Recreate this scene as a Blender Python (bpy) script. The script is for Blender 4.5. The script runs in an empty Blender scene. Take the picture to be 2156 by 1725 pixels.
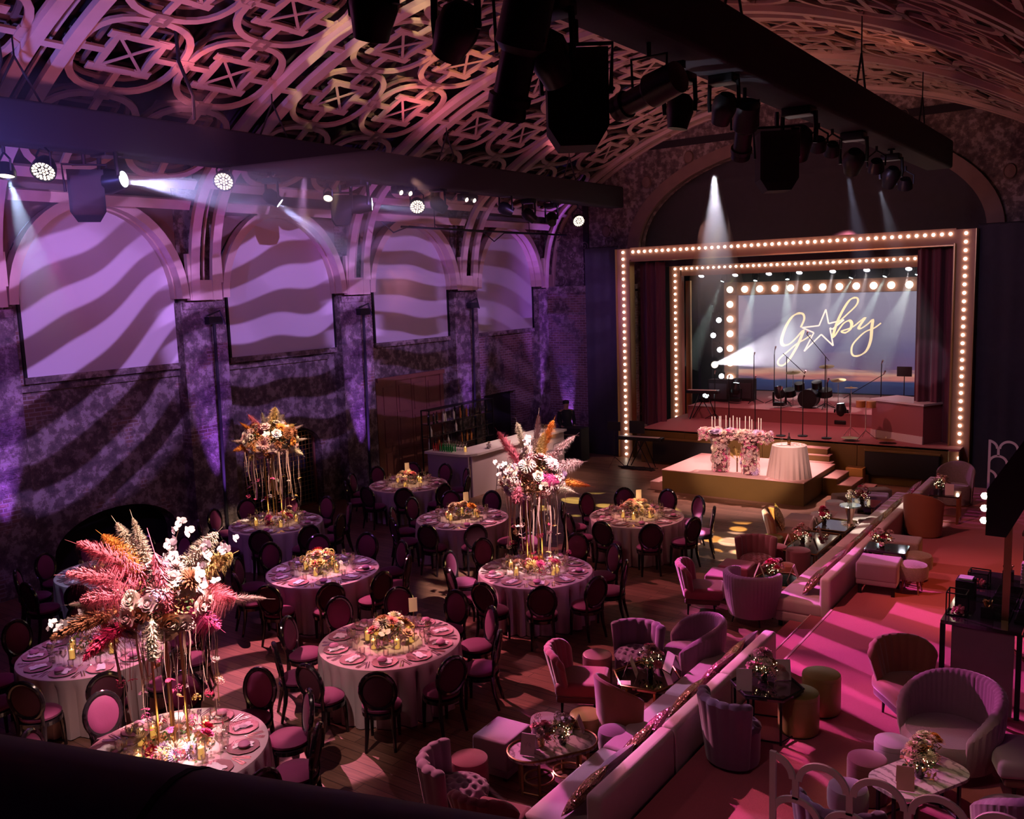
import bpy, math, random
from mathutils import Vector, Matrix, Quaternion
from mathutils.geometry import tessellate_polygon
PI = math.pi
R_ = math.radians
rnd = random.Random(7)
sc = bpy.context.scene
C = sc.collection

# ---------------------------------------------------------------- camera
cam = bpy.data.cameras.new('camera')
camo = bpy.data.objects.new('camera', cam)
C.objects.link(camo)
cam.sensor_fit = 'HORIZONTAL'
cam.sensor_width = 36
cam.lens = 1901.26 / 2156 * 36
cam.clip_start = .05
cam.clip_end = 200
yaw, pit, rol = -0.62053, 0.134247, -0.034379
fw = Vector((math.sin(yaw) * math.cos(pit), math.cos(yaw) * math.cos(pit), -math.sin(pit)))
rt = Vector((math.cos(yaw), -math.sin(yaw), 0))
up = rt.cross(fw)
r2 = rt * math.cos(rol) + up * math.sin(rol)
u2 = -rt * math.sin(rol) + up * math.cos(rol)
mm = Matrix((r2, u2, -fw)).transposed().to_4x4()
mm.translation = Vector((0, 0, 5.28))
camo.matrix_world = mm
sc.camera = camo
sc.view_settings.view_transform = 'Standard'
sc.view_settings.look = 'None'
sc.view_settings.exposure = 0.0
sc.view_settings.gamma = 1
sc.view_settings.use_curve_mapping = False
sc.cycles.max_bounces = 5
sc.cycles.diffuse_bounces = 2
sc.cycles.glossy_bounces = 2
sc.cycles.transmission_bounces = 4
sc.cycles.transparent_max_bounces = 8
sc.cycles.volume_bounces = 0
sc.cycles.sample_clamp_indirect = 3
sc.cycles.sample_clamp_direct = 0
sc.cycles.caustics_reflective = False
sc.cycles.caustics_refractive = False
sc.cycles.volume_max_steps = 64

# ---------------------------------------------------------------- world and lamps
wd = bpy.data.worlds.new('world')
sc.world = wd
wd.use_nodes = True
wd.node_tree.nodes['Background'].inputs[0].default_value = (.30, .10, .34, 1)
wd.node_tree.nodes['Background'].inputs[1].default_value = .008

def aim(o, tgt):
    o.rotation_euler = (Vector(tgt) - o.location).to_track_quat('-Z', 'Y').to_euler()

def gobo(l, kind, scale, seed, lo, hi, floor_):
    l.use_nodes = True
    nt = l.node_tree
    N = nt.nodes
    em = N['Emission']
    tc = N.new('ShaderNodeTexCoord')
    mp = N.new('ShaderNodeMapping')
    nt.links.new(tc.outputs['UV'], mp.inputs[0])
    mp.inputs['Location'].default_value = (seed * 1.37, seed * .71, 0)
    if kind[:5] == 'zebra':
        mp.inputs['Rotation'].default_value = (0, 0, R_((58 if kind == 'zebra' else 8) + seed * 7))
        mp.inputs['Scale'].default_value = (scale, scale * .75, 1)
        tx = N.new('ShaderNodeTexWave')
        tx.wave_profile = 'SIN'
        tx.inputs['Scale'].default_value = 1
        tx.inputs['Distortion'].default_value = 8
        tx.inputs['Detail'].default_value = 1.0
        tx.inputs['Detail Scale'].default_value = .55
        fac = tx.outputs['Fac']
    elif kind == 'dots':
        mp.inputs['Scale'].default_value = (scale, scale, 1)
        tx = N.new('ShaderNodeTexVoronoi')
        tx.inputs['Scale'].default_value = 1
        tx.inputs['Randomness'].default_value = .35
        inv = N.new('ShaderNodeMath')
        inv.operation = 'SUBTRACT'
        inv.inputs[0].default_value = .9
        nt.links.new(tx.outputs['Distance'], inv.inputs[1])
        fac = inv.outputs[0]
    else:
        mp.inputs['Scale'].default_value = (scale, scale, 1)
        tx = N.new('ShaderNodeTexNoise')
        tx.inputs['Scale'].default_value = 1
        tx.inputs['Detail'].default_value = .5
        tx.inputs['Distortion'].default_value = .8
        fac = tx.outputs['Fac']
    if kind == 'zebra across': tx.inputs['Distortion'].default_value = 3.0
    nt.links.new(mp.outputs[0], tx.inputs['Vector'])
    mr = N.new('ShaderNodeMapRange')
    mr.interpolation_type = 'SMOOTHSTEP'
    mr.inputs['From Min'].default_value = lo
    mr.inputs['From Max'].default_value = hi
    mr.inputs['To Min'].default_value = floor_
    nt.links.new(fac, mr.inputs['Value'])
    nt.links.new(mr.outputs[0], em.inputs['Strength'])

def spot(loc, tgt, col, e, ang, blend=.4, rad=.04, g=None, name='spot_lamp'):
    l = bpy.data.lights.new(name, 'SPOT')
    l.energy = e
    l.color = col
    l.spot_size = R_(ang)
    l.spot_blend = blend
    l.shadow_soft_size = rad
    o = bpy.data.objects.new(name, l)
    C.objects.link(o)
    o.location = loc
    aim(o, tgt)
    if g:
        gobo(l, *g)
    return o

def point(loc, col, e, rad=.1):
    l = bpy.data.lights.new('lamp_glow', 'POINT')
    l.energy = e
    l.color = col
    l.shadow_soft_size = rad
    o = bpy.data.objects.new('lamp_glow', l)
    C.objects.link(o)
    o.location = loc
    return o

PUR, MAG, PNK, AMB, WHT = (.44, .20, 1.0), (1.0, .10, .55), (1.0, .32, .45), (1.0, .66, .26), (1.0, .86, .74)
LX, RX = -13.6, -4.2          # the two trusses
TABLES = {'A': (-7.96, 8.21), 'B': (-7.95, 11.62), 'C': (-11.03, 9.90), 'D': (-14.22, 11.61), 'E': (-11.1, 13.7),
          'F': (-14.23, 15.59), 'G': (-8.12, 15.44), 'H': (-7.9, 4.97), 'I': (-11.13, 5.97), 'J': (-14.2, 8.1)}
# zebra gobos thrown on the brick wall from the truss over the lounge
for i, (y, ty, e) in enumerate(((8.0, 8.9, 4200), (11.5, 14.2, 3700), (15.5, 18.8, 2300), (19.0, 23.2, 900))):
    spot((RX - .85, y, 7.2), (-16.8, ty, 4.7), (.56, .29, 1.0), e, 31, .25, .03, ('zebra', 3.1, i * 1.7 + 1.3, .43, .60, .06))
# purple ghost wash of the wall
spot((-9, 4, 7.2), (-16.8, 13, 3.0), (.34, .10, .55), 500, 80, .8, .2)
# vault washes from both trusses
for y in (4.5, 9.5, 15.0, 21.0):
    spot((LX + .2, y, 8.4), (LX + 2.4, y + 1.2, 10), (1.0, .22, .33) if y > 7 else (.85, .18, .5), 70 if y < 18 else 45, 165, .9, .15)
for y in (5, 11, 18):
    spot((RX, y, 8.4), (RX - .6, y, 10.5), (1.0, .30, .20), 24, 168, .9, .15)
spot((-8.4, 9, 5.2), (-14.2, 11, 9.2), (1.0, .24, .34), 330, 100, .8, .3)
spot((-8.4, 4, 5.2), (-13.8, 6.2, 9.0), (.80, .20, .52), 380, 95, .8, .3)
spot((-8.4, 16, 4.0), (-14.2, 19, 8.6), (.9, .2, .42), 200, 100, .8, .3)
spot((-8.6, 14, 3.5), (-5.5, 21, 9.6), (1.0, .30, .22), 190, 90, .8, .3)
# pale patches on the vault
spot((RX - .85, 9.2, 7.3), (-12.2, 12.8, 9.7), (1.0, .74, .42), 2600, 20, .3, .02, ('blob', 4, 2.2, .5, .56, 0))
spot((RX - .85, 12, 7.3), (-11.4, 14.8, 9.9), (1.0, .40, .22), 2200, 18, .3, .02, ('blob', 4, 5.1, .46, .52, 0))
spot((-9.5, 6, 3.5), (-2.6, 11.5, 9.2), (.9, .85, 1.0), 1500, 12, .3, .02, ('blob', 4, 7.7, .5, .56, 0))
# table pin spots: a wide pink wash and a narrow warm centre
for k, (x, y) in TABLES.items():
    pw = {'A': 1.0, 'B': 1.0, 'C': 1.0, 'D': .6, 'E': .8, 'F': .5, 'G': .8, 'H': 1.1, 'I': .7, 'J': .12}[k]
    sx = (x * .45 + (LX + .6) * .55) if x < -9 else (x * .5 + RX * .5)
    if k == 'D': sx = -12.2
    if k == 'C': sx = -10.2
    colw = {'A': (1.0, .30, .42), 'B': (1.0, .30, .75), 'C': (.85, .35, .95), 'D': (.75, .35, .8), 'G': (1.0, .38, .32), 'E': (.95, .38, .6),
            'F': (.9, .35, .45), 'H': (1.0, .33, .58), 'I': (.85, .35, .95), 'J': (.5, .3, 1)}[k]
    spot((sx, y - .5, 7.3), (x, y, .76), colw, 700 * pw, 18, .45, .05)
    spot((sx, y + .3, 7.3), (x, y, .76), (1.0, .66, .26) if k not in 'BHI' else (1.0, .60, .62), 1900 * pw, 8.5, .7, .05)
# white shafts on the three tall arrangements
spot((RX - .85, 7.0, 7.2), (-7.9, 4.97, 2.3), (1.0, .64, .56), 7500, 22, .5, .03)
spot((-6.4, 3.2, 7.3), (-7.95, 4.97, 2.4), (1.0, .62, .60), 900, 34, .5, .05)  # second light, added from above to brighten the biggest stand
spot((RX - .85, 10.3, 7.2), (-7.95, 11.62, 2.3), (1.0, .70, .66), 5500, 17, .5, .03)
spot((-11.0, 10.2, 7.2), (-14.22, 11.61, 2.3), (1.0, .68, .45), 3500, 15, .5, .03)
# striped magenta on the floor of the hall and on the carpet
spot((LX - .5, 10.2, 6.75), (-7.2, 7.4, 0), (1.0, .26, .38), 5000, 50, .4, .02, ('zebra', 3.2, 3.1, .42, .6, .05))
spot((LX - .5, 14.4, 6.75), (-6.3, 13.5, 0), (1.0, .28, .36), 2200, 44, .4, .02, ('zebra', 3.2, 6.4, .45, .62, .10))
spot((LX - .5, 7.9, 6.75), (-9.8, 6.5, 0), (1.0, .16, .60), 500, 60, .5, .02, ('blob', 5, 6.4, .45, .56, .12))
spot((LX - .5, 15.7, 6.75), (-2.6, 12.4, .42), (.92, .16, .74), 12500, 22, .3, .02, ('zebra across', 1.7, 2.0, .42, .62, .14))
spot((LX - .5, 11.7, 6.75), (-2.6, 8.5, .42), (.95, .15, .62), 7000, 24, .3, .02, ('zebra across', 1.5, 4.6, .45, .55, .05))
spot((-6.0, 10, 7.2), (-2.4, 16.5, .42), (1.0, .30, .28), 900, 50, .6, .1)  # added plain fill over the carpet, without stripes
spot((LX - .5, 18.3, 6.8), (-2.5, 20.5, .42), (.85, .2, .8), 1500, 16, .4, .02, ('zebra across', 4, 1.2, .45, .6, .1))
# lavender side light on the bench sofas and armchairs
spot((LX - .5, 10.6, 6.75), (-4.1, 8.2, .7), (.88, .50, .95), 2200, 20, .5, .02, ('zebra', 2.4, 8.8, .3, .5, .12))
spot((-8.0, 3.0, 6.5), (-4.6, 10.5, .6), (1.0, .48, .50), 60, 60, .7, .15)  # added front fill from the balcony side, not a truss lamp
spot((-9.6, 9, 7.2), (-4.6, 16.5, .5), (1.0, .50, .42), 220, 44, .6, .1)  # added fill over the middle lounge, not a truss lamp
# white and yellow pools on the floor beside table five
spot((RX - .85, 12.2, 7.0), (-6.75, 16.7, 0), (1.0, .93, .80), 26000, 12, .25, .02, ('dots', 2.6, .6, .5, .56, .04))
spot((RX - .85, 14.0, 7.1), (-6.7, 17.4, 0), (1.0, .72, .20), 16000, 16, .3, .02, ('dots', 3.2, 2.6, .56, .62, 0))
spot((RX - .85, 17.0, 7.1), (-10.2, 18.2, 0), (.85, .90, .30), 18000, 20, .3, .02, ('dots', 3.4, 4.6, .55, .6, 0))
spot((-9, 12, 7.2), (-4.3, 18.2, .5), (1.0, .92, .78), 7000, 10, .3, .02, ('dots', 2.2, 7.6, .45, .55, .06))
# dais and stage front light
spot((RX - .85, 13.2, 7.2), (-8.1, 21.6, .9), (1.0, .60, .54), 5000, 19, .5, .05)
spot((-11.0, 12.5, 7.3), (-8.4, 21.9, .6), (1.0, .45, .40), 900, 24, .5, .05)
spot((-8.4, 13, 7.4), (-8.2, 23.9, 1.0), (1.0, .38, .10), 500, 46, .6, .1)
spot((-8.3, 23.4, 7.0), (-8.2, 21.6, .6), (1.0, .55, .52), 3600, 40, .5, .08)
spot((-8.4, 22.6, 6.9), (-8.0, 24.6, 1.0), (1.0, .30, .32), 520, 85, .6, .1)
spot((-7.0, 26, 6.6), (-8.6, 27.5, 1.3), (1.0, .25, .30), 420, 100, .7, .1)
# warm light for the bar
spot((-12.0, 20.5, 5.5), (-14.0, 19.8, .9), (1.0, .62, .52), 420, 60, .6, .05)
# dim brown light on the end wall, purple on its left
spot((-8.4, 15, 7.0), (-8.4, 25.7, 8.8), (1.0, .42, .34), 420, 70, .8, .1)
spot((-12.5, 20, 5.5), (-16.4, 26.5, 3.5), (.50, .16, .85), 260, 60, .6, .1)
spot((-6, 15, 7.2), (-1.8, 24.2, 3.5), (.42, .30, .62), 500, 50, .7, .1)
spot((-10, 15, 7.2), (-13.8, 24.2, 3.5), (.34, .22, .62), 260, 40, .7, .1)
# orange light behind the kiosk
spot((-1.2, 13, 5.0), (-1.1, 14.6, .42), (1.0, .25, .05), 260, 60, .5, .05)
spot((-3.2, 3.2, 7.0), (-1.7, 8.2, .8), (1.0, .60, .62), 100, 50, .7, .1)  # added fill from the balcony side, brightens the near screen and carpet
spot((-2.2, 6.0, 6.8), (-1.5, 8.15, .9), (1.0, .70, .40), 260, 20, .6, .03)

# ---------------------------------------------------------------- mesh helpers
class MB:
    def __init__(s):
        s.v = []; s.f = []; s.m = []; s.cur = 0
    def add(s, vs, fs):
        b = len(s.v)
        s.v += [tuple(p) for p in vs]
        s.f += [tuple(i + b for i in f) for f in fs]
        s.m += [s.cur] * len(fs)
    def box(s, c, d, rz=0, rot=None):
        x, y, z = d[0] / 2, d[1] / 2, d[2] / 2
        M = rot or Matrix.Rotation(rz, 3, 'Z')
        c = Vector(c)
        vs = [c + M @ Vector((sx * x, sy * y, sz * z)) for sx in (-1, 1) for sy in (-1, 1) for sz in (-1, 1)]
        s.add(vs, [(0, 1, 3, 2), (4, 6, 7, 5), (0, 4, 5, 1), (2, 3, 7, 6), (0, 2, 6, 4), (1, 5, 7, 3)])
        return s
    def lathe(s, prof, n=20, c=(0, 0, 0), sx=1, sy=1, rot=None, caps=True, fn=None):
        c = Vector(c); vs = []; fs = []
        for k, (r, z) in enumerate(prof):
            for i in range(n):
                a = 2 * PI * i / n
                rr = r * (fn(a, k) if fn else 1)
                p = Vector((rr * math.cos(a) * sx, rr * math.sin(a) * sy, z))
                vs.append(c + (rot @ p if rot else p))
        for k in range(len(prof) - 1):
            for i in range(n):
                j = (i + 1) % n
                fs.append((k * n + i, k * n + j, (k + 1) * n + j, (k + 1) * n + i))
        if caps:
            if prof[0][0] > 1e-5: fs.append(tuple(reversed(range(n))))
            if prof[-1][0] > 1e-5: fs.append(tuple((len(prof) - 1) * n + i for i in range(n)))
        s.add(vs, fs)
        return s
    def cyl(s, c, r, h, n=16, r2=None, rot=None):
        return s.lathe([(r, 0), (r if r2 is None else r2, h)], n, c, rot=rot)
    def tube(s, pts, r, n=8, cap=True, closed=False):
        pts = [Vector(p) for p in pts]; m = len(pts)
        rs = r if isinstance(r, (list, tuple)) else [r] * m
        vs = []; fs = []; ref = None
        for i, p in enumerate(pts):
            if closed: t = pts[(i + 1) % m] - pts[i - 1]
            else: t = pts[min(i + 1, m - 1)] - pts[max(i - 1, 0)]
            t = t.normalized() if t.length > 1e-9 else Vector((0, 0, 1))
            if ref is None:
                ref = Vector((0, 0, 1)) if abs(t.z) < .9 else Vector((1, 0, 0))
            a = (ref - t * ref.dot(t)).normalized()
            b = t.cross(a); ref = a
            for k in range(n):
                w = 2 * PI * k / n
                vs.append(p + (a * math.cos(w) + b * math.sin(w)) * rs[i])
        q = m if closed else m - 1
        for i in range(q):
            for k in range(n):
                l = (k + 1) % n; i2 = (i + 1) % m
                fs.append((i * n + k, i2 * n + k, i2 * n + l, i * n + l))
        if cap and not closed:
            fs.append(tuple(reversed(range(n)))); fs.append(tuple((m - 1) * n + k for k in range(n)))
        s.add(vs, fs)
        return s
    def prism(s, poly, axis, a, b, holes=()):
        # poly in 2D; axis 'x' -> (y,z), 'y' -> (x,z), 'z' -> (x,y)
        mk = {'x': lambda p, t: (t, p[0], p[1]), 'y': lambda p, t: (p[0], t, p[1]), 'z': lambda p, t: (p[0], p[1], t)}[axis]
        loops = [list(poly)] + [list(h) for h in holes]
        flat = [p for l in loops for p in l]
        tri = tessellate_polygon([[Vector((p[0], p[1], 0)) for p in l] for l in loops])
        n = len(flat)
        vs = [mk(p, a) for p in flat] + [mk(p, b) for p in flat]
        fs = [tuple(t) for t in tri] + [tuple(i + n for i in reversed(t)) for t in tri]
        o = 0
        for l in loops:
            k = len(l)
            for i in range(k):
                j = (i + 1) % k
                fs.append((o + i, o + j, o + j + n, o + i + n))
            o += k
        s.add(vs, fs)
        return s
    def rbox(s, c, d, r=.03, n=3, rz=0, puff=0):
        # rounded box as a superellipsoid-like stack
        x, y, z = d[0] / 2, d[1] / 2, d[2] / 2
        r = min(r, x, y, z)
        prof = []
        for k in range(n + 1):
            a = -PI / 2 + PI / 2 * k / n
            prof.append((math.cos(a), -z + r + r * math.sin(a)))
        for k in range(n + 1):
            a = PI / 2 * k / n
            prof.append((math.cos(a), z - r + r * math.sin(a)))
        vs = []; fs = []; m = 4 * (n + 1)
        Mx = Matrix.Rotation(rz, 3, 'Z'); c = Vector(c)
        for q, zz in prof:
            for cx, cy, a0 in ((x - r, y - r, 0), (-x + r, y - r, PI / 2), (-x + r, -y + r, PI), (x - r, -y + r, 1.5 * PI)):
                for k in range(n + 1):
                    a = a0 + PI / 2 * k / n
                    vs.append(c + Mx @ Vector((cx + r * q * math.cos(a), cy + r * q * math.sin(a), zz)))
        for i in range(len(prof) - 1):
            for k in range(m):
                l = (k + 1) % m
                fs.append((i * m + k, i * m + l, (i + 1) * m + l, (i + 1) * m + k))
        fs.append(tuple(reversed(range(m)))); fs.append(tuple((len(prof) - 1) * m + k for k in range(m)))
        s.add(vs, fs)
        return s
    def grid(s, fn, nu, nv, closeu=False):
        vs = [fn(u / nu, v / nv) for v in range(nv + 1) for u in range(nu + (0 if closeu else 1))]
        w = nu + (0 if closeu else 1); fs = []
        for v in range(nv):
            for u in range(nu):
                u1 = (u + 1) % w
                fs.append((v * w + u, v * w + u1, (v + 1) * w + u1, (v + 1) * w + u))
        s.add(vs, fs)
        return s
    def mesh(s, name, mats, smooth=True):
        me = bpy.data.meshes.new(name)
        me.from_pydata(s.v, [], s.f)
        for m in (mats if isinstance(mats, (list, tuple)) else [mats]): me.materials.append(m)
        if max(s.m, default=0) > 0: me.polygons.foreach_set('material_index', s.m)
        if smooth:
            me.polygons.foreach_set('use_smooth', [True] * len(me.polygons))
            try: me.set_sharp_from_angle(angle=R_(42))
            except Exception: pass
        me.update()
        return me
    def build(s, name, mats, parent=None, smooth=True, loc=None, rz=0):
        return obj(name, s.mesh(name, mats, smooth), parent, loc, rz)

def obj(name, me, parent=None, loc=None, rz=0):
    o = bpy.data.objects.new(name, me)
    C.objects.link(o)
    if parent is not None: o.parent = parent
    if loc is not None: o.location = loc
    if rz: o.rotation_euler = (0, 0, rz)
    return o

def tag(o, label, cat, group=None, kind=None):
    o['label'] = label; o['category'] = cat
    if group: o['group'] = group
    if kind: o['kind'] = kind
    return o

def thing(name, label, cat, loc=(0, 0, 0), rz=0, group=None):
    o = bpy.data.objects.new(name, None)
    C.objects.link(o)
    o.location = loc; o.rotation_euler = (0, 0, rz)
    o.empty_display_size = .1
    return tag(o, label, cat, group)

def struct(name, mb, m, smooth=False):
    o = mb.build(name, m, None, smooth)
    o['kind'] = 'structure'
    return o

def dup(root, loc, rz=None, label=None, group=None, scale=None):
    r = root.copy(); C.objects.link(r)
    r.location = loc
    if rz is not None: r.rotation_euler = (0, 0, rz)
    if scale: r.scale = (scale,) * 3
    if label: r['label'] = label
    if group: r['group'] = group
    for ch in root.children:
        c = ch.copy(); C.objects.link(c); c.parent = r
        for g in ch.children:
            d = g.copy(); C.objects.link(d); d.parent = c
    return r

# ---------------------------------------------------------------- materials
def mat(name, col, rough=.6, metal=0, emit=None, es=0, var=0, vs=8, bump=0, bs=40, sheen=0, coat=0, trans=0, ior=1.45, spec=None, alpha=None):
    m = bpy.data.materials.new(name)
    m.use_nodes = True
    nt = m.node_tree; b = nt.nodes['Principled BSDF']
    b.inputs['Base Color'].default_value = (*col, 1)
    b.inputs['Roughness'].default_value = rough
    b.inputs['Metallic'].default_value = metal
    if emit: b.inputs['Emission Color'].default_value = (*emit, 1); b.inputs['Emission Strength'].default_value = es
    if sheen: b.inputs['Sheen Weight'].default_value = sheen; b.inputs['Sheen Roughness'].default_value = .4
    if coat: b.inputs['Coat Weight'].default_value = coat; b.inputs['Coat Roughness'].default_value = .05
    if trans: b.inputs['Transmission Weight'].default_value = trans; b.inputs['IOR'].default_value = ior
    if spec is not None: b.inputs['Specular IOR Level'].default_value = spec
    if alpha is not None: b.inputs['Alpha'].default_value = alpha
    if var or bump:
        tc = nt.nodes.new('ShaderNodeTexCoord')
    if var:
        n = nt.nodes.new('ShaderNodeTexNoise'); n.inputs['Scale'].default_value = vs; n.inputs['Detail'].default_value = 4
        nt.links.new(tc.outputs['Object'], n.inputs['Vector'])
        mx = nt.nodes.new('ShaderNodeMix'); mx.data_type = 'RGBA'
        mx.inputs['A'].default_value = (*[max(0, c * (1 - var)) for c in col], 1)
        mx.inputs['B'].default_value = (*[min(1, c * (1 + var)) for c in col], 1)
        nt.links.new(n.outputs['Fac'], mx.inputs['Factor'])
        nt.links.new(mx.outputs['Result'], b.inputs['Base Color'])
    if bump:
        n2 = nt.nodes.new('ShaderNodeTexNoise'); n2.inputs['Scale'].default_value = bs; n2.inputs['Detail'].default_value = 3
        nt.links.new(tc.outputs['Object'], n2.inputs['Vector'])
        bp = nt.nodes.new('ShaderNodeBump'); bp.inputs['Strength'].default_value = bump; bp.inputs['Distance'].default_value = .02
        nt.links.new(n2.outputs['Fac'], bp.inputs['Height'])
        nt.links.new(bp.outputs[0], b.inputs['Normal'])
    return m

def emis(name, col, s):
    m = bpy.data.materials.new(name); m.use_nodes = True
    nt = m.node_tree; nt.nodes.remove(nt.nodes['Principled BSDF'])
    e = nt.nodes.new('ShaderNodeEmission'); e.inputs[0].default_value = (*col, 1); e.inputs[1].default_value = s
    nt.links.new(e.outputs[0], nt.nodes['Material Output'].inputs[0])
    return m

M = {}
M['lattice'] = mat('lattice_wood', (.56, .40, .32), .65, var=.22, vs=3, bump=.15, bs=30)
M['lattice2'] = mat('lattice_wood_shaded', (.20, .13, .11), .7, var=.2, vs=3)  # lattice wood darkened: shade of the recessed layers put into the colour
M['rib'] = mat('rib_plywood', (.66, .50, .42), .55, var=.18, vs=2.5)
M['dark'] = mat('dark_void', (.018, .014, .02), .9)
M['black'] = mat('black_metal', (.02, .02, .024), .38, .6)
M['blackm'] = mat('black_matte', (.014, .013, .017), .8)
M['drape'] = mat('black_drape', (.045, .042, .055), .92, var=.2, vs=6)
M['lacq'] = mat('black_lacquer', (.012, .008, .012), .16, 0, coat=.6)
M['truss'] = mat('truss_cloth', (.014, .012, .02), .9)
M['seatshade'] = mat('mauve_velvet_shaded', (.07, .012, .03), .85)  # seat upholstery again, with the shade on the outer backs put into the colour
M['seat'] = mat('mauve_velvet', (.19, .02, .10), .75, sheen=.2, var=.15, vs=5, bump=.1, bs=120)
M['cloth'] = mat('table_linen', (.52, .42, .42), .8, var=.06, vs=4, bump=.12, bs=160)
M['gold'] = mat('gold', (.85, .58, .25), .25, 1)
M['brass'] = mat('antique_brass', (.55, .36, .16), .35, 1)
M['candle'] = mat('candle_wax', (.95, .80, .45), .6, emit=(1.0, .50, .10), es=.75)
M['taper'] = mat('taper_candle', (.95, .88, .78), .5)
M['napkin'] = mat('white_napkin', (.90, .86, .88), .8, bump=.2, bs=60)
M['charger'] = mat('charger_plate', (.42, .22, .24), .35, .1, bump=.4, bs=90)
M['favour'] = mat('mauve_favour', (.50, .20, .34), .6, bump=.2, bs=50)
M['card'] = mat('pale_card', (.72, .60, .56), .7)
M['ink'] = mat('ink', (.20, .12, .12), .8)
M['silver'] = mat('rose_gold_steel', (.80, .55, .45), .2, 1)
M['velpink'] = mat('pink_velvet', (.30, .06, .09), .75, sheen=.8, var=.15, vs=5, bump=.1, bs=80)
M['velmauve'] = mat('mauve_grey_velvet', (.27, .17, .21), .75, sheen=.8, var=.12, vs=5, bump=.1, bs=80)
M['vellilac'] = mat('lilac_velvet', (.32, .21, .31), .7, sheen=.8, var=.12, vs=5)
M['velplum'] = mat('plum_velvet', (.15, .08, .14), .7, sheen=.8, var=.15, vs=5)
M['velrust'] = mat('rust_velvet', (.27, .10, .045), .75, sheen=.7, var=.15, vs=5)
M['velrose'] = mat('rose_velvet', (.36, .15, .16), .75, sheen=.7, var=.15, vs=5)
M['velwine'] = mat('wine_velvet', (.13, .035, .04), .75, sheen=.6, var=.2, vs=5)
M['veltaupe'] = mat('taupe_boucle', (.24, .19, .18), .9, sheen=.5, var=.25, vs=30, bump=.5, bs=60)
M['leather'] = mat('olive_gold_leather', (.30, .27, .07), .38, .25, bump=.1, bs=60)
M['leatherpink'] = mat('rose_metallic_leather', (.34, .20, .16), .32, .35, bump=.1, bs=60)
M['sofa'] = mat('cream_bench_fabric', (.62, .50, .48), .8, sheen=.3, var=.08, vs=6, bump=.12, bs=120)
M['mirror'] = mat('smoked_mirror', (.30, .24, .18), .06, 1)
M['glassdark'] = mat('smoked_glass', (.04, .03, .03), .05, .2, coat=1)
M['white'] = mat('white_gloss', (.75, .68, .66), .3)
M['ochre'] = mat('ochre_board', (.15, .092, .02), .6, var=.15, vs=2)
M['pinkdeck'] = mat('pink_deck', (.72, .42, .40), .55, var=.08, vs=3)
M['curtain'] = mat('plum_curtain', (.12, .03, .05), .85, sheen=.4)
M['redfab'] = mat('riser_fabric', (.34, .12, .13), .8)
M['frame'] = mat('copper_frame', (.42, .20, .14), .55, var=.1, vs=3)
M['bulb'] = emis('marquee_bulb', (1.0, .80, .62), 9)
M['globe'] = emis('globe_bulb', (1.0, .80, .60), 5)
M['lens'] = emis('lamp_lens', (.90, .88, 1.0), 14)
M['lenswarm'] = emis('lamp_lens_warm', (1.0, .78, .62), 3)
M['lenscyan'] = emis('lamp_lens_cyan', (.70, .95, 1.0), 16)
M['fairy'] = emis('fairy_light', (1.0, .70, .38), 14)
M['steel'] = mat('bright_steel', (.6, .58, .6), .25, 1)
M['leaf'] = mat('green_leaf', (.05, .11, .03), .6, var=.4, vs=20)
M['twig'] = mat('brown_twig', (.12, .06, .03), .7)
M['dry'] = mat('dried_gold_foliage', (.50, .24, .10), .7, var=.35, vs=25)
M['rib_'] = mat('satin_ribbon', (.50, .32, .28), .4, sheen=.3)
M['carpet'] = mat('pink_carpet', (.55, .13, .17), .95, var=.12, vs=60, bump=.4, bs=180, sheen=.2)
M['baseblk'] = mat('plinth_black', (.03, .02, .02), .6)
FL = {}
for n, c in dict(cream=(.86, .72, .55), blush=(.82, .45, .42), white=(.74, .66, .66), lilac=(.62, .45, .70), crimson=(.55, .02, .10), orange=(.90, .34, .06),
                 yellow=(.88, .62, .22), fuchsia=(.72, .08, .28), rust=(.27, .10, .045), pink=(.85, .22, .30), dusty=(.60, .42, .40)).items():
    FL[n] = mat('petal_' + n, c, .7, var=.12, vs=30)

def glassmat(name, col, mixf):
    m = bpy.data.materials.new(name); m.use_nodes = True
    nt = m.node_tree; nt.nodes.remove(nt.nodes['Principled BSDF'])
    t = nt.nodes.new('ShaderNodeBsdfTransparent'); t.inputs[0].default_value = (*col, 1)
    g = nt.nodes.new('ShaderNodeBsdfGlossy'); g.inputs['Roughness'].default_value = .08
    lw = nt.nodes.new('ShaderNodeLayerWeight'); lw.inputs[0].default_value = mixf
    mx = nt.nodes.new('ShaderNodeMixShader')
    nt.links.new(lw.outputs['Facing'], mx.inputs[0]); nt.links.new(t.outputs[0], mx.inputs[1]); nt.links.new(g.outputs[0], mx.inputs[2])
    nt.links.new(mx.outputs[0], nt.nodes['Material Output'].inputs[0])
    return m
M['glass'] = glassmat('thin_glass', (.97, .94, .92), .45)

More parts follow.
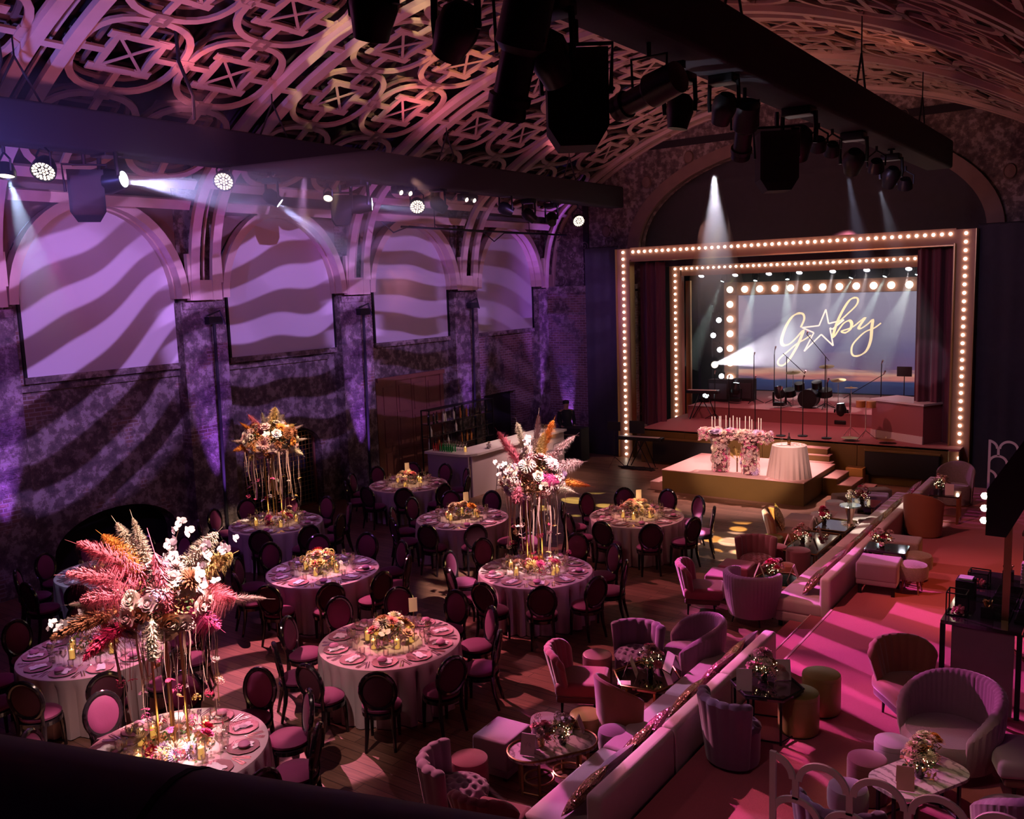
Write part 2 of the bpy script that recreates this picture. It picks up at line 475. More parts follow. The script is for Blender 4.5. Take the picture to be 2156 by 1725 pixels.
def floor_mat():
    m = bpy.data.materials.new('oak_planks'); m.use_nodes = True
    nt = m.node_tree; N = nt.nodes; L = nt.links; b = N['Principled BSDF']
    tc = N.new('ShaderNodeTexCoord'); br = N.new('ShaderNodeTexBrick')
    br.inputs['Scale'].default_value = 1; br.inputs['Brick Width'].default_value = 1.5; br.inputs['Row Height'].default_value = .15
    br.inputs['Mortar Size'].default_value = .004; br.inputs['Color1'].default_value = (.20, .095, .06, 1)
    br.inputs['Color2'].default_value = (.34, .18, .12, 1); br.inputs['Mortar'].default_value = (.03, .015, .01, 1)
    L.new(tc.outputs['Object'], br.inputs['Vector'])
    mp = N.new('ShaderNodeMapping'); mp.inputs['Scale'].default_value = (1.2, 14, 1); L.new(tc.outputs['Object'], mp.inputs[0])
    no = N.new('ShaderNodeTexNoise'); no.inputs['Scale'].default_value = 2; no.inputs['Detail'].default_value = 6; L.new(mp.outputs[0], no.inputs['Vector'])
    mx = N.new('ShaderNodeMix'); mx.data_type = 'RGBA'; mx.blend_type = 'MULTIPLY'; mx.inputs['Factor'].default_value = .7
    cr = N.new('ShaderNodeValToRGB'); cr.color_ramp.elements[0].position = .3; cr.color_ramp.elements[0].color = (.45, .45, .45, 1); cr.color_ramp.elements[1].position = .7
    L.new(no.outputs['Fac'], cr.inputs[0]); L.new(br.outputs['Color'], mx.inputs['A']); L.new(cr.outputs[0], mx.inputs['B'])
    L.new(mx.outputs['Result'], b.inputs['Base Color']); b.inputs['Roughness'].default_value = .42
    bp = N.new('ShaderNodeBump'); bp.inputs['Strength'].default_value = .15; L.new(no.outputs['Fac'], bp.inputs['Height']); L.new(bp.outputs[0], b.inputs['Normal'])
    return m
M['floor'] = floor_mat()

def wall_mat(name, brick):
    m = bpy.data.materials.new(name); m.use_nodes = True
    nt = m.node_tree; N = nt.nodes; L = nt.links; b = N['Principled BSDF']
    tc = N.new('ShaderNodeTexCoord')
    sw = N.new('ShaderNodeSeparateXYZ'); L.new(tc.outputs['Object'], sw.inputs[0])
    ad = N.new('ShaderNodeMath'); ad.operation = 'ADD'; L.new(sw.outputs[0], ad.inputs[0]); L.new(sw.outputs[1], ad.inputs[1])
    cb = N.new('ShaderNodeCombineXYZ'); L.new(ad.outputs[0], cb.inputs[0]); L.new(sw.outputs[2], cb.inputs[1])
    br = N.new('ShaderNodeTexBrick'); br.inputs['Scale'].default_value = 1
    br.inputs['Brick Width'].default_value = .23; br.inputs['Row Height'].default_value = .08; br.inputs['Mortar Size'].default_value = .012
    br.inputs['Color1'].default_value = (.16, .085, .07, 1); br.inputs['Color2'].default_value = (.30, .17, .14, 1); br.inputs['Mortar'].default_value = (.36, .30, .29, 1)
    L.new(cb.outputs[0], br.inputs['Vector'])
    n1 = N.new('ShaderNodeTexNoise'); n1.inputs['Scale'].default_value = .9; n1.inputs['Detail'].default_value = 7; n1.inputs['Roughness'].default_value = .62; L.new(tc.outputs['Object'], n1.inputs['Vector'])
    n2 = N.new('ShaderNodeTexNoise'); n2.inputs['Scale'].default_value = 4.5; n2.inputs['Detail'].default_value = 8; n2.inputs['Roughness'].default_value = .7; L.new(tc.outputs['Object'], n2.inputs['Vector'])
    vo = N.new('ShaderNodeTexVoronoi'); vo.feature = 'DISTANCE_TO_EDGE'; vo.inputs['Scale'].default_value = 2.2; L.new(n2.outputs['Color'], vo.inputs['Vector'])
    pr = N.new('ShaderNodeValToRGB'); e = pr.color_ramp.elements
    e[0].position = .33; e[0].color = (.075, .06, .065, 1); e[1].position = .74; e[1].color = (.44, .38, .37, 1)
    x = e.new(.5); x.color = (.20, .15, .14, 1); x = e.new(.56); x.color = (.40, .33, .31, 1)
    L.new(n2.outputs['Fac'], pr.inputs[0])
    p2 = N.new('ShaderNodeValToRGB'); e = p2.color_ramp.elements; e[0].position = .58 - .14 * brick; e[1].position = .63 - .14 * brick
    L.new(n1.outputs['Fac'], p2.inputs[0])
    mx = N.new('ShaderNodeMix'); mx.data_type = 'RGBA'
    if brick >= 0:
        L.new(p2.outputs[0], mx.inputs['Factor']); L.new(pr.outputs[0], mx.inputs['A']); L.new(br.outputs['Color'], mx.inputs['B'])
    else:
        mx.inputs['Factor'].default_value = .0; L.new(pr.outputs[0], mx.inputs['A'])
    m2 = N.new('ShaderNodeMix'); m2.data_type = 'RGBA'; m2.blend_type = 'MULTIPLY'; m2.inputs['Factor'].default_value = .85
    c3 = N.new('ShaderNodeValToRGB'); c3.color_ramp.elements[0].position = .35; c3.color_ramp.elements[0].color = (.42, .4, .42, 1); c3.color_ramp.elements[1].position = .62
    L.new(n1.outputs['Fac'], c3.inputs[0]); L.new(mx.outputs['Result'], m2.inputs['A']); L.new(c3.outputs[0], m2.inputs['B'])
    L.new(m2.outputs['Result'], b.inputs['Base Color']); b.inputs['Roughness'].default_value = .85
    hs = N.new('ShaderNodeMath'); hs.operation = 'ADD'; L.new(n2.outputs['Fac'], hs.inputs[0])
    ml = N.new('ShaderNodeMath'); ml.operation = 'MULTIPLY'; ml.inputs[1].default_value = .5 if brick >= 0 else .0
    L.new(br.outputs['Fac'], ml.inputs[0]); L.new(ml.outputs[0], hs.inputs[1])
    bp = N.new('ShaderNodeBump'); bp.inputs['Strength'].default_value = .9; bp.inputs['Distance'].default_value = .06
    L.new(hs.outputs[0], bp.inputs['Height']); L.new(bp.outputs[0], b.inputs['Normal'])
    return m
M['plaster'] = wall_mat('weathered_plaster', 0)
M['brick'] = wall_mat('exposed_brick', 1)
M['plain'] = wall_mat('stained_plaster', -1)
M['blind'] = mat('pale_roller_blind', (.62, .58, .60), .8)
M['doorwood'] = mat('red_brown_door', (.20, .07, .05), .55, var=.25, vs=3)

# ---------------------------------------------------------------- the hall
XC, RV, ZT = -8.4, 11.9, 10.3
XW = -16.55
RIBS = [3.0, 7.52, 12.03, 16.56, 21.1, 25.5]
# vault profile: list of (s, x, z, nx, nz) by arc length from the crown
def make_profile():
    pts = []
    th1 = math.asin(7.2 / RV)
    for i in range(61):
        th = th1 * i / 60
        pts.append((RV * math.sin(th), ZT - RV + RV * math.cos(th)))
    P = [(7.2, pts[-1][1]), (7.85, pts[-1][1] - .5), (8.12, 6.5), (8.15, 5.24)]
    for i in range(1, 31):
        t = i / 30; a = (1 - t) ** 3; b = 3 * (1 - t) ** 2 * t; c = 3 * (1 - t) * t * t; d = t ** 3
        pts.append((a * P[0][0] + b * P[1][0] + c * P[2][0] + d * P[3][0], a * P[0][1] + b * P[1][1] + c * P[2][1] + d * P[3][1]))
    s = [0]
    for i in range(1, len(pts)): s.append(s[-1] + math.dist(pts[i], pts[i - 1]))
    return s, pts
PS, PP = make_profile()
SMAX = PS[-1]
import bisect
def prof(s):
    a = min(abs(s), SMAX - 1e-6); i = min(max(bisect.bisect_right(PS, a) - 1, 0), len(PS) - 2)
    t = (a - PS[i]) / (PS[i + 1] - PS[i])
    d = PP[i][0] * (1 - t) + PP[i + 1][0] * t; z = PP[i][1] * (1 - t) + PP[i + 1][1] * t
    tx, tz = PP[i + 1][0] - PP[i][0], PP[i + 1][1] - PP[i][1]; l = math.hypot(tx, tz)
    nx, nz = -tz / l, tx / l
    sg = 1 if s >= 0 else -1
    return XC + sg * d, z, sg * nx, nz
def vp(s, y, off=0):
    x, z, nx, nz = prof(s)
    return (x + nx * off, y, z + nz * off)

def vstrip(mb, path, w, off, th=.05, closed=False):
    # ribbon following a 2D path (s, y) on the vault
    n = len(path); L = []
    for i, (s, y) in enumerate(path):
        if closed: a, b = path[i - 1], path[(i + 1) % n]
        else: a, b = path[max(i - 1, 0)], path[min(i + 1, n - 1)]
        dx, dy = b[0] - a[0], b[1] - a[1]; l = math.hypot(dx, dy) or 1
        nx, ny = -dy / l * w / 2, dx / l * w / 2
        L += [vp(s + nx, y + ny, off), vp(s - nx, y - ny, off), vp(s + nx, y + ny, off + th), vp(s - nx, y - ny, off + th)]
    fs = []
    for i in range(n if closed else n - 1):
        a = i * 4; b = ((i + 1) % n) * 4
        fs += [(a, b, b + 1, a + 1), (a, a + 2, b + 2, b), (a + 1, b + 1, b + 3, a + 3)]
    if not closed: fs += [(0, 1, 3, 2), (n * 4 - 4, n * 4 - 2, n * 4 - 1, n * 4 - 3)]
    mb.add(L, fs)

def sq(cs, cy, h, k=3):
    p = []
    for (a, b), (c, d) in (((-h, -h), (h, -h)), ((h, -h), (h, h)), ((h, h), (-h, h)), ((-h, h), (-h, -h))):
        for i in range(k): p.append((cs + a + (c - a) * i / k, cy + b + (d - b) * i / k))
    return p
def sup(cs, cy, r, e=2.7, n=28):
    return [(cs + r * math.copysign(abs(math.cos(t)) ** (2 / e), math.cos(t)), cy + r * math.copysign(abs(math.sin(t)) ** (2 / e), math.sin(t)))
            for t in [2 * PI * (i + .5) / n for i in range(n)]]
def lattice(mb, m2, cs, cy, a):
    h = a / 2
    vstrip(mb, sup(cs, cy, h * .94, 2.5), .12, 0, closed=True)
    vstrip(mb, sq(cs, cy, .40), .13, .004, closed=True)
    for sx in (-1, 1):
        vstrip(mb, [(cs + sx * .42, cy), (cs + sx * .62, cy), (cs + sx * h * .9, cy)], .12, .008)
        vstrip(mb, [(cs, cy + sx * .42), (cs, cy + sx * h * .9)], .12, .008)
        vstrip(mb, sq(cs + sx * h, cy, .105, 2), .10, -.006, closed=True)
        vstrip(mb, sq(cs, cy + sx * h, .105, 2), .10, -.006, closed=True)
        vstrip(mb, [(cs - .33, cy - sx * .33), (cs + .33, cy + sx * .33)], .05, .012, .02)
        for sy in (-1, 1):
            vstrip(mb, [(cs + sx * .40 - .08, cy + sy * .40), (cs + sx * .40 + .08, cy + sy * .40)], .30, .010, .03) if sx * sy > 0 else \
                vstrip(mb, [(cs + sx * .40, cy + sy * .40 - .15), (cs + sx * .40, cy + sy * .40 + .15)], .16, .010, .03)
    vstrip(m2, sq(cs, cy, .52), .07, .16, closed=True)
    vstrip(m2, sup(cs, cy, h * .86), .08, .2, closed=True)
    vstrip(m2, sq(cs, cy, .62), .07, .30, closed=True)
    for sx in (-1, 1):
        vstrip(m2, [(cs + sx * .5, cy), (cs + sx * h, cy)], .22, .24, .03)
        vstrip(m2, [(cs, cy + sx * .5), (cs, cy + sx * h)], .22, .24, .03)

for bi in range(5):
    y0, y1 = RIBS[bi], RIBS[bi + 1]
    mb, m2 = MB(), MB()
    cyc = (y0 + y1) / 2
    a = 1.9
    for k in range(9):
        cs = -7.2 + a * k
        lattice(mb, m2, cs, cyc - .955, a); lattice(mb, m2, cs, cyc + .955, a)
    for q in range(10):      # border strips either side of the cells
        pass
    for sgn in (-1, 1):
        vstrip(mb, [(-8.2 + i * .41, cyc + sgn * 1.95) for i in range(43)], .12, .0)
    for ss in (-8.2, -8.65): # the two long beams over the arches
        vstrip(mb, [(ss, y0 + .45 + (y1 - y0 - .9) * i / 8) for i in range(9)], .20, -.02, .08)
    struct('ceiling', mb, M['lattice'])
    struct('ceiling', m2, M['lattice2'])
# dark boarding above the fretwork
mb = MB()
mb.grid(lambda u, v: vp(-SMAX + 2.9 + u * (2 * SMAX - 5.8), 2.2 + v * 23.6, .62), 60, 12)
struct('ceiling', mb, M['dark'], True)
# ribs: a pair of bands with ties on every pier
for i, y in enumerate(RIBS):
    if i == 0: continue
    mb = MB()
    N_ = 70
    for sy in (-.26, .26):
        vstrip(mb, [(-SMAX + 2 * SMAX * k / N_, y + sy) for k in range(N_ + 1)], .21, -.10, .10)
        vstrip(mb, [(-SMAX + 2 * SMAX * k / N_, y + sy * .38) for k in range(N_ + 1)], .035, .12, .06)
    for k in range(12):
        s = -8.15 + 1.9 * k * .75
        vstrip(mb, [(s, y - .2), (s, y + .2)], .12, -.09, .05)
    mb.box((XW + .03, y, 5.45), (.12, .80, .42))
    mb.box((XW + .06, y - .34, 5.9), (.10, .18, .6)); mb.box((XW + .06, y + .34, 5.9), (.10, .18, .6))
    o = struct('trim_%d' % (i + 1), mb, M['rib'])
# arches between the ribs along the wall
for bi in range(1, 5):
    y0, y1 = RIBS[bi] + .42, RIBS[bi + 1] - .42
    c, a = (y0 + y1) / 2, (y1 - y0) / 2
    mb = MB()
    def arch(r, zz, t): return (c + r * math.cos(t), zz + (r / a) * 2.0 * math.sin(t))
    n = 26
    outer = [arch(a, 5.28, PI * i / n) for i in range(n + 1)]
    inner = [arch(a - .17, 5.28, PI * i / n) for i in range(n, -1, -1)]
    mb.prism(outer + inner, 'x', XW - .12, XW + .10)
    outer = [arch(a - .06, 5.28, PI * i / n) for i in range(n + 1)]
    inner = [arch(a - .20, 5.28, PI * i / n) for i in range(n, -1, -1)]
    mb.prism(outer + inner, 'x', XW - .30, XW - .13)
    struct('trim_%d' % (10 + bi), mb, M['rib'])
    # lunette boarding above the arch, set back
    mb = MB()
    poly = [(y0 - .3, 5.3)] + [arch(a - .02, 5.28, PI * (1 - i / n)) for i in range(n + 1)] + [(y1 + .3, 5.3), (y1 + .3, 8.2), (y0 - .3, 8.2)]
    mb.prism(poly, 'x', XW - .27, XW - .22)
    struct('wall_spandrel_%d' % bi, mb, M['lattice2'])

# floor
mb = MB(); mb.box((-8.2, 13, -.1), (19, 34, .2)); struct('floor', mb, M['floor'])
# left wall: plaster bays, with low arched recesses, and piers
def arched(y0, y1, zs, rise, n=14):
    c, a = (y0 + y1) / 2, (y1 - y0) / 2
    return [(y0, 0.0)] + [(c - a * math.cos(PI * i / n), zs + rise * math.sin(PI * i / n)) for i in range(n + 1)] + [(y1, 0.0)]
def wall_bay(name, y0, y1, opening, m):
    mb = MB()
    op = arched(*opening)
    poly = [(y0, 0), *op, (y1, 0), (y1, 8.6), (y0, 8.6)]
    mb.prism(poly, 'x', -17.35, -16.92)
    struct(name, mb, m)
wall_bay('wall_left', 2, 12.03, (8.5, 11.2, .42, .75), M['plaster'])
wall_bay('wall_left', 12.03, 16.56, (13.0, 15.4, 1.55, .6), M['plaster'])
wall_bay('wall_left', 16.56, 21.1, (17.6, 20.1, 2.85, .12), M['plaster'])
wall_bay('wall_left', 21.1, 25.7, (22.2, 23.9, 1.95, .02), M['brick'])
mb = MB(); mb.box((-17.7, 14, 4.3), (.2, 25, 9)); struct('wall_left_back', mb, M['dark'])
mb = MB()
for y0, y1 in ((8.5, 11.3), (13.1, 15.3)):
    mb.box((-16.88, (y0 + y1) / 2, 3.72), (.10, y1 - y0 + .9, .10))
struct('trim_20', mb, M['plain'])
for i, y in enumerate(RIBS):
    if y < 5: continue
    mb = MB()
    mb.box((-16.78, y, 2.6), (.34, 1.10, 5.2))
    mb.box((-16.85, y, 6.4), (.2, .9, 2.6))
    struct('wall_pier_%d' % i, mb, M['plaster'])
    mb = MB(); mb.box((-16.62, y - .02, 5.13), (.12, 1.0, .14)); struct('trim_%d' % (21 + i), mb, M['plain'])
# brick surround of the blinds
for bi in range(1, 5):
    y0, y1 = RIBS[bi], RIBS[bi + 1]
    mb = MB()
    mb.box((-16.90, y0 + .68, 5.8), (.08, .30, 4.0)); mb.box((-16.90, y1 - .62, 5.8), (.08, .24, 4.0))
    struct('wall_jamb_%d' % bi, mb, M['brick'])
BL = [(8.30, 11.50), (12.83, 15.98), (17.45, 20.48), (21.85, 24.9)]
names = ['nearest the balcony, over the low arched recess', 'above the barred doorway', 'above the tall wooden doors', 'nearest the stage']
for (y0, y1), nm in zip(BL, names):
    n = 16; c, a = (y0 + y1) / 2, (y1 - y0) / 2
    t = thing('window_blind', 'pale roller blind in the arched window ' + nm, 'blind', (-16.86, c, 3.85), group='pale blinds drawn over the arched windows')
    mb = MB()
    poly = [(-a, .08), (a, .08), (a, 2.75)] + [(a * math.cos(PI * i / n), 2.75 + .55 * math.sin(PI * i / n)) for i in range(1, n)] + [(-a, 2.75)]
    mb.prism(poly, 'x', -.02, .02); mb.build('fabric', M['blind'], t, False)
    mb = MB(); mb.box((.02, 0, .03), (.10, 2 * a + .12, .12)); mb.build('bottom_rail', M['plain'], t, False)
    for s in (-1, 1):
        mb = MB(); mb.box((.02, s * (a + .03), 1.5), (.07, .05, 3.0)); mb.build('side_rail', M['black'], t, False)
# tall wooden doors, iron-barred door, plain door
t = thing('wooden_door', 'tall reddish brown panelled folding door between two piers of the old wall', 'door', (-16.95, 18.85, 0))
for k in range(4):
    mb = MB(); y = -.93 + .62 * k
    mb.box((0, y, 1.45), (.07, .60, 2.88))
    for z in (.55, 1.45, 2.35): mb.box((.04, y, z), (.03, .42, .74))
    mb.build('door_leaf', M['doorwood'], t, False)
mb = MB(); mb.box((0, -1.35, 1.45), (.14, .18, 2.9)); mb.box((0, 1.30, 1.45), (.14, .14, 2.9)); mb.box((.03, 0, 2.93), (.16, 2.8, .12)); mb.build('door_frame', M['doorwood'], t, False)
t = thing('barred_gate', 'dark iron grille gate in the recess behind the orange and cream arrangement', 'gate', (-17.15, 14.2, 0))
mb = MB()
for k in range(21): mb.box((0, -1.1 + .11 * k, .95), (.015, .012, 1.9))
for k in range(17): mb.box((0, 0, .08 + .115 * k), (.012, 2.2, .012))
mb.build('grille', M['brass'], t, False)
mb = MB(); mb.box((0, 0, .03), (.05, 2.3, .06)); mb.box((0, -1.14, .95), (.05, .05, 1.9)); mb.box((0, 1.14, .95), (.05, .05, 1.9)); mb.build('gate_frame', M['doorwood'], t, False)
t = thing('service_door', 'plain dark door in the brick bay behind the bar', 'door', (-17.1, 23.05, 0))
mb = MB(); mb.box((0, 0, .97), (.06, 1.5, 1.94)); mb.build('door_leaf', M['blackm'], t, False)
mb = MB(); mb.cyl((.05, -.55, 1.0), .02, .12, 8); mb.build('door_handle', M['brass'], t)
# corner of the end wall with relief ornament
mb = MB(); mb.box((-15.2, 25.62, 2.55), (3.7, .2, 5.1)); struct('wall_back_left', mb, M['brick'])
mb = MB(); mb.box((-15.2, 25.55, 5.15), (3.7, .4, .22)); mb.box((-15.2, 25.5, 4.35), (3.7, .1, .06)); struct('trim_30', mb, M['plain'])
mb = MB()
q = random.Random(3)
for k in range(26):
    cx, cz, r = -16.3 + 2.2 * q.random(), 5.45 + 1.7 * q.random(), .10 + .12 * q.random()
    sgn = q.choice((-1, 1)); a0 = q.random() * 6.3
    mb.tube([(cx + r * (1 - j / 22) * math.cos(a0 + sgn * j * .5), 25.66, cz + r * (1 - j / 22) * math.sin(a0 + sgn * j * .5)) for j in range(20)], .018, 5)
struct('trim_31', mb, M['plain'], True)
# end wall with the great arch
n = 40
arc = [(-8.4 + 4.85 * math.cos(PI * i / n), 6.35 + 2.65 * math.sin(PI * i / n)) for i in range(n + 1)]
mb = MB()
mb.box((-15.2, 25.9, 5.5), (3.9, .3, 11)); mb.box((-1.5, 25.9, 5.5), (4.1, .3, 11))
for i in range(n):
    (xa, za), (xb, zb) = arc[i], arc[i + 1]
    mb.add([(xa, 25.75, za), (xb, 25.75, zb), (xb, 25.75, 11), (xa, 25.75, 11), (xa, 26.05, za), (xb, 26.05, zb)], [(0, 1, 2, 3), (0, 4, 5, 1)])
struct('wall_back', mb, M['plain'])
mb = MB()
arc2 = [(-8.4 + 5.25 * math.cos(PI * i / n), 6.35 + 3.0 * math.sin(PI * i / n)) for i in range(n + 1)]
mb.prism(arc + list(reversed(arc2)), 'y', 25.62, 25.85); struct('trim_32', mb, M['lattice2'])
for i, (x, z) in enumerate(((-14.45, 6.95), (-3.1, 7.7), (-13.0, 8.35), (-5.6, 9.35), (-11.6, 8.95))):
    mb = MB(); mb.lathe([(.2, 0), (.17, .05), (.15, .03), (.001, .06)], 18, (x, 25.74, z), sx=.8, rot=Matrix.Rotation(PI / 2, 3, 'X'))
    struct('trim_%d' % (33 + i), mb, M['lattice2'], True)
# stage house
mb = MB()
mb.box((-8.4, 34.2, 4.5), (13, .2, 9.4)); mb.box((-15.2, 30, 4.5), (.2, 8.6, 9.4)); mb.box((-1.8, 30, 4.5), (.2, 8.6, 9.4)); mb.box((-8.4, 30, 9.4), (14, 8.6, .2))
struct('wall_stage_house', mb, M['dark'])
mb = MB(); mb.box((.55, 15.5, 4.3), (.2, 21, 8.6)); struct('wall_right', mb, M['plain'])
# uplights at the piers
UP = [(-16.35, 7.55, 1), (-16.35, 12.05, 1), (-16.35, 16.5, 1), (-16.3, 21.0, .5), (-16.3, 24.9, .8), (-16.6, 22.0, .4), (-15.9, 25.5, 1.2), (-14.9, 25.6, .8)]
for i, (x, y, s) in enumerate(UP):
    spot((x + .06, y, .28), (x - .12, y, 3.6), (.42, .12, 1.0), 1500 * s, 26, .9, .02)
for i, (x, y, s) in enumerate(UP[:3] + UP[4:5]):
    t = thing('uplighter', 'small black uplighter glowing violet at the foot of the %s pier' % ('first', 'second', 'third', 'last')[i], 'lamp', (x + .06, y, 0), group='uplighters at the foot of the wall')
    mb = MB(); mb.lathe([(.07, 0), (.08, .03), (.08, .2), (.07, .22)], 14); mb.build('housing', M['blackm'], t)
    mb = MB(); mb.cyl((0, 0, .225), .05, .01, 12); mb.build('lens', emis('violet_lens', (.4, .15, 1), 3), t)
# black cable pipes on the piers
for i, y in enumerate((12.15, 16.66, 21.2)):
    mb = MB(); mb.tube([(-16.52, y, 0.0), (-16.52, y, 1.2), (-16.5, y + .02, 3.2), (-16.45, y, 4.75)], .035, 8)
    mb.box((-16.45, y, 4.8), (.16, .34, .16)); mb.tube([(-16.4, y - .2, 4.9), (-16.36, y + .1, 5.0), (-16.4, y + .25, 4.7)], .02, 6)
    tag(mb.build('cable_pipe', M['blackm']), 'black vertical cable pipe on the %s pier' % ('second', 'third', 'fourth')[i], 'pipe', 'cable pipes on the piers')
# balcony: rolled velvet rail and parapet below it
t = thing('balcony_rail', 'dark padded velvet balcony rail crossing the lower corner of the view', 'rail')
p0, p1 = Vector((-3.6, .02, 4.40)), Vector((.9, 1.37, 4.40))
mb = MB(); mb.tube([p0.lerp(p1, k / 40) for k in range(41)], .15, 24); mb.build('padding', mat('plum_rail_velvet', (.26, .13, .26), .85, sheen=.6), t)
mb = MB(); cpt = p0.lerp(p1, .535); dd = (p1 - p0).normalized()
mb.tube([cpt - dd * .006, cpt, cpt + dd * .006], .152, 24); mb.build('seam', M['blackm'], t)
mb = MB(); mb.prism([(p0.x, p0.y - .05), (p1.x, p1.y - .05), (p1.x, p1.y + .08), (p0.x, p0.y + .08)], 'z', 3.1, 4.38); mb.build('parapet', M['blackm'], t, False)

# ---------------------------------------------------------------- dining furniture
DIRS = {20: 'sofa side near stage', 56: 'stage side near sofas', 92: 'stage side', 128: 'stage side near wall', 164: 'wall side near stage', 200: 'wall side near balcony',
        236: 'balcony side near wall', 272: 'balcony side', 308: 'balcony side near sofas', 344: 'sofa side near balcony'}
TN = {'A': 'the table with card eight', 'B': 'the middle tall-stand table', 'C': 'the crimson dahlia table', 'D': 'the wall-side tall-stand table', 'E': 'the table with card six',
      'F': 'the table nearest the bar', 'G': 'the table with card five', 'H': 'the table beside the balcony rail', 'I': 'the table behind the biggest plumes', 'J': 'the dark table by the recess'}
OFF = {k: 20 for k in TABLES}; OFF['C'] = 32; OFF['E'] = 30; OFF['H'] = 34; OFF['I'] = 12

def make_chair():
    t = thing('dining_chair', 'x', 'chair')
    # local: faces +x, seat centre at the origin
    mb = MB()
    mb.lathe([(.06, .44), (.19, .445), (.225, .46), (.235, .49), (.21, .515), (.12, .53), (.001, .533)], 22, sx=.98, sy=1.0)
    mb.build('seat', M['seat'], t)
    mb = MB(); mb.lathe([(.20, .385), (.235, .39), (.24, .44), (.20, .445)], 22); mb.build('seat_frame', M['lacq'], t)
    for sx, sy in ((1, 1), (1, -1)):
        mb = MB(); mb.tube([(.155 * sx, .155 * sy, .40), (.17 * sx, .16 * sy, .25), (.175 * sx, .165 * sy, 0)], [.032, .027, .018], 8); mb.build('leg', M['lacq'], t)
    for sy in (1, -1):
        mb = MB(); mb.tube([(-.17, .15 * sy, .44), (-.19, .155 * sy, .25), (-.25, .17 * sy, 0)], [.032, .027, .018], 8); mb.build('leg', M['lacq'], t)
    Rb = Matrix.Rotation(R_(-9), 3, 'Y')
    def bp(u, v, w): return Vector((-.225, 0, .74)) + Rb @ Vector((w, u, v))
    # oval ring
    mb = MB()
    mb.tube([bp(.20 * math.cos(a), .235 * math.sin(a), 0) for a in [2 * PI * i / 26 for i in range(26)]], .030, 8, closed=True)
    for s in (1, -1): mb.tube([(-.19, .155 * s, .42), bp(.155 * s, -.20, 0), bp(.18 * s, -.10, 0)], .022, 8)
    mb.build('back_frame', M['lacq'], t)
    for w0, w1, nm_, mt_ in ((.004, .035, 'backrest', 'seat'), (-.004, -.022, 'back_cover', 'seatshade')):
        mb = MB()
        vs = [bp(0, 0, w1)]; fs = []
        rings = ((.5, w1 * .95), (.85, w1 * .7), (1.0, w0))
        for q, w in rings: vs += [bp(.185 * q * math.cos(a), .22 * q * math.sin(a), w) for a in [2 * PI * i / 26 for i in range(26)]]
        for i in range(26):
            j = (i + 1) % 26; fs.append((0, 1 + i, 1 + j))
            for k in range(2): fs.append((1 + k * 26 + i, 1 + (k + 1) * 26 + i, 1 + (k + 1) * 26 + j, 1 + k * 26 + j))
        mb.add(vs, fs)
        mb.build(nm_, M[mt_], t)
    return t
chair0 = make_chair()
first = [True]
LOOSE = {('A', 0): 7, ('B', 5): -9, ('C', 8): 10, ('G', 2): -8, ('B', 2): 12, ('I', 3): 14, ('H', 1): -12, ('E', 4): 9, ('D', 7): -6}
def place_chair(k, i):
    x, y = TABLES[k]
    a = OFF[k] + 36 * i
    if k == 'J' and 20 < a % 360 < 200: pass
    rr = 1.21 + .03 * math.sin(i * 2.3 + ord(k))
    cx, cy = x + rr * math.cos(R_(a)), y + rr * math.sin(R_(a))
    if cx < -16.0: return
    if k == 'H' and cy < 4.3 and False: return
    rz = R_(a + 180 + LOOSE.get((k, i), 3 * math.sin(i * 5 + ord(k))))
    lab = 'black oval-back chair at ' + TN[k] + ', ' + DIRS[20 + 36 * i]
    if first[0]:
        first[0] = False; chair0.location = (cx, cy, 0); chair0.rotation_euler = (0, 0, rz)
        chair0['label'] = lab; chair0['group'] = 'oval-back dining chairs'
    else: dup(chair0, (cx, cy, 0), rz, lab, 'oval-back dining chairs')
for k in TABLES:
    for i in range(10): place_chair(k, i)

# tables: top, legs; the linen is a thing of its own
tb = thing('round_table', 'x', 'table')
mb = MB(); mb.lathe([(.90, .725), (.91, .735), (.90, .75), (.001, .75)], 40); mb.build('table_top', M['dark'], tb)
for i in range(4):
    a = PI / 4 + i * PI / 2
    mb = MB(); mb.tube([(.45 * math.cos(a), .45 * math.sin(a), .72), (.5 * math.cos(a), .5 * math.sin(a), 0)], .018, 6); mb.build('leg', M['black'], tb)
def cloth_mesh(seed, n=220, R=.918, H=.757, fold=.10, folds=26):
    q = random.Random(seed); ph = [q.random() * 6 for _ in range(4)]
    mb = MB(); prof_ = [(0, H), (R * .5, H), (R * .97, H), (R, H - .006), (R + .006, H - .03)]
    prof_ += [(None, H - .03 - (H - .045) * t / 9) for t in range(1, 10)]
    def rad(k, a):
        r, z = prof_[k]
        if r is not None: return r
        d = (H - z) / H
        w = math.sin(folds * a + ph[0] + 1.1 * math.sin(2 * a + ph[1])) + .45 * math.sin(folds * 2.3 * a + ph[2])
        s_ = abs(math.sin(folds * .5 * a + ph[0] + .9 * math.sin(2 * a + ph[1]) + .5 * math.sin(5 * a + ph[3]))) ** .55
        return R + .012 + d * .045 - .13 * d ** .45 * (1 - s_) - .02 * d * w
    vs = []; fs = []
    for k in range(1, len(prof_)):
        for i in range(n):
            a = 2 * PI * i / n; r = rad(k, a)
            vs.append((r * math.cos(a), r * math.sin(a), prof_[k][1]))
    vs.append((0, 0, H)); c = len(vs) - 1
    for i in range(n): fs.append((c, i, (i + 1) % n))
    for k in range(len(prof_) - 2):
        for i in range(n):
            j = (i + 1) % n; fs.append((k * n + i, (k + 1) * n + i, (k + 1) * n + j, k * n + j))
    mb.add(vs, fs)
    return mb.mesh('tablecloth', M['cloth'])
CL = [cloth_mesh(s) for s in (1, 2, 3)]
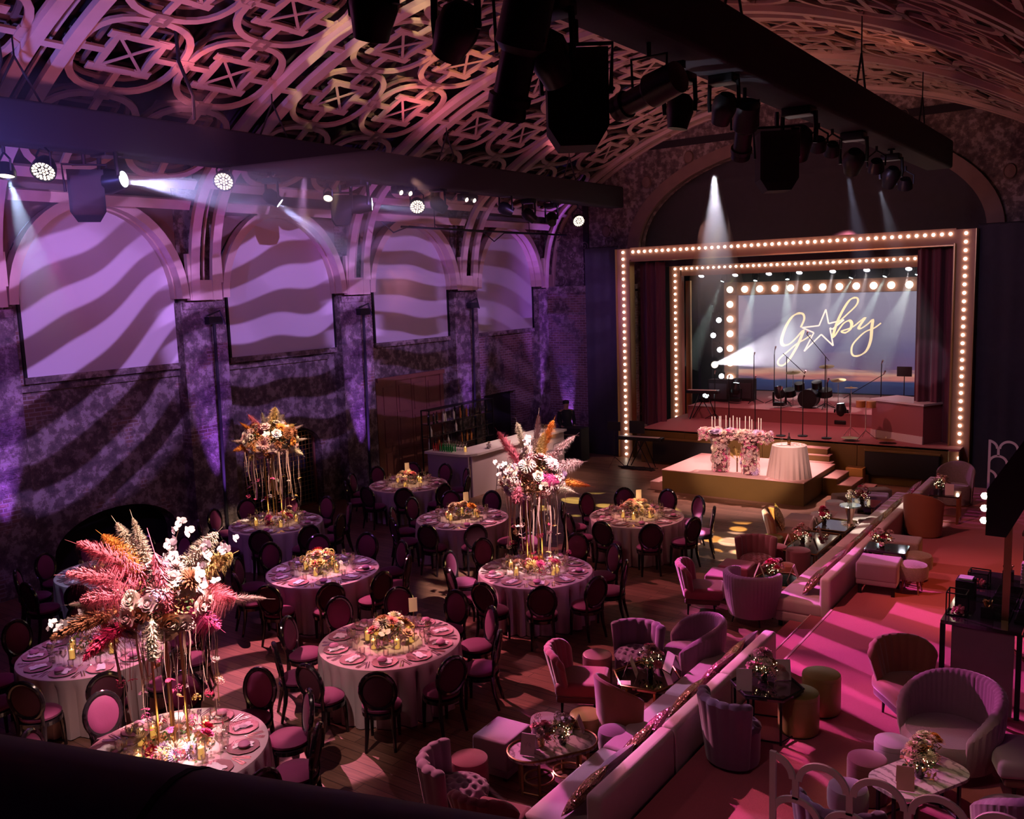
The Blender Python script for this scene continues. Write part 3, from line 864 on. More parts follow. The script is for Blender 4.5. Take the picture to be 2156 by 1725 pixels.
for n_, (k, (x, y)) in enumerate(TABLES.items()):
    lab = 'round banquet table hidden under the linen of ' + TN[k]
    if n_ == 0: tb.location = (x, y, 0); tb['label'] = lab; tb['group'] = 'round banquet tables'
    else: dup(tb, (x, y, 0), n_, lab, 'round banquet tables')
    o = obj('tablecloth', CL[n_ % 3], None, (x, y, 0), n_ * 1.3)
    tag(o, 'floor-length pale linen cloth over ' + TN[k], 'tablecloth', 'linen cloths on the round tables')

# place settings
ZT_ = .758
mb = MB(); mb.lathe([(.08, .004), (.145, .006), (.165, .016), (.16, .018), (.14, .010), (.001, .010)], 20, fn=lambda a, k: 1 + (.035 * math.cos(12 * a) if k in (2, 3) else 0)); me_ch = mb.mesh('charger_plate', M['charger'])
def crumple(seed, w, h, t):
    q = random.Random(seed); mb = MB()
    mb.grid(lambda u, v: ((u - .5) * w * (1 + .1 * math.sin(v * 7)), (v - .5) * h * (1 + .08 * math.sin(u * 9)), t * (.4 + .6 * math.sin(PI * u) * math.sin(PI * v) + .3 * math.sin(u * 14 + seed) * math.sin(v * 11))), 9, 7)
    mb.add([(-w / 2, -h / 2, 0), (w / 2, -h / 2, 0), (w / 2, h / 2, 0), (-w / 2, h / 2, 0)], [(0, 1, 2, 3)])
    return mb.mesh('napkin', M['napkin'])
me_nap = [crumple(s, .10, .19, .03) for s in (1, 2)] + [crumple(3, .15, .15, .035)]
mb = MB(); mb.lathe([(.001, 0), (.055, .006), (.062, .022), (.045, .042), (.001, .052)], 16); me_fav = mb.mesh('favour_pouch', M['favour'])
mb = MB(); mb.box((0, 0, .003), (.010, .12, .003)); mb.box((0, -.07, .003), (.022, .03, .003))
for k in (-1, 0, 1): mb.box((.008 * k, -.098, .003), (.004, .034, .003))
me_fork = mb.mesh('fork', M['silver'], False)
mb = MB(); mb.box((0, .04, .003), (.011, .09, .003)); mb.prism([(-.009, -.11), (.009, -.09), (.009, 0), (-.007, 0)], 'z', .002, .005); me_knife = mb.mesh('knife', M['silver'], False)
mb = MB(); mb.lathe([(.034, .001), (.030, .004), (.005, .010), (.004, .10), (.018, .115), (.038, .15), (.040, .185), (.034, .215), (.033, .215), (.038, .185), (.036, .15), (.016, .118), (.001, .112)], 14, caps=False); me_wine = mb.mesh('wine_glass', M['glass'])
mb = MB(); mb.lathe([(.001, .003), (.033, .001), (.036, .09), (.034, .09), (.031, .008), (.001, .010)], 14, caps=False); me_tumb = mb.mesh('tumbler', M['glass'])
mb = MB(); mb.lathe([(.032, .001), (.028, .004), (.004, .010), (.004, .10), (.02, .12), (.045, .14), (.048, .165), (.046, .165), (.042, .143), (.001, .120)], 14, caps=False); me_coupe = mb.mesh('coupe_glass', M['glass'])
def put(name, me, k, x, y, r, a, dr, da, rz, lab, cat, grp, z=ZT_):
    # dr outwards, da sideways in metres at the setting
    px = x + (r + dr) * math.cos(a) - da * math.sin(a); py = y + (r + dr) * math.sin(a) + da * math.cos(a)
    return tag(obj(name, me, None, (px, py, z), a + rz), lab, cat, grp)
for k, (x, y) in TABLES.items():
    for i in range(10):
        a = R_(OFF[k] + 36 * i); d = DIRS[20 + 36 * i]; at = TN[k] + ', ' + d
        q = random.Random(ord(k) * 31 + i)
        put('charger_plate', me_ch, k, x, y, .70, a, 0, 0, 0, 'scalloped mauve charger on ' + at, 'plate', 'charger plates at the place settings')
        put('napkin', me_nap[i % 3], k, x, y, .70, a, 0, .01, PI / 2 + .3 * q.uniform(-1, 1), 'white folded napkin on ' + at, 'napkin', 'napkins on the chargers', ZT_ + .012)
        if i % 2 == 0: put('favour_pouch', me_fav, k, x, y, .70, a, .02, -.03, 0, 'round mauve favour pouch on ' + at, 'favour', 'favour pouches on the napkins', ZT_ + .034)
        for da in (.20, .23): put('fork', me_fork, k, x, y, .74, a, 0, da, PI / 2, ('inner' if da < .21 else 'outer') + ' fork on ' + at, 'fork', 'forks on ' + at)
        for da in (-.19, -.22): put('knife', me_knife, k, x, y, .74, a, 0, da, PI / 2, ('inner' if da > -.2 else 'outer') + ' knife on ' + at, 'knife', 'knives on ' + at)
        put('wine_glass', me_wine, k, x, y, .50, a, 0, -.10, 0, 'clear wine glass on ' + at, 'glass', 'wine glasses on the tables')
        put('tumbler', me_tumb, k, x, y, .50, a, .02, 0, 0, 'clear tumbler on ' + at, 'glass', 'tumblers on the tables')
        put('coupe_glass', me_coupe, k, x, y, .48, a, 0, .10, 0, 'clear coupe glass on ' + at, 'glass', 'coupe glasses on the tables')

# ---------------------------------------------------------------- flowers (unit meshes, facing +z)
def petals(n, L, W, tilt, z0, r0, mb, cup=.5, ph=0, seg=3):
    for i in range(n):
        a = 2 * PI * i / n + ph; ca, sa = math.cos(a), math.sin(a); vs = []
        for j in range(seg + 1):
            t = j / seg; w = W * math.sin(PI * (.12 + .80 * t)) ; rr = r0 + L * (math.sin(tilt) * t + cup * .25 * t * t); zz = z0 + L * math.cos(tilt) * t * (1 - .3 * cup * t)
            for s in (-1, 0, 1):
                q_ = w * s; dz = -abs(s) * w * .25
                vs.append((ca * rr - sa * q_, sa * rr + ca * q_, zz - dz * (1 if tilt < 1 else -1)))
        fs = []
        for j in range(seg):
            for s in range(2): fs.append((j * 3 + s, j * 3 + s + 1, j * 3 + s + 4, j * 3 + s + 3))
        mb.add(vs, fs)
def me_rose():
    mb = MB(); mb.lathe([(.02, 0), (.026, .02), (.02, .04), (.001, .045)], 8)
    petals(3, .045, .026, .15, .005, .008, mb, .2); petals(5, .05, .032, .45, 0, .014, mb, .5, .3); petals(6, .055, .036, .85, -.005, .02, mb, .9, .1); petals(6, .055, .036, 1.2, -.01, .024, mb, 1, .6)
    return mb
def me_dahlia():
    mb = MB(); mb.lathe([(.018, 0), (.018, .015), (.001, .024)], 8)
    for r, t, n in ((.006, .3, 7), (.008, .65, 11), (.01, .95, 13), (.012, 1.25, 15), (.012, 1.5, 15)): petals(n, .058 + .016 * t, .010, t, .004 - .006 * t, r, mb, .4, r * 90, 2)
    return mb
def me_orchid():
    mb = MB(); petals(3, .055, .022, 1.3, 0, .004, mb, .3); petals(2, .058, .036, 1.25, .003, .004, mb, .2, .5); mb.lathe([(.006, 0), (.01, .012), (.001, .02)], 6)
    return mb
def me_cluster():
    mb = MB(); q = random.Random(5)
    for i in range(46):
        th, ph = math.acos(1 - 1.5 * q.random()), q.random() * 2 * PI; r = .055
        p = Vector((r * math.sin(th) * math.cos(ph), r * math.sin(th) * math.sin(ph), r * math.cos(th))); n_ = p.normalized()
        a = n_.orthogonal().normalized(); b = n_.cross(a); s = .013
        mb.add([p + n_ * .004, p + a * s, p + (a + b) * s * .3, p + b * s, p + (b - a) * s * .3, p - a * s, p - (a + b) * s * .3, p - b * s, p + (a - b) * s * .3], [(0, 1, 2, 3), (0, 3, 4, 5), (0, 5, 6, 7), (0, 7, 8, 1)])
    return mb
def me_spray(seed, n=60, L=.16, droop=.3, w=.012):
    # leafy sprig with many small leaves, along +z
    q = random.Random(seed); mb = MB()
    mb.tube([(0, 0, 0), (.01, 0, L * .5), (droop * L * .5, 0, L)], [.003, .002, .001], 4)
    for i in range(n):
        t = .15 + .85 * q.random(); c = Vector((droop * L * .5 * t * t, 0, L * t)); d = Vector((q.gauss(0, 1), q.gauss(0, 1), q.gauss(.2, .6))).normalized() * (.03 + .02 * q.random())
        e = d.cross(Vector((q.random(), q.random(), 1))).normalized() * w
        mb.add([c, c + d * .5 + e, c + d, c + d * .5 - e], [(0, 1, 2, 3)])
    return mb
BUILD = {'rose': me_rose, 'dahlia': me_dahlia, 'orchid': me_orchid, 'cluster': me_cluster}
FM = {}
def flower(kind, col):
    if (kind, col) not in FM: FM[kind, col] = BUILD[kind]().mesh(kind, FL[col])
    return FM[kind, col]
SPR = {'leaf': [me_spray(s).mesh('leafy_sprig', M['leaf']) for s in (1, 2)], 'dry': [me_spray(s, 90, .18, .5, .010).mesh('dried_sprig', M['dry']) for s in (3, 4)]}
def head(parent, kind, col, p, d, s=1.0):
    o = obj(kind if kind != 'cluster' else 'blossom_cluster', flower(kind, col), parent, p)
    o.rotation_mode = 'QUATERNION'; o.rotation_quaternion = Vector(d).to_track_quat('Z', 'Y'); o.scale = (s,) * 3
    return o
def plume_mesh(seed, L, W, droop, col, n=1300):
    # pampas grass plume: base at origin growing along +z, tip droops to +x; one sided fall of fine strands
    q = random.Random(seed); mb = MB()
    def st(t): return Vector((droop * L * max(t, 0) ** 2.2, .03 * L * math.sin(t * 3 + seed), L * (t - .18 * abs(droop) * t * t)))
    mb.tube([st(-.35), st(0), st(.3), st(.7), st(1)], [.004, .004, .003, .002, .001], 4)
    for i in range(n):
        t = q.random() ** .8; c = st(t * .98); tan = (st(min(1, t + .03)) - st(t)).normalized()
        env = max(0, math.sin(PI * min(1, .12 + .95 * t))) ** .6 * (1 - .25 * t)
        side = Vector((q.gauss(0, 1), q.gauss(0, 1), q.gauss(0, .3))); side = (side - tan * side.dot(tan)).normalized()
        ln = W * env * (.6 + .6 * q.random())
        p1 = c + side * ln * .62 + tan * ln * .75; p2 = c + side * ln * 1.15 + tan * ln * 1.1 + Vector((.5 * abs(droop), 0, -.35 - abs(droop) * .6)) * ln
        w = tan.cross(side).normalized() * (.0034 + .0022 * q.random())
        mb.add([c - w * .6, c + w * .6, p1 + w, p1 - w, p2], [(0, 1, 2, 3), (3, 2, 4)])
    return mb.mesh('pampas_plume', FL[col], False)
def plume(parent, seed, L, W, droop, col, p, d, roll=0, n=620, tw=1):
    o = obj('pampas_plume', plume_mesh(seed, L, W, droop, col, n), parent, p)
    o.rotation_mode = 'QUATERNION'
    o.rotation_quaternion = Vector(d).to_track_quat('Z', 'Y') @ Quaternion((0, 0, 1), roll)
    return o

# camera-facing frame used only to describe the arrangement (right, up, toward the balcony)
def tall(label, loc, plumes, sprays, cols, seed, hcore, rcore, S=1.0, group='tall pampas stands on the tables'):
    q = random.Random(seed)
    t = thing('pampas_arrangement', label, 'flower arrangement', loc, 0, group)
    v = Vector((0 - loc[0], 0 - loc[1], 0)).normalized()      # toward the balcony corner
    rgt = Vector((-v.y, v.x, 0)); 
    W = lambda a, b, c: rgt * a + Vector((0, 0, b)) + v * c
    for i in range(4):
        a = PI / 4 + i * PI / 2 + .3
        mb = MB(); mb.box((.14 * math.cos(a), .14 * math.sin(a), hcore * .45), (.018, .018, hcore * .9)); mb.build('stand_leg', M['brass'], t, False)
    mb = MB(); mb.tube([(rcore * .7 * math.cos(a), rcore * .7 * math.sin(a), hcore - .12) for a in [2 * PI * i / 30 for i in range(30)]], .008, 6, closed=True)
    mb.tube([(.14 * math.cos(a), .14 * math.sin(a), hcore * .9) for a in [2 * PI * i / 16 for i in range(16)]], .008, 6, closed=True)
    for a in (0, PI / 2): mb.tube([(-rcore * .7 * math.cos(a), -rcore * .7 * math.sin(a), hcore - .12), (rcore * .7 * math.cos(a), rcore * .7 * math.sin(a), hcore - .12)], .007, 6)
    for i in range(4):
        a = PI / 4 + i * PI / 2 + .3; mb.tube([(.14 * math.cos(a), .14 * math.sin(a), hcore * .9 - .01), (rcore * .7 * math.cos(a), rcore * .7 * math.sin(a), hcore - .12)], .007, 5)
    mb.build('stand_ring', M['brass'], t)
    # leafy core
    mb = MB()
    for i in range(1500):
        th, ph = math.acos(1 - 2 * q.random()), q.random() * 2 * PI; r = rcore * (.45 + .5 * q.random())
        c = Vector((r * math.sin(th) * math.cos(ph) * 1.15, r * math.sin(th) * math.sin(ph) * 1.15, hcore + .05 + r * .75 * math.cos(th)))
        d = Vector((q.gauss(0, 1), q.gauss(0, 1), q.gauss(0, 1))).normalized() * .05; e = d.cross(Vector((q.random() + .1, q.random(), 1))).normalized() * .017
        mb.cur = 0 if q.random() < .3 else 1
        mb.add([c, c + d * .5 + e, c + d, c + d * .5 - e], [(0, 1, 2, 3)])
    mb.cur = 0
    o = mb.build('foliage', [M['leaf'], M['dry']], t, False); o['kind'] = 'stuff'
    for i in range(84):
        th, ph = math.acos(1 - 1.75 * q.random()), q.random() * 2 * PI
        d = Vector((math.sin(th) * math.cos(ph), math.sin(th) * math.sin(ph), math.cos(th)))
        p = Vector((d.x * rcore * 1.15, d.y * rcore * 1.15, hcore + .05 + d.z * rcore * .8))
        kd = q.choice(('rose', 'rose', 'rose', 'rose', 'dahlia', 'cluster', 'cluster', 'orchid'))
        head(t, kd, q.choice(cols), p * (1 + .02 * q.random()), d, q.uniform(.9, 1.35))
    # orchid sprays on twigs
    for (a2, b2, c2) in sprays:
        p0, p1 = W(a2 * .25, hcore + (b2 - hcore) * .25, c2 * .3), W(a2, b2, c2)
        mb = MB(); mid = (p0 + p1) / 2 + Vector((0, 0, .06)); mb.tube([p0, mid, p1], [.005, .004, .002], 5); mb.build('twig', M['twig'], t)
        for j in range(11):
            u = .3 + .072 * j; pp = p0.lerp(p1, u) + Vector((q.uniform(-.06, .06), q.uniform(-.06, .06), q.uniform(-.06, .07)))
            head(t, 'orchid', 'white', pp + Vector((q.uniform(-.05, .05), q.uniform(-.05, .05), q.uniform(-.05, .05))), (v + Vector((q.uniform(-.9, .9), q.uniform(-.9, .9), .4))), q.uniform(.7, 1.2))
    for j, pl in enumerate(plumes):
        tr, tu, tc, wd_, col, dr = pl[:6]
        T = W(tr, tu, tc); p0 = W(*pl[6]) if len(pl) > 6 else W(tr * .10, hcore + (tu - hcore) * .10, tc * .1)
        e = (T - p0); Ld = e.length; e.normalize()
        dn = Vector((0, 0, -1)) + rgt * (.5 if tr > 0 else -.5) * (1 if abs(e.z) > .8 else 0); xp = (dn - e * dn.dot(e)).normalized()
        al = math.atan2(dr, 1 - .18 * dr); L = Ld / math.hypot(dr, 1 - .18 * dr)
        z = e * math.cos(al) - xp * math.sin(al); x = xp * math.cos(al) + e * math.sin(al); y = z.cross(x)
        o = obj('pampas_plume', plume_mesh(seed * 20 + j, L, wd_, dr, col), t, p0)
        o.rotation_mode = 'QUATERNION'; o.rotation_quaternion = Matrix((x, y, z)).transposed().to_quaternion()
    # hanging ribbons with blossoms and glass drops
    for i in range(50):
        a = 2 * PI * i / 50 + q.uniform(-.05, .05); r = q.uniform(.22, .56); x0, y0 = r * math.cos(a), r * math.sin(a)
        z0, L = hcore - .10, q.uniform(.35, .85) * (hcore - .15); w = q.choice((.003, .004, .007, .014)); ta = q.random() * 3
        pts = [(x0 + .01 * math.sin(k * 1.3 + i), y0 + .01 * math.cos(k * 1.1 + i), z0 - L * k / 6) for k in range(7)]
        mb = MB(); vs = []; fs = []
        for k, pt in enumerate(pts):
            c_, s_ = w * math.cos(ta + k * .25), w * math.sin(ta + k * .25); vs += [(pt[0] - c_, pt[1] - s_, pt[2]), (pt[0] + c_, pt[1] + s_, pt[2])]
        for k in range(6): fs.append((2 * k, 2 * k + 1, 2 * k + 3, 2 * k + 2))
        mb.add(vs, fs); rb = mb.build('ribbon', M['rib_'], t)
        if i % 2 == 0 and pts[-1][2] > .08: head(t, q.choice(('orchid', 'cluster')), q.choice(('white', 'fuchsia', 'crimson', 'blush', 'yellow')), pts[-1], (q.uniform(-.4, .4), q.uniform(-.4, .4), -1 if i % 3 else 1), .8)
        elif i % 6 == 1 and pts[-1][2] > .08:
            mb = MB(); mb.lathe([(.001, -.06), (.014, -.035), (.010, -.01), (.001, 0)], 8, pts[-1]); mb.build('glass_drop', M['glass'], t)
    # low posy round the foot
    for i in range(22):
        a = q.random() * 2 * PI; r = S * q.uniform(.12, .34); p = (r * math.cos(a), r * math.sin(a), q.uniform(.03, .15))
        head(t, q.choice(('rose', 'dahlia', 'cluster')), q.choice(('cream', 'yellow', 'crimson', 'blush', 'fuchsia', 'lilac')), p, (math.cos(a) * .7, math.sin(a) * .7, 1), q.uniform(.8, 1.2))
    mb = MB()
    for i in range(240):
        a = q.random() * 2 * PI; r = S * q.uniform(.05, .33); c = Vector((r * math.cos(a), r * math.sin(a), q.uniform(0, .1)))
        d = Vector((q.gauss(0, 1), q.gauss(0, 1), abs(q.gauss(0, 1)))).normalized() * .05; e = d.cross(Vector((q.random() + .1, q.random(), 1))).normalized() * .014
        mb.cur = 0 if q.random() < .5 else 1
        mb.add([c, c + d * .5 + e, c + d, c + d * .5 - e], [(0, 1, 2, 3)])
    mb.cur = 0
    o = mb.build('foot_foliage', [M['leaf'], M['dry']], t, False); o['kind'] = 'stuff'
    return t
x, y = TABLES['H']
tall('biggest pampas stand, crimson, orange and cream plumes, on the table by the balcony rail', (x, y, ZT_),
     [(-.80, 2.30, 0, .20, 'pink', .40), (-.92, 1.98, .05, .21, 'pink', .45), (-.78, 1.72, .2, .20, 'pink', .4), (-.53, 2.36, 0, .14, 'orange', .18), (-.38, 2.46, -.1, .11, 'cream', .08), (-.21, 2.50, -.1, .08, 'cream', 0),
      (.63, 2.23, 0, .13, 'cream', .10), (.77, 1.97, 0, .15, 'yellow', .15), (.08, 1.48, .45, .15, 'pink', 0, (-.04, 2.12, .22)), (.76, 1.52, .25, .21, 'pink', .50), (.55, 1.25, .35, .18, 'fuchsia', .5), (1.08, 1.42, .1, .09, 'dusty', .12),
      (-1.08, 1.36, .2, .20, 'rust', .40), (-.78, 1.15, .4, .17, 'crimson', .45), (-.90, 1.66, .0, .10, 'cream', .1), (-.13, 1.12, .52, .11, 'cream', 0, (-.10, 1.56, .45)), (.3, 2.0, -.1, .12, 'cream', .1)],
     [(.22, 2.28, 0), (.62, 2.12, .1), (-1.0, 1.56, .2), (.42, 1.75, .3)],
     ('blush', 'cream', 'dusty', 'white', 'dusty', 'blush', 'rust', 'lilac'), 11, 1.52, .43, 1.3)
x, y = TABLES['B']
tall('tall stand with pink, orange and ivory plumes on the middle table', (x, y, ZT_),
     [(-.57, 2.34, 0, .16, 'pink', 0), (-.24, 2.49, 0, .12, 'cream', 0), (.14, 2.62, -.1, .12, 'dusty', 0), (.22, 2.30, 0, .13, 'yellow', .05), (.40, 2.50, -.05, .15, 'orange', .05), (.76, 2.22, 0, .11, 'dusty', .12),
      (.88, 1.78, .1, .14, 'dusty', .15), (.99, 1.36, .1, .12, 'orange', .10), (.72, 1.30, .3, .10, 'cream', .1), (-.05, 1.55, .42, .13, 'blush', 0, (-.02, 2.0, .2)), (.42, 1.52, .45, .13, 'fuchsia', .3), (-.30, 1.18, .45, .11, 'pink', 0, (-.2, 1.5, .4)), (-.1, 2.1, .1, .11, 'cream', 0)],
     [(-.05, 2.15, .1), (-.52, 1.75, .2)],
     ('cream', 'cream', 'blush', 'white', 'lilac', 'dusty', 'cream', 'blush'), 23, 1.47, .43, 1.0)
x, y = TABLES['D']
tall('tall stand with orange, rust and cream plumes on the wall table', (x, y, ZT_),
     [(-.42, 2.28, 0, .10, 'pink', 0), (-.60, 2.12, 0, .09, 'orange', 0), (-.14, 2.30, 0, .10, 'cream', 0), (.15, 2.40, 0, .14, 'yellow', 0), (.32, 2.20, -.1, .15, 'cream', .1), (.52, 1.98, 0, .14, 'yellow', .15),
      (.72, 1.96, 0, .09, 'dusty', .1), (-.78, 1.50, .1, .14, 'orange', .3), (-.84, 1.74, 0, .08, 'dusty', 0), (-.45, 1.34, .3, .14, 'yellow', .3), (.66, 1.30, .1, .13, 'cream', .4), (.78, 1.66, 0, .08, 'cream', 0)],
     [(.3, 2.0, .1)],
     ('rust', 'rust', 'cream', 'blush', 'dusty', 'rust', 'white', 'orange'), 37, 1.62, .44, 1.0)

# low centrepieces, candles and table numbers on the other tables
def low(label, loc, cols, seed, n=13, r=.30, h=.26, fairy=False, grp='low flower centrepieces', vase=True, sc_=1.0, vase_m=None):
    q = random.Random(seed); t = thing('flower_centrepiece', label, 'flower arrangement', loc, 0, grp)
    for i in range(3 if vase else 1):
        a = i * 2.1 + seed; p = (r * .45 * math.cos(a), r * .45 * math.sin(a)) if vase else (0, 0)
        mb = MB(); mb.lathe([(.001, .004), (.035, .001), (.045, .03), (.035, .10), (.040, .12), (.036, .12), (.031, .10), (.041, .03), (.001, .008)], 14, (p[0], p[1], 0), caps=False); mb.build('vase', vase_m or M['glass'], t)
    mb = MB()
    for i in range(int(170 * sc_)):
        a = q.random() * 2 * PI; rr = r * .8 * math.sqrt(q.random()); c = Vector((rr * math.cos(a), rr * math.sin(a), h * q.uniform(.15, .95)))
        d = Vector((q.gauss(0, 1), q.gauss(0, 1), q.gauss(.6, 1))).normalized() * .06; e = d.cross(Vector((q.random() + .1, q.random(), 1))).normalized() * .013
        mb.cur = 0 if q.random() < .55 else 1
        mb.add([c, c + d * .5 + e, c + d, c + d * .5 - e], [(0, 1, 2, 3)])
    mb.cur = 0
    o = mb.build('foliage', [M['leaf'], M['dry']], t, False); o['kind'] = 'stuff'
    for i in range(n if vase else int(n * 1.6)):
        a = q.random() * 2 * PI; rr = r * q.uniform(.1, 1); z = h * (1.05 - .5 * (rr / r) ** 2) + q.uniform(-.05, .07)
        p = Vector((rr * math.cos(a), rr * math.sin(a), z))
        mb = MB(); mb.tube([(p.x * .3, p.y * .3, .03), p * .99], .0022, 4); mb.build('stem', M['leaf'], t)
        head(t, q.choice(('rose', 'rose', 'dahlia', 'cluster', 'orchid')), q.choice(cols), p, (math.cos(a) * .6 * rr / r, math.sin(a) * .6 * rr / r, 1), q.uniform(.8, 1.3) * (1 if vase else .62))
    if fairy:
        mb = MB()
        for i in range(26):
            a = q.random() * 2 * PI; rr = r * q.uniform(.2, .8); mb.lathe([(.001, -.004), (.004, 0), (.001, .004)], 6, (rr * math.cos(a), rr * math.sin(a), h * q.uniform(.4, .9)))
        o = mb.build('fairy_lights', M['fairy'], t); o['kind'] = 'stuff'
    return t
cd = thing('candle_holder', 'x', 'candle')
mb = MB(); mb.lathe([(.046, .001), (.046, .17), (.044, .17), (.044, .006), (.001, .006)], 16, caps=False); mb.build('glass_cylinder', M['glass'], cd)
mb = MB(); mb.lathe([(.034, .007), (.034, .115), (.028, .118), (.001, .112)], 14); cw = mb.build('candle', M['candle'], cd)
mb = MB(); mb.lathe([(.001, .118), (.005, .126), (.001, .142)], 6); mb.build('flame', emis('flame', (1, .6, .2), 22), cw)
fc = [True]
LOWS = {'A': (('white', 'blush', 'yellow', 'white', 'pink', 'rust'), 3, 20), 'C': (('white', 'crimson', 'cream', 'yellow', 'blush'), 5, 18), 'E': (('blush', 'orange', 'blush', 'dusty', 'pink'), 7, 18),
        'F': (('blush', 'dusty', 'cream', 'pink'), 9, 14), 'G': (('blush', 'cream', 'blush', 'pink', 'dusty'), 13, 22), 'I': (('dusty', 'lilac', 'cream'), 15, 8), 'J': (('dusty', 'cream'), 17, 8)}
for k, (x, y) in TABLES.items():
    q = random.Random(ord(k))
    if k in LOWS: low('low mixed flowers in glass vases at the centre of ' + TN[k], (x, y, ZT_), LOWS[k][0], LOWS[k][1], LOWS[k][2], .33, .24)
    for i in range(6 if k in 'AGBD' else 5):
        a = i * 2 * PI / 6 + q.random(); r = .30 if k in LOWS else .40
        loc = (x + r * math.cos(a), y + r * math.sin(a), ZT_); da_ = 20 + 36 * (round((math.degrees(a) - 20) / 36) % 10); lab = 'candle in glass, ' + DIRS[da_] + ' of flowers, ' + TN[k]
        if fc[0]: fc[0] = False; cd.location = loc; cd['label'] = lab; cd['group'] = 'pillar candles on ' + TN[k]
        else: dup(cd, loc, a, lab, 'pillar candles on ' + TN[k])
    point((x, y, ZT_ + .32), (1.0, .58, .22), 3.2 if k not in 'IJ' else 1.5, .12)
SEG = {'8': [(-.3, .25), (-.22, .45), (0, .5), (.22, .45), (.3, .25), (.2, .05), (-.2, -.08), (-.32, -.28), (-.22, -.47), (0, -.52), (.22, -.47), (.32, -.28), (.2, -.08), (-.2, .05), (-.3, .25)],
       '5': [(.25, .5), (-.2, .5), (-.25, .05), (0, .12), (.25, .0), (.3, -.25), (.1, -.48), (-.2, -.45)], '6': [(.2, .5), (-.1, .3), (-.28, -.1), (-.2, -.42), (0, -.5), (.22, -.4), (.25, -.15), (.05, .02), (-.25, -.15)]}
for k, s, dz, off in (('A', '8', .40, (.12, .35)), ('G', '5', .38, (-.05, .2)), ('E', '6', .38, (-.05, .2)), ('F', '', .36, (-.2, .2))):
    x, y = TABLES[k]; x += off[0]; y += off[1]
    t = thing('table_number', ('pale card marked ' + s if s else 'pale card turned away') + ' standing in the flowers of ' + TN[k], 'card', (x, y, ZT_), math.atan2(x, -y) + (.3 if s != '8' else .1))
    mb = MB(); mb.box((0, 0, dz), (.11, .004, .19)); mb.build('card', M['card'], t, False)
    mb = MB(); mb.tube([(0, .006, 0), (0, .006, dz - .09)], .003, 5); mb.box((0, .004, .004), (.06, .05, .008)); mb.build('holder', M['brass'], t)
    if s:
        mb = MB(); mb.tube([(px * .062, -.004, dz + .01 + pz * .085) for px, pz in SEG[s]], .0022, 4); mb.build('number', M['ink'], t)

# ---------------------------------------------------------------- stage
def bulbs(parent, pts, r, m, k_stuff=100, name='bulb', y=0):
    mb = MB(); mb.lathe([(.45, 0), (.75, .15), (1, .55), (.92, .95), (.6, 1.25), (.001, 1.4)], 10, rot=Matrix.Rotation(PI / 2, 3, 'X'))
    mb.v = [(a * r, b * r, c * r) for a, b, c in mb.v]
    me = mb.mesh(name, m)
    for p in pts[:k_stuff]: obj(name, me, parent, p)
    rest = pts[k_stuff:]
    if rest:
        m2 = MB()
        for p in rest: m2.add([(a + p[0], b + p[1], c + p[2]) for a, b, c in mb.v], mb.f)
        o = m2.build('bulb_row', m, parent); o['kind'] = 'stuff'
def lin(a, b, n): return [a + (b - a) * i / (n - 1) for i in range(n)]
# outer marquee
t = thing('marquee_frame', 'outermost copper coloured portal lined with round bulbs around the stage', 'light frame', (-8.41, 24.25, 0), group='bulb-lined portals of the stage')
mb = MB()
for s in (-1, 1): mb.box((s * 4.62, .08, 3.15), (.44, .22, 6.3))
mb.box((0, .08, 6.13), (8.8, .22, .40)); mb.build('portal', M['frame'], t, False)
mb = MB()
for s in (-1, 1): mb.box((s * 4.385, .02, 3.0), (.03, .30, 5.94)); mb.box((s * 4.85, .02, 3.15), (.02, .30, 6.3))
mb.box((0, .02, 5.925), (8.76, .30, .03)); mb.build('edge_trim', M['brass'], t, False)
pts = [(x, -.03, 6.20) for x in lin(-4.30, 4.28, 46)] + [(4.62, -.03, z) for z in lin(6.2, .12, 31)] + [(-4.63, -.03, z) for z in lin(6.2, .10, 32)]
bulbs(t, pts, .040, M['bulb'], 100)
# second marquee
t = thing('marquee_frame', 'second copper portal of round bulbs, deeper in the stage', 'light frame', (-8.8, 26.95, .55), group='bulb-lined portals of the stage')
mb = MB(); mb.box((-3.83, .08, 2.6), (.42, .2, 5.35)); mb.box((.2, .08, 5.12), (7.7, .2, .42)); mb.box((4.2, .08, 2.6), (.42, .2, 5.35)); mb.build('portal', M['frame'], t, False)
mb = MB(); mb.box((-3.5, .25, 2.4), (.16, .10, 4.7)); mb.build('side_batten', M['brass'], t, False)
bulbs(t, [(x, -.03, 5.14) for x in lin(-3.62, 3.7, 41)] + [(-3.83, -.03, z) for z in lin(5.14, .35, 25)] + [(4.2, -.03, z) for z in lin(5.14, 1.0, 22)], .038, M['bulb'])
# third marquee with globes, round the screen
t = thing('marquee_frame', 'innermost portal with large glowing globes around the screen', 'light frame', (-9.4, 32.0, .55), group='bulb-lined portals of the stage')
mb = MB(); mb.box((-3.42, .1, 2.4), (.48, .2, 4.5)); mb.box((.2, .1, 4.40), (7.6, .2, .46)); mb.box((3.9, .1, 2.4), (.48, .2, 4.5)); mb.build('portal', M['frame'], t, False)
bulbs(t, [(-3.40 + .56 * i, 0, 4.38) for i in range(13)] + [(-3.40, 0, 4.38 - .54 * i) for i in range(1, 8)] + [(3.9, 0, 4.38 - .54 * i) for i in range(1, 6)], .125, M['globe'], name='globe')
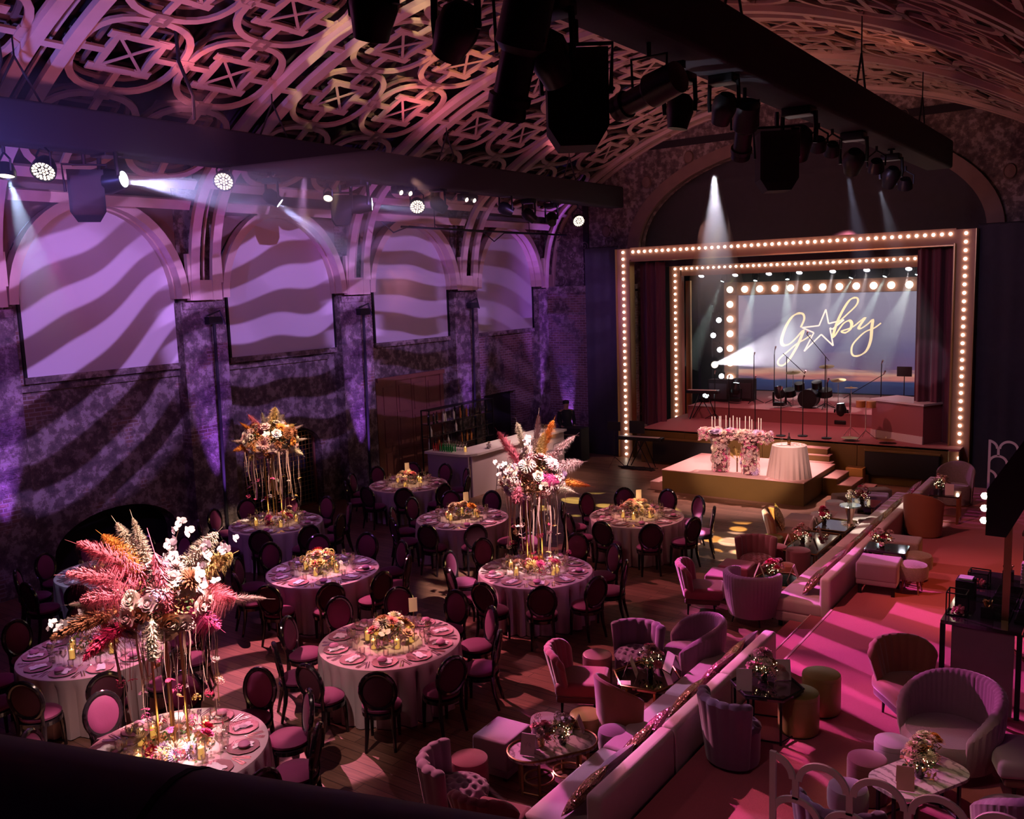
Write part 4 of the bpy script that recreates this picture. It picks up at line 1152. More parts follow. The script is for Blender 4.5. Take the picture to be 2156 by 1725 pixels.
# screen
def screen_mat():
    m = bpy.data.materials.new('screen_sky'); m.use_nodes = True
    nt = m.node_tree; N = nt.nodes; L = nt.links; N.remove(N['Principled BSDF'])
    e = N.new('ShaderNodeEmission'); tc = N.new('ShaderNodeTexCoord'); sp = N.new('ShaderNodeSeparateXYZ'); L.new(tc.outputs['Generated'], sp.inputs[0])
    n = N.new('ShaderNodeTexNoise'); n.inputs['Scale'].default_value = 3.2; n.inputs['Detail'].default_value = 5
    mp = N.new('ShaderNodeMapping'); mp.inputs['Scale'].default_value = (1, 1, 6); L.new(tc.outputs['Generated'], mp.inputs[0]); L.new(mp.outputs[0], n.inputs['Vector'])
    ml = N.new('ShaderNodeMath'); ml.operation = 'MULTIPLY_ADD'; ml.inputs[1].default_value = .16; L.new(n.outputs['Fac'], ml.inputs[0])
    sb = N.new('ShaderNodeMath'); sb.operation = 'SUBTRACT'; sb.inputs[1].default_value = .08; L.new(sp.outputs[2], sb.inputs[0]); L.new(sb.outputs[0], ml.inputs[2])
    cr = N.new('ShaderNodeValToRGB'); E_ = cr.color_ramp.elements
    E_[0].position = .02; E_[0].color = (.02, .022, .07, 1); E_[1].position = .97; E_[1].color = (.30, .26, .36, 1)
    for p, c in ((.12, (.03, .045, .13)), (.165, (.50, .16, .14)), (.20, (.62, .30, .22)), (.235, (.14, .07, .16)), (.45, (.13, .10, .22)), (.75, (.27, .22, .33))):
        x = E_.new(p); x.color = (*c, 1)
    L.new(ml.outputs[0], cr.inputs[0]); L.new(cr.outputs[0], e.inputs[0]); e.inputs[1].default_value = .95
    L.new(e.outputs[0], N['Material Output'].inputs[0])
    return m
t = thing('video_screen', 'large lilac sky video screen with gold script lettering at the back of the stage', 'screen', (-9.4, 32.5, 1.2))
mb = MB(); mb.box((.1, .03, 1.75), (6.95, .05, 3.5)); mb.build('display', screen_mat(), t, False)
mb = MB(); mb.box((.1, .09, 1.75), (7.1, .06, 3.62)); mb.build('casing', M['blackm'], t, False)
GS = [(-10.37, 3.51), (-10.25, 3.8), (-10.29, 3.98), (-10.46, 4.01), (-10.68, 3.89), (-10.89, 3.58), (-11.04, 3.18), (-11.06, 2.95), (-10.96, 2.86), (-10.76, 2.92), (-10.52, 3.14), (-10.28, 3.4), (-10.42, 3.0), (-10.6, 2.64), (-10.83, 2.28), (-11.01, 2.13), (-11.15, 2.14), (-11.2, 2.25), (-11.1, 2.41), (-10.83, 2.64), (-10.52, 2.91), (-10.21, 3.09), (-10.01, 3.23)]
SS = [(-9.49, 4.14), (-9.39, 3.64), (-8.86, 3.77), (-9.26, 3.44), (-9.34, 3.49), (-9.22, 2.86), (-9.64, 3.26), (-10.24, 2.65), (-9.9, 3.32), (-10.32, 3.5), (-9.72, 3.57)]
BS = [(-9.17, 3.57), (-8.76, 3.96), (-8.47, 4.25), (-8.4, 4.44), (-8.48, 4.53), (-8.68, 4.45), (-8.89, 4.13), (-9.09, 3.7), (-9.23, 3.21), (-9.17, 3.21), (-9.05, 3.4), (-8.88, 3.64), (-8.69, 3.74), (-8.6, 3.64), (-8.65, 3.44), (-8.81, 3.32), (-8.95, 3.37), (-8.75, 3.44), (-8.55, 3.53), (-8.34, 3.7), (-8.16, 3.84), (-8.3, 3.61), (-8.36, 3.49), (-8.26, 3.48), (-8.05, 3.63), (-7.91, 3.76), (-7.93, 3.48), (-7.96, 3.06), (-8.08, 2.72), (-8.28, 2.55), (-8.49, 2.51), (-8.59, 2.63), (-8.56, 2.89), (-8.37, 3.14), (-8.13, 3.36), (-7.85, 3.48), (-7.63, 3.65)]
def spline(P, n=5):
    out = []
    for i in range(len(P) - 1):
        p0, p1, p2, p3 = P[max(i - 1, 0)], P[i], P[i + 1], P[min(i + 2, len(P) - 1)]
        for k in range(n):
            t_ = k / n
            out.append(tuple(.5 * ((2 * p1[j]) + (-p0[j] + p2[j]) * t_ + (2 * p0[j] - 5 * p1[j] + 4 * p2[j] - p3[j]) * t_ ** 2 + (-p0[j] + 3 * p1[j] - 3 * p2[j] + p3[j]) * t_ ** 3) for j in (0, 1)))
    return out + [P[-1]]
def stroke(mb, P, w, pen=True, closed=False):
    n = len(P); vs = []; fs = []
    for i, p in enumerate(P):
        a, b = (P[i - 1], P[(i + 1) % n]) if closed else (P[max(i - 1, 0)], P[min(i + 1, n - 1)])
        dx, dz = b[0] - a[0], b[1] - a[1]; l = math.hypot(dx, dz) or 1
        ww = w * (.45 + .75 * abs(dx * .5 - dz * .86) / l * (1 if dz < 0 else .35)) if pen else w
        vs += [(p[0] - dz / l * ww, 0, p[1] + dx / l * ww), (p[0] + dz / l * ww, 0, p[1] - dx / l * ww)]
    for i in range(n if closed else n - 1):
        a, b = 2 * i, 2 * ((i + 1) % n); fs.append((a, a + 1, b + 1, b))
    mb.add([(x + 9.4, -.004, z - 1.2) for x, y, z in vs], fs)
mb = MB(); stroke(mb, spline(GS), .055); stroke(mb, spline(BS), .048)
mb.build('gold_script', emis('screen_gold', (1.0, .72, .40), 1.35), t, False)
mb = MB()
for i in range(len(SS)):
    a, b = SS[i], SS[(i + 1) % len(SS)]; stroke(mb, [a, b], .026, False)
mb.build('star_outline', emis('screen_pale', (1.0, .80, .66), 1.3), t, False)
# black drapes either side of the outer portal
for x0, x1, lab in ((-14.42, -13.28, 'plain dark grey drape panel beside the portal, wall side'), (-3.54, -.3, 'wide plain dark grey drape panel beside the portal, sofa side')):
    t = thing('drape_panel', lab, 'drape', ((x0 + x1) / 2, 24.3, 0), group='dark drapes beside the stage portal')
    mb = MB(); w = (x1 - x0) / 2; mb.grid(lambda u, v: (-w + 2 * w * u, .012 * math.sin(u * w * 30), 6.38 * v), 60, 2); mb.build('cloth', M['drape'], t)
    mb = MB(); mb.tube([(-w, .03, 6.38), (w, .03, 6.38)], .03, 6); mb.build('top_bar', M['blackm'], t)
# plum curtains
def curtain(x0, x1, y, z0, z1, lab, ph):
    t = thing('stage_curtain', lab, 'curtain', ((x0 + x1) / 2, y, z0), group='plum curtains of the stage')
    w = (x1 - x0) / 2; mb = MB()
    mb.grid(lambda u, v: (-w + 2 * w * u, .075 * math.sin(u * w * 36 + ph) + .03 * math.sin(u * w * 83), (z1 - z0) * v), 90, 3); mb.build('cloth', M['curtain'], t)
    mb = MB(); mb.tube([(-w, 0, z1 - z0), (w, 0, z1 - z0)], .03, 6); mb.build('rail', M['blackm'], t)
curtain(-12.95, -12.15, 25.1, .9, 5.9, 'plum curtain hanging beside the keyboard, wall side of the stage', 0)
curtain(-4.95, -4.05, 24.6, .62, 5.9, 'plum curtain in heavy folds on the sofa side of the stage', 2)
t = thing('border_cloth', 'black border cloth hung across the top of the stage', 'drape', (-8.5, 25.35, 5.75))
mb = MB(); mb.grid(lambda u, v: (-4.4 + 8.8 * u, .01 * math.sin(u * 60), .25 * v), 60, 1); mb.build('cloth', M['drape'], t)
# dark sheet in the arch above the portal
mb = MB(); mb.box((-8.4, 26.35, 7.7), (10.2, .1, 3.2)); struct('wall_arch_infill', mb, M['drape'])
# stage deck
t = thing('stage_deck', 'wide stage platform with ochre front boards and pink deck', 'stage', (-8.0, 24, 0))
mb = MB(); mb.box((0, 5.2, .99), (8.6, 10.9, .06)); mb.build('deck', M['redfab'], t, False)
for i, (x0, x1) in enumerate(((-4.3, -2.9), (-2.9, -.6), (-.6, 1.9), (1.9, 4.05))):
    mb = MB(); mb.box(((x0 + x1) / 2, -.23, .50), (x1 - x0 - .012, .04, 1.0)); mb.build('front_board', M['ochre'], t, False)
mb = MB(); mb.box((4.28, 2.5, .49), (.03, 5.4, .96)); mb.box((-4.28, 2.5, .49), (.03, 5.4, .96)); mb.build('side_board', M['ochre'], t, False)
# recessed dark panels in the stage front
for x, w, z, h, lab in ((-10.9, 1.9, .42, .66, 'black floor monitor cover in the stage front, behind the keyboard'), (-5.0, 1.75, .55, .62, 'black mesh speaker panel in the stage front, sofa side')):
    t = thing('front_speaker', lab, 'speaker', (x, 23.66, z - h / 2), group='speakers in the stage front')
    mb = MB(); mb.rbox((0, .0, h / 2), (w, .14, h), .02); mb.build('grille', M['blackm'], t)
    mb = MB(); mb.box((0, -.0, h + .01), (w + .04, .15, .03)); mb.build('top_edge', M['ochre'], t, False)
t = thing('floor_box', 'small bright ochre box on the floor beside the dais steps', 'box', (-6.05, 23.45, 0))
mb = MB(); mb.rbox((0, 0, .22), (.42, .3, .44), .01); mb.build('body', mat('bright_ochre', (.62, .34, .08), .5), t)
mb = MB(); mb.box((0, 0, .445), (.36, .24, .012)); mb.build('lid', M['brass'], t, False)
# steps up to the stage behind the flower table
t = thing('stage_steps', 'three pink-topped steps from the dais to the stage', 'steps', (-7.35, 23.35, 0))
for k in range(3):
    mb = MB(); mb.box((0, .05 - .24 + .12 * k, .28 + .08 * k + .0), (1.6 - .16 * k, .26 + .0, .56 + .16 * k)); mb.build('riser', M['ochre'], t, False)
    mb = MB(); mb.box((0, .05 - .24 + .12 * k, .57 + .16 * k), (1.62 - .16 * k, .27, .02)); mb.build('tread', M['pinkdeck'], t, False)
# rear riser of the band
t = thing('band_riser', 'long low riser under the drum kit at the back of the stage', 'riser', (-8.6, 27.0, 1.02))
mb = MB(); mb.box((0, 1.4, .18), (6.6, 4.4, .36)); mb.build('body', M['redfab'], t, False)
mb = MB(); mb.box((0, 1.4, .37), (6.62, 4.42, .02)); mb.build('top_surface', M['redfab'], t, False)
# slanted white sided desk
t = thing('dj_desk', 'angled rose panelled desk with a white top edge beside the sofa-side curtain', 'desk', (-5.15, 24.9, 1.02), R_(-28))
mb = MB(); mb.prism([(-.75, -.45), (.85, -.45), (.85, .5), (-.75, .5)], 'z', .0, .98); mb.build('panel', M['redfab'], t, False)
mb = MB(); mb.box((.05, .02, 1.0), (1.68, 1.02, .05)); mb.box((.05, -.46, .1), (1.62, .04, .2)); mb.build('top_edge', M['white'], t, False)
# dais
t = thing('dais', 'low square dais with ochre sides and glowing pink top in front of the stage', 'stage', (-8.26, 21.8, 0))
mb = MB(); mb.box((0, 0, .27), (3.60, 2.48, .54)); mb.build('side_board', M['ochre'], t, False)
mb = MB(); mb.box((0, 0, .55), (3.62, 2.50, .02)); mb.build('deck', M['pinkdeck'], t, False)
mb = MB(); mb.box((-1.98, -.1, .10), (.36, 2.2, .20)); mb.box((-1.98, -.1, .205), (.37, 2.21, .012)); mb.build('side_step', M['pinkdeck'], t, False)
t = thing('dais_steps', 'three pink-topped steps going down from the dais toward the sofas', 'steps', (-6.44, 22.5, 0))
for k in range(3):
    z = .42 - .14 * k
    mb = MB(); mb.box((.17 + .34 * k, 0, z / 2 - .01), (.34, 1.05, z - .02)); mb.build('riser', M['ochre'], t, False)
    mb = MB(); mb.box((.17 + .34 * k, 0, z - .01), (.345, 1.06, .02)); mb.build('tread', M['pinkdeck'], t, False)
# flower covered table: two pedestals and a slab of flowers, tapers on top
q = random.Random(91)
t = thing('flower_altar', 'table made of pink roses, a flower slab on two round flower pedestals', 'flower arrangement', (-8.28, 20.98, .56))
mb = MB()
for s in (-1, 1): mb.cyl((s * .38, 0, 0), .17, .85, 20)
mb.box((0, 0, .92), (1.5, .42, .14)); mb.build('core', M['velwine'], t)
mb = MB()
def patch(c, n_, s, qq):
    n_ = Vector(n_).normalized(); a = n_.orthogonal().normalized(); b = n_.cross(a); c = Vector(c)
    for k in range(5):
        an = 2 * PI * k / 5 + qq; d = (a * math.cos(an) + b * math.sin(an)) * s; e = (a * math.cos(an + .6) + b * math.sin(an + .6)) * s
        mb.add([c, c + d + n_ * s * .3, c + (d + e) * .62 + n_ * s * .5, c + e + n_ * s * .3], [(0, 1, 2, 3)])
for i in range(1500):
    mb.cur = q.choice((0, 0, 1, 2, 3, 0))
    if q.random() < .52:
        s = q.choice((-1, 1)); a = q.random() * 2 * PI; r = .19 + .03 * q.random()
        patch((s * .38 + r * math.cos(a), r * math.sin(a), q.uniform(.02, .85)), (math.cos(a), math.sin(a), .2), q.uniform(.02, .036), q.random() * 6)
    else:
        x, y, z = q.uniform(-.85, .85), q.uniform(-.28, .28), 0
        f = q.choice((0, 1, 2)); p, n_ = ((x, y, 1.02 + .03 * q.random()), (0, 0, 1)) if f == 0 else ((x, math.copysign(.27, y), q.uniform(.80, 1.0)), (0, y, .2)) if f == 1 else ((math.copysign(.84, x), y, q.uniform(.8, 1.0)), (x, 0, .2))
        patch(p, n_, q.uniform(.025, .042), q.random() * 6)
mb.cur = 0
o = mb.build('petal_cover', [FL['dusty'], FL['fuchsia'], FL['cream'], FL['blush']], t, False); o['kind'] = 'stuff'
for i in range(60):
    if i < 34: x, y = q.uniform(-.85, .85), q.uniform(-.26, .2); p, d = (x, y, 1.03), (q.uniform(-.5, .5), -.4, 1)
    else: s = q.choice((-1, 1)); a = -PI / 2 + q.uniform(-1.2, 1.2); p, d = (s * .38 + .20 * math.cos(a), .20 * math.sin(a), q.uniform(.05, .85)), (math.cos(a), math.sin(a), .25)
    head(t, q.choice(('rose', 'rose', 'dahlia', 'cluster')), q.choice(('blush', 'dusty', 'fuchsia', 'lilac', 'cream', 'dusty')), p, d, q.uniform(.8, 1.3))
mb = MB(); mb.tube([(0, 0, 0), (0, 0, .005)], .02, 8); mb.lathe([(.010, .0), (.010, .33), (.001, .34)], 8); me_tp = mb.mesh('taper_candle', M['taper'])
for i in range(14):
    x = -8.28 - .62 + i * .096 + q.uniform(-.02, .02)
    tag(obj('taper_candle', me_tp, None, (x, 20.98 + q.uniform(-.12, .14), 1.59 + q.uniform(-.02, .06))), 'slim ivory taper on the flower altar, %s' % ('one two three four five six seven eight nine ten eleven twelve thirteen fourteen'.split()[i] + ' from the wall side'), 'candle', 'taper candles on the flower altar')
t = thing('pampas_tuft', 'golden pampas tuft between the two flower pedestals', 'flower arrangement', (-8.28, 21.1, .56))
for j, (a, b) in enumerate(((-.5, .5), (.4, .8), (0, 1))): plume(t, 300 + j, .36, .10, .3, 'yellow', (a * .1, 0, .32), (a, .1, b), 0, 200)
mb = MB(); mb.tube([(0, 0, 0), (0, 0, .35)], .02, 6); mb.build('stem_bundle', M['twig'], t)
# cloth covered cake table
t = thing('round_side_table', 'round pleated champagne cloth table on the dais', 'table', (-7.0, 21.15, .56))
mb = MB()
def rr(u, v):
    a = 2 * PI * u; z = .76 * (1 - v); r = .40 + .10 * v + .028 * v * math.sin(22 * a); return (r * math.cos(a), r * math.sin(a), z)
mb.grid(rr, 110, 8, True); mb.lathe([(.001, .765), (.38, .765), (.40, .76)], 40, caps=False); mb.build('cloth', mat('champagne_cloth', (.55, .40, .36), .6, sheen=.3), t)
for lab, x, me in (('pale round tray', -.12, 0), ('dark bottle', .0, 1)):
    pass
bt = thing('bottle', 'dark wine bottle with a gold label on the cloth covered dais table', 'bottle', (-6.99, 21.1, 1.325))
mb = MB(); mb.lathe([(.036, 0), (.037, .18), (.014, .23), (.013, .30), (.001, .30)], 12); mb.build('glass_body', M['glassdark'], bt)
mb = MB(); mb.lathe([(.038, .04), (.038, .12)], 12, caps=False); mb.build('gold_label', M['gold'], bt)
gt = thing('cake_stand', 'small lilac plate with a glass goblet on the dais table', 'plate', (-7.15, 21.05, 1.325))
mb = MB(); mb.lathe([(.10, 0), (.13, .012), (.12, .012), (.001, .006)], 20); mb.build('plate', M['white'], gt)
mb = MB(); mb.lathe([(.03, .012), (.004, .02), (.004, .09), (.03, .11), (.035, .17), (.03, .17), (.001, .11)], 10, caps=False); mb.build('goblet', M['glass'], gt)
t = thing('petals', 'scattered rose petals on the dais table', 'petals', (-6.85, 21.2, 1.327)); t['kind'] = 'stuff'
mb = MB()
for i in range(60):
    a = q.random() * 6.28; r = .24 * math.sqrt(q.random()); mb.lathe([(.018, 0), (.014, .01), (.001, .004)], 5, (r * math.cos(a), r * math.sin(a), 0))
o = mb.build('petal_scatter', FL['blush'], t); o['kind'] = 'stuff'

# microphones, stands, drums
def micstand(x, y, z, h, boom=None, lab='', tri=False, head_=True, grp='microphone stands on the stage'):
    t = thing('microphone_stand', lab, 'microphone stand', (x, y, z), 0, grp)
    if tri:
        for k in range(3):
            a = k * 2.1 + x; mb = MB(); mb.tube([(0, 0, .16), (.30 * math.cos(a), .30 * math.sin(a), .012)], .011, 6); mb.build('leg', M['black'], t)
    else: mb = MB(); mb.lathe([(.13, 0), (.13, .02), (.03, .035)], 18); mb.build('base', M['black'], t)
    mb = MB(); mb.tube([(0, 0, .02), (0, 0, h)], .014, 6); mb.build('pole', M['black'], t)
    e = Vector((0, 0, h))
    if boom: e2 = Vector(boom); mb = MB(); mb.tube([e - (e2 - e) * .2, e2], .010, 6); mb.build('boom', M['black'], t); e = e2
    if head_:
        mb = MB(); mb.tube([e, e + Vector((.03, -.05, .05)), e + Vector((.06, -.10, .10))], [.014, .018, .026], 8); mb.build('microphone', M['steel'], t)
Z1, Z2 = 1.03, 1.41
for x, y, h, lab in ((-8.16, 23.95, 1.25, 'straight microphone stand at the stage edge behind the cloth table'), (-7.63, 24.15, 1.55, 'straight microphone stand second along the stage edge'), (-6.96, 24.05, 1.5, 'straight microphone stand third along the stage edge, near the bongos'),
                     (-9.9, 24.6, 1.45, 'straight microphone stand behind the taper candles, wall side'), (-9.05, 24.4, 1.5, 'straight microphone stand behind the taper candles, sofa side')):
    micstand(x, y, Z1, h, None, lab)
for x, y, h, b, lab in ((-11.0, 26.2, 1.4, None, 'tripod microphone stand next to the side keyboard'), (-10.2, 27.4, 1.5, None, 'tripod stand before the foot of the screen, wall side'), (-9.55, 27.4, 1.55, (.05, -.1, 1.7), 'tripod stand with angled clip before the screen'),
                        (-9.1, 27.2, 1.5, (.55, 0, 1.0), 'tripod boom stand reaching down to the bass drum'), (-7.85, 26.9, 1.55, (-.55, 0, 2.2), 'tallest boom stand reaching over the drum kit'), (-7.0, 26.4, .9, (.9, 0, 1.5), 'long low boom stand between drums and bongos'),
                        (-6.35, 27.2, 1.35, None, 'tripod stand behind the bongos')):
    micstand(x, y, Z2 if y > 26.5 else Z1, h, b, lab, True, grp='tripod stands among the band')
def drum(parent, c, r, h, rot, m, name='drum'):
    mb = MB(); mb.lathe([(r, -h / 2), (r * 1.02, -h / 2 + .01), (r, -h / 2 + .02), (r, h / 2 - .02), (r * 1.02, h / 2 - .01), (r, h / 2)], 22, c, rot=rot); mb.build(name, m, parent)
t = thing('drum_kit', 'black drum kit with tilted cymbals on the riser before the screen', 'drum kit', (-8.35, 27.0, Z2))
rx = Matrix.Rotation(PI / 2, 3, 'X')
drum(t, (0, 0, .28), .28, .4, rx, M['black'], 'bass_drum')
for x, z, r in ((-.32, .62, .15), (.2, .68, .15), (.45, .45, .20), (-.62, .42, .19)): drum(t, (x, .1, z), r, .2, Matrix.Rotation(.3, 3, 'X'), M['black'], 'tom_drum')
for x, y, z in ((-.55, .2, 1.02), (.45, .2, 1.22), (.85, 0, .85)):
    mb = MB(); mb.lathe([(.22, 0), (.05, .025), (.001, .05)], 22, (x, y, z), rot=Matrix.Rotation(.2, 3, 'X')); cy_ = mb.build('cymbal', M['brass'], t)
    mb = MB(); mb.tube([(x, y, 0), (x, y, z)], .010, 6); mb.tube([(x, y, .2), (x + .2, y + .1, .01)], .008, 5); mb.tube([(x, y, .2), (x - .2, y + .1, .01)], .008, 5); mb.build('cymbal_stand', M['steel'], cy_)
t = thing('bongo_drums', 'pair of amber bongo drums on a stand at the stage edge', 'drums', (-6.05, 24.35, Z1))
for x in (-.13, .13): drum(t, (x, 0, .92), .12, .17, Matrix.Identity(3), mat('amber_wood', (.55, .26, .10), .4), 'bongo')
mb = MB(); mb.tube([(0, 0, .2), (0, 0, .86)], .014, 6)
for k in range(3): mb.tube([(0, 0, .22), (.28 * math.cos(k * 2.1), .28 * math.sin(k * 2.1), .01)], .010, 5)
mb.build('stand', M['steel'], t)
t = thing('percussion_cymbal', 'single small cymbal on a thin stand next to the bongos', 'cymbal', (-6.55, 24.8, Z1))
mb = MB(); mb.lathe([(.17, 1.28), (.04, 1.30), (.001, 1.32)], 20); mb.build('cymbal', M['brass'], t)
mb = MB(); mb.tube([(0, 0, 0), (0, 0, 1.3)], .010, 6)
for k in range(3): mb.tube([(0, 0, .22), (.24 * math.cos(k * 2.1), .24 * math.sin(k * 2.1), .01)], .009, 5)
mb.build('stand', M['steel'], t)
for i, (x, y) in enumerate(((-6.35, 23.98), (-5.45, 24.0))):
    t = thing('hat_stand_foot', 'bright round cymbal lying low on the stage edge, %s the bongos' % ('wall side of' if i == 0 else 'sofa side of'), 'cymbal', (x, y, Z1), group='low cymbals at the stage edge')
    mb = MB(); mb.lathe([(.22, .07), (.05, .09), (.001, .11)], 22); mb.build('cymbal', M['brass'], t)
    mb = MB(); mb.tube([(0, 0, 0), (0, 0, .16)], .012, 6); mb.build('foot', M['steel'], t)
t = thing('music_stand', 'black music stand behind the angled desk', 'music stand', (-5.75, 27.3, Z1))
mb = MB(); mb.box((0, 0, 1.5), (.40, .02, .28)); mb.build('tray', M['blackm'], t, False)
mb = MB(); mb.tube([(0, 0, 0), (0, 0, 1.4)], .012, 6); mb.build('pole', M['black'], t)
# keyboards
def keyboard(x, y, z, rz, lab, w=1.25, laptop=False):
    t = thing('stage_keyboard', lab, 'keyboard', (x, y, z), rz, 'keyboards of the band')
    mb = MB(); mb.rbox((0, 0, .86), (w, .30, .10), .02); mb.build('body', M['black'], t)
    mb = MB()
    for i in range(36): mb.box((-w / 2 + .06 + i * (w - .12) / 36, -.06, .915), ((w - .12) / 36 * .85, .16, .012))
    mb.build('keys', M['white'], t, False)
    for s in (-1, 1):
        for dx in (-1, 1):
            mb = MB(); mb.tube([(s * .12 * dx, dx * .02, .80), (s * .38 - .0, s * dx * .16, .015)], .016, 6); mb.build('leg', M['black'], t)
    if laptop:
        mb = MB(); mb.box((-.15, .10, 1.16), (.46, .03, .36)); mb.build('music_rest', M['blackm'], t, False)
keyboard(-11.9, 22.95, 0, R_(4), 'long keyboard with a black music rest on the floor before the portal', 1.35, True)
keyboard(-11.3, 26.0, Z1, R_(8), 'keyboard on crossed legs on stage beside the second portal', 1.0)
t = thing('music_stand', 'thin music stand on the floor beside the drape panel', 'music stand', (-12.65, 22.75, 0))
mb = MB(); mb.tube([(0, 0, .25), (0, 0, 1.15)], .012, 6); mb.build('pole', M['black'], t)
for k in range(3):
    mb = MB(); mb.tube([(0, 0, .3), (.3 * math.cos(k * 2.1 + .4), .3 * math.sin(k * 2.1 + .4), .01)], .011, 6); mb.build('leg', M['steel'] if k == 2 else M['black'], t)
mb = MB(); mb.box((0, 0, 1.2), (.42, .02, .26)); mb.build('tray', M['blackm'], t, False)
t = thing('cable_pile', 'tangle of black cables under the floor keyboard', 'cables', (-11.95, 22.75, 0)); t['kind'] = 'stuff'
mb = MB()
for k in range(7): mb.tube([(q.uniform(-.5, .5) + .15 * math.sin(j + k), q.uniform(-.1, .1) + .12 * math.cos(j * 1.3 + k), .02) for j in range(14)], .012, 5)
o = mb.build('cables', M['blackm'], t); o['kind'] = 'stuff'
# amplifiers
for x, y, lab in ((-11.4, 27.6, 'black amplifier cabinet behind the side keyboard'), (-10.75, 28.0, 'black amplifier cabinet under the rear spotlight')):
    t = thing('amplifier', lab, 'amplifier', (x, y, Z2 if y > 27.5 and x > -11.6 else Z1), group='amplifiers at the back of the stage')
    mb = MB(); mb.rbox((0, 0, .35), (.7, .4, .7), .03); mb.build('cabinet', M['blackm'], t)
    mb = MB(); mb.box((0, -.205, .33), (.6, .01, .5)); mb.build('grille', M['drape'], t, False)

# ---------------------------------------------------------------- lamps
def moving_head(name_lab, loc, tgt, lens, S=1.0, hang=True, grp='moving head lamps under the trusses', cat='stage lamp', beam=None, lens_on=True):
    t = thing('moving_head_lamp', name_lab, cat, loc, 0, grp)
    d = (Vector(tgt) - Vector(loc)).normalized(); rot = d.to_track_quat('Z', 'Y').to_matrix()
    sg = 1 if hang else -1
    mb = MB(); mb.rbox((0, 0, sg * .36 * S), (.34 * S, .26 * S, .12 * S), .02)
    if hang: mb.tube([(0, 0, .40 * S), (0, 0, .50 * S)], .03, 6); mb.box((0, 0, .52 * S), (.12, .06, .08))
    mb.build('yoke_base', M['black'], t)
    for s in (-1, 1):
        mb = MB(); mb.tube([(s * .19 * S, 0, sg * .34 * S), (s * .20 * S, 0, sg * .1 * S), (s * .19 * S, 0, -sg * .02 * S)], .028 * S, 6); mb.build('yoke_arm', M['black'], t)
    mb = MB(); mb.lathe([(.001, -.20 * S), (.09 * S, -.19 * S), (.15 * S, -.12 * S), (.16 * S, .0), (.13 * S, .12 * S), (.115 * S, .20 * S)], 18, rot=rot); hd = mb.build('lamp_head', M['black'], t)
    if lens_on:
        mb = MB(); mb.lathe([(.10 * S, .201 * S), (.001, .215 * S)], 18, rot=rot, caps=False); mb.build('lens', lens, hd)
    return t
def par(lab, loc, tgt, S=1.0, cells=True, grp='round lamps under the trusses', lens='lenswarm'):
    t = thing('par_lamp', lab, 'stage lamp', loc, 0, grp)
    d = (Vector(tgt) - Vector(loc)).normalized(); rot = d.to_track_quat('Z', 'Y').to_matrix()
    mb = MB(); mb.lathe([(.001, -.16 * S), (.12 * S, -.15 * S), (.17 * S, -.02 * S), (.18 * S, .10 * S), (.165 * S, .10 * S), (.155 * S, .07 * S)], 20, rot=rot, caps=False); hs = mb.build('housing', M['black'], t)
    mb = MB()
    if cells:
        for r, n in ((0, 1), (.052, 6), (.103, 12), (.14, 17)):
            for k in range(n):
                a = 2 * PI * k / n + r * 9; c = rot @ Vector((r * S * math.cos(a), r * S * math.sin(a), .08 * S)); mb.lathe([(.022 * S, 0), (.016 * S, .01), (.001, .014)], 7, c, rot=rot)
    else: mb.lathe([(.15 * S, .07 * S), (.001, .09 * S)], 16, rot=rot, caps=False)
    mb.build('lens', M[lens], hs)
    mb = MB(); mb.tube([(-.19 * S, 0, 0), (-.2 * S, 0, .2 * S), (0, 0, .34 * S), (.2 * S, 0, .2 * S), (.19 * S, 0, 0)], .016, 6); mb.tube([(0, 0, .34 * S), (0, 0, .44 * S)], .025, 6); mb.build('bracket', M['black'], t)
# left truss in black cloth
t = thing('truss', 'long black cloth-wrapped truss hanging before the arched windows', 'truss', (LX, 14.6, 7.88), group='lighting trusses')
mb = MB(); mb.rbox((0, 0, 0), (.5, 20.6, .62), .05); mb.build('cloth_wrap', M['truss'], t)
for y in (-7.6, -2.9, 2.2, 7.6):
    mb = MB(); mb.tube([(-.0, y - .35, .30), (0, y, .95)], .018, 6); mb.tube([(0, y + .35, .30), (0, y, .95)], .018, 6); mb.build('bridle', M['blackm'], t)
    mb = MB(); mb.tube([(0, y, .95), (0, y, 1.5)], .012, 6); mb.build('chain', M['black'], t)
t = thing('truss', 'long black cloth-wrapped truss crossing overhead above the lounge', 'truss', (RX, 12.6, 7.93), group='lighting trusses')
mb = MB(); mb.rbox((0, 0, 0), (.56, 20.8, .62), .05); mb.build('cloth_wrap', M['truss'], t)
for y in (-2.0, 3.6, 8.4):
    mb = MB(); mb.tube([(0, y - .35, .30), (0, y, 1.0)], .018, 6); mb.tube([(0, y + .35, .30), (0, y, 1.0)], .018, 6); mb.build('bridle', M['blackm'], t)
    mb = MB(); mb.tube([(0, y, 1.0), (0, y, 1.9)], .012, 6); mb.build('chain', M['black'], t)
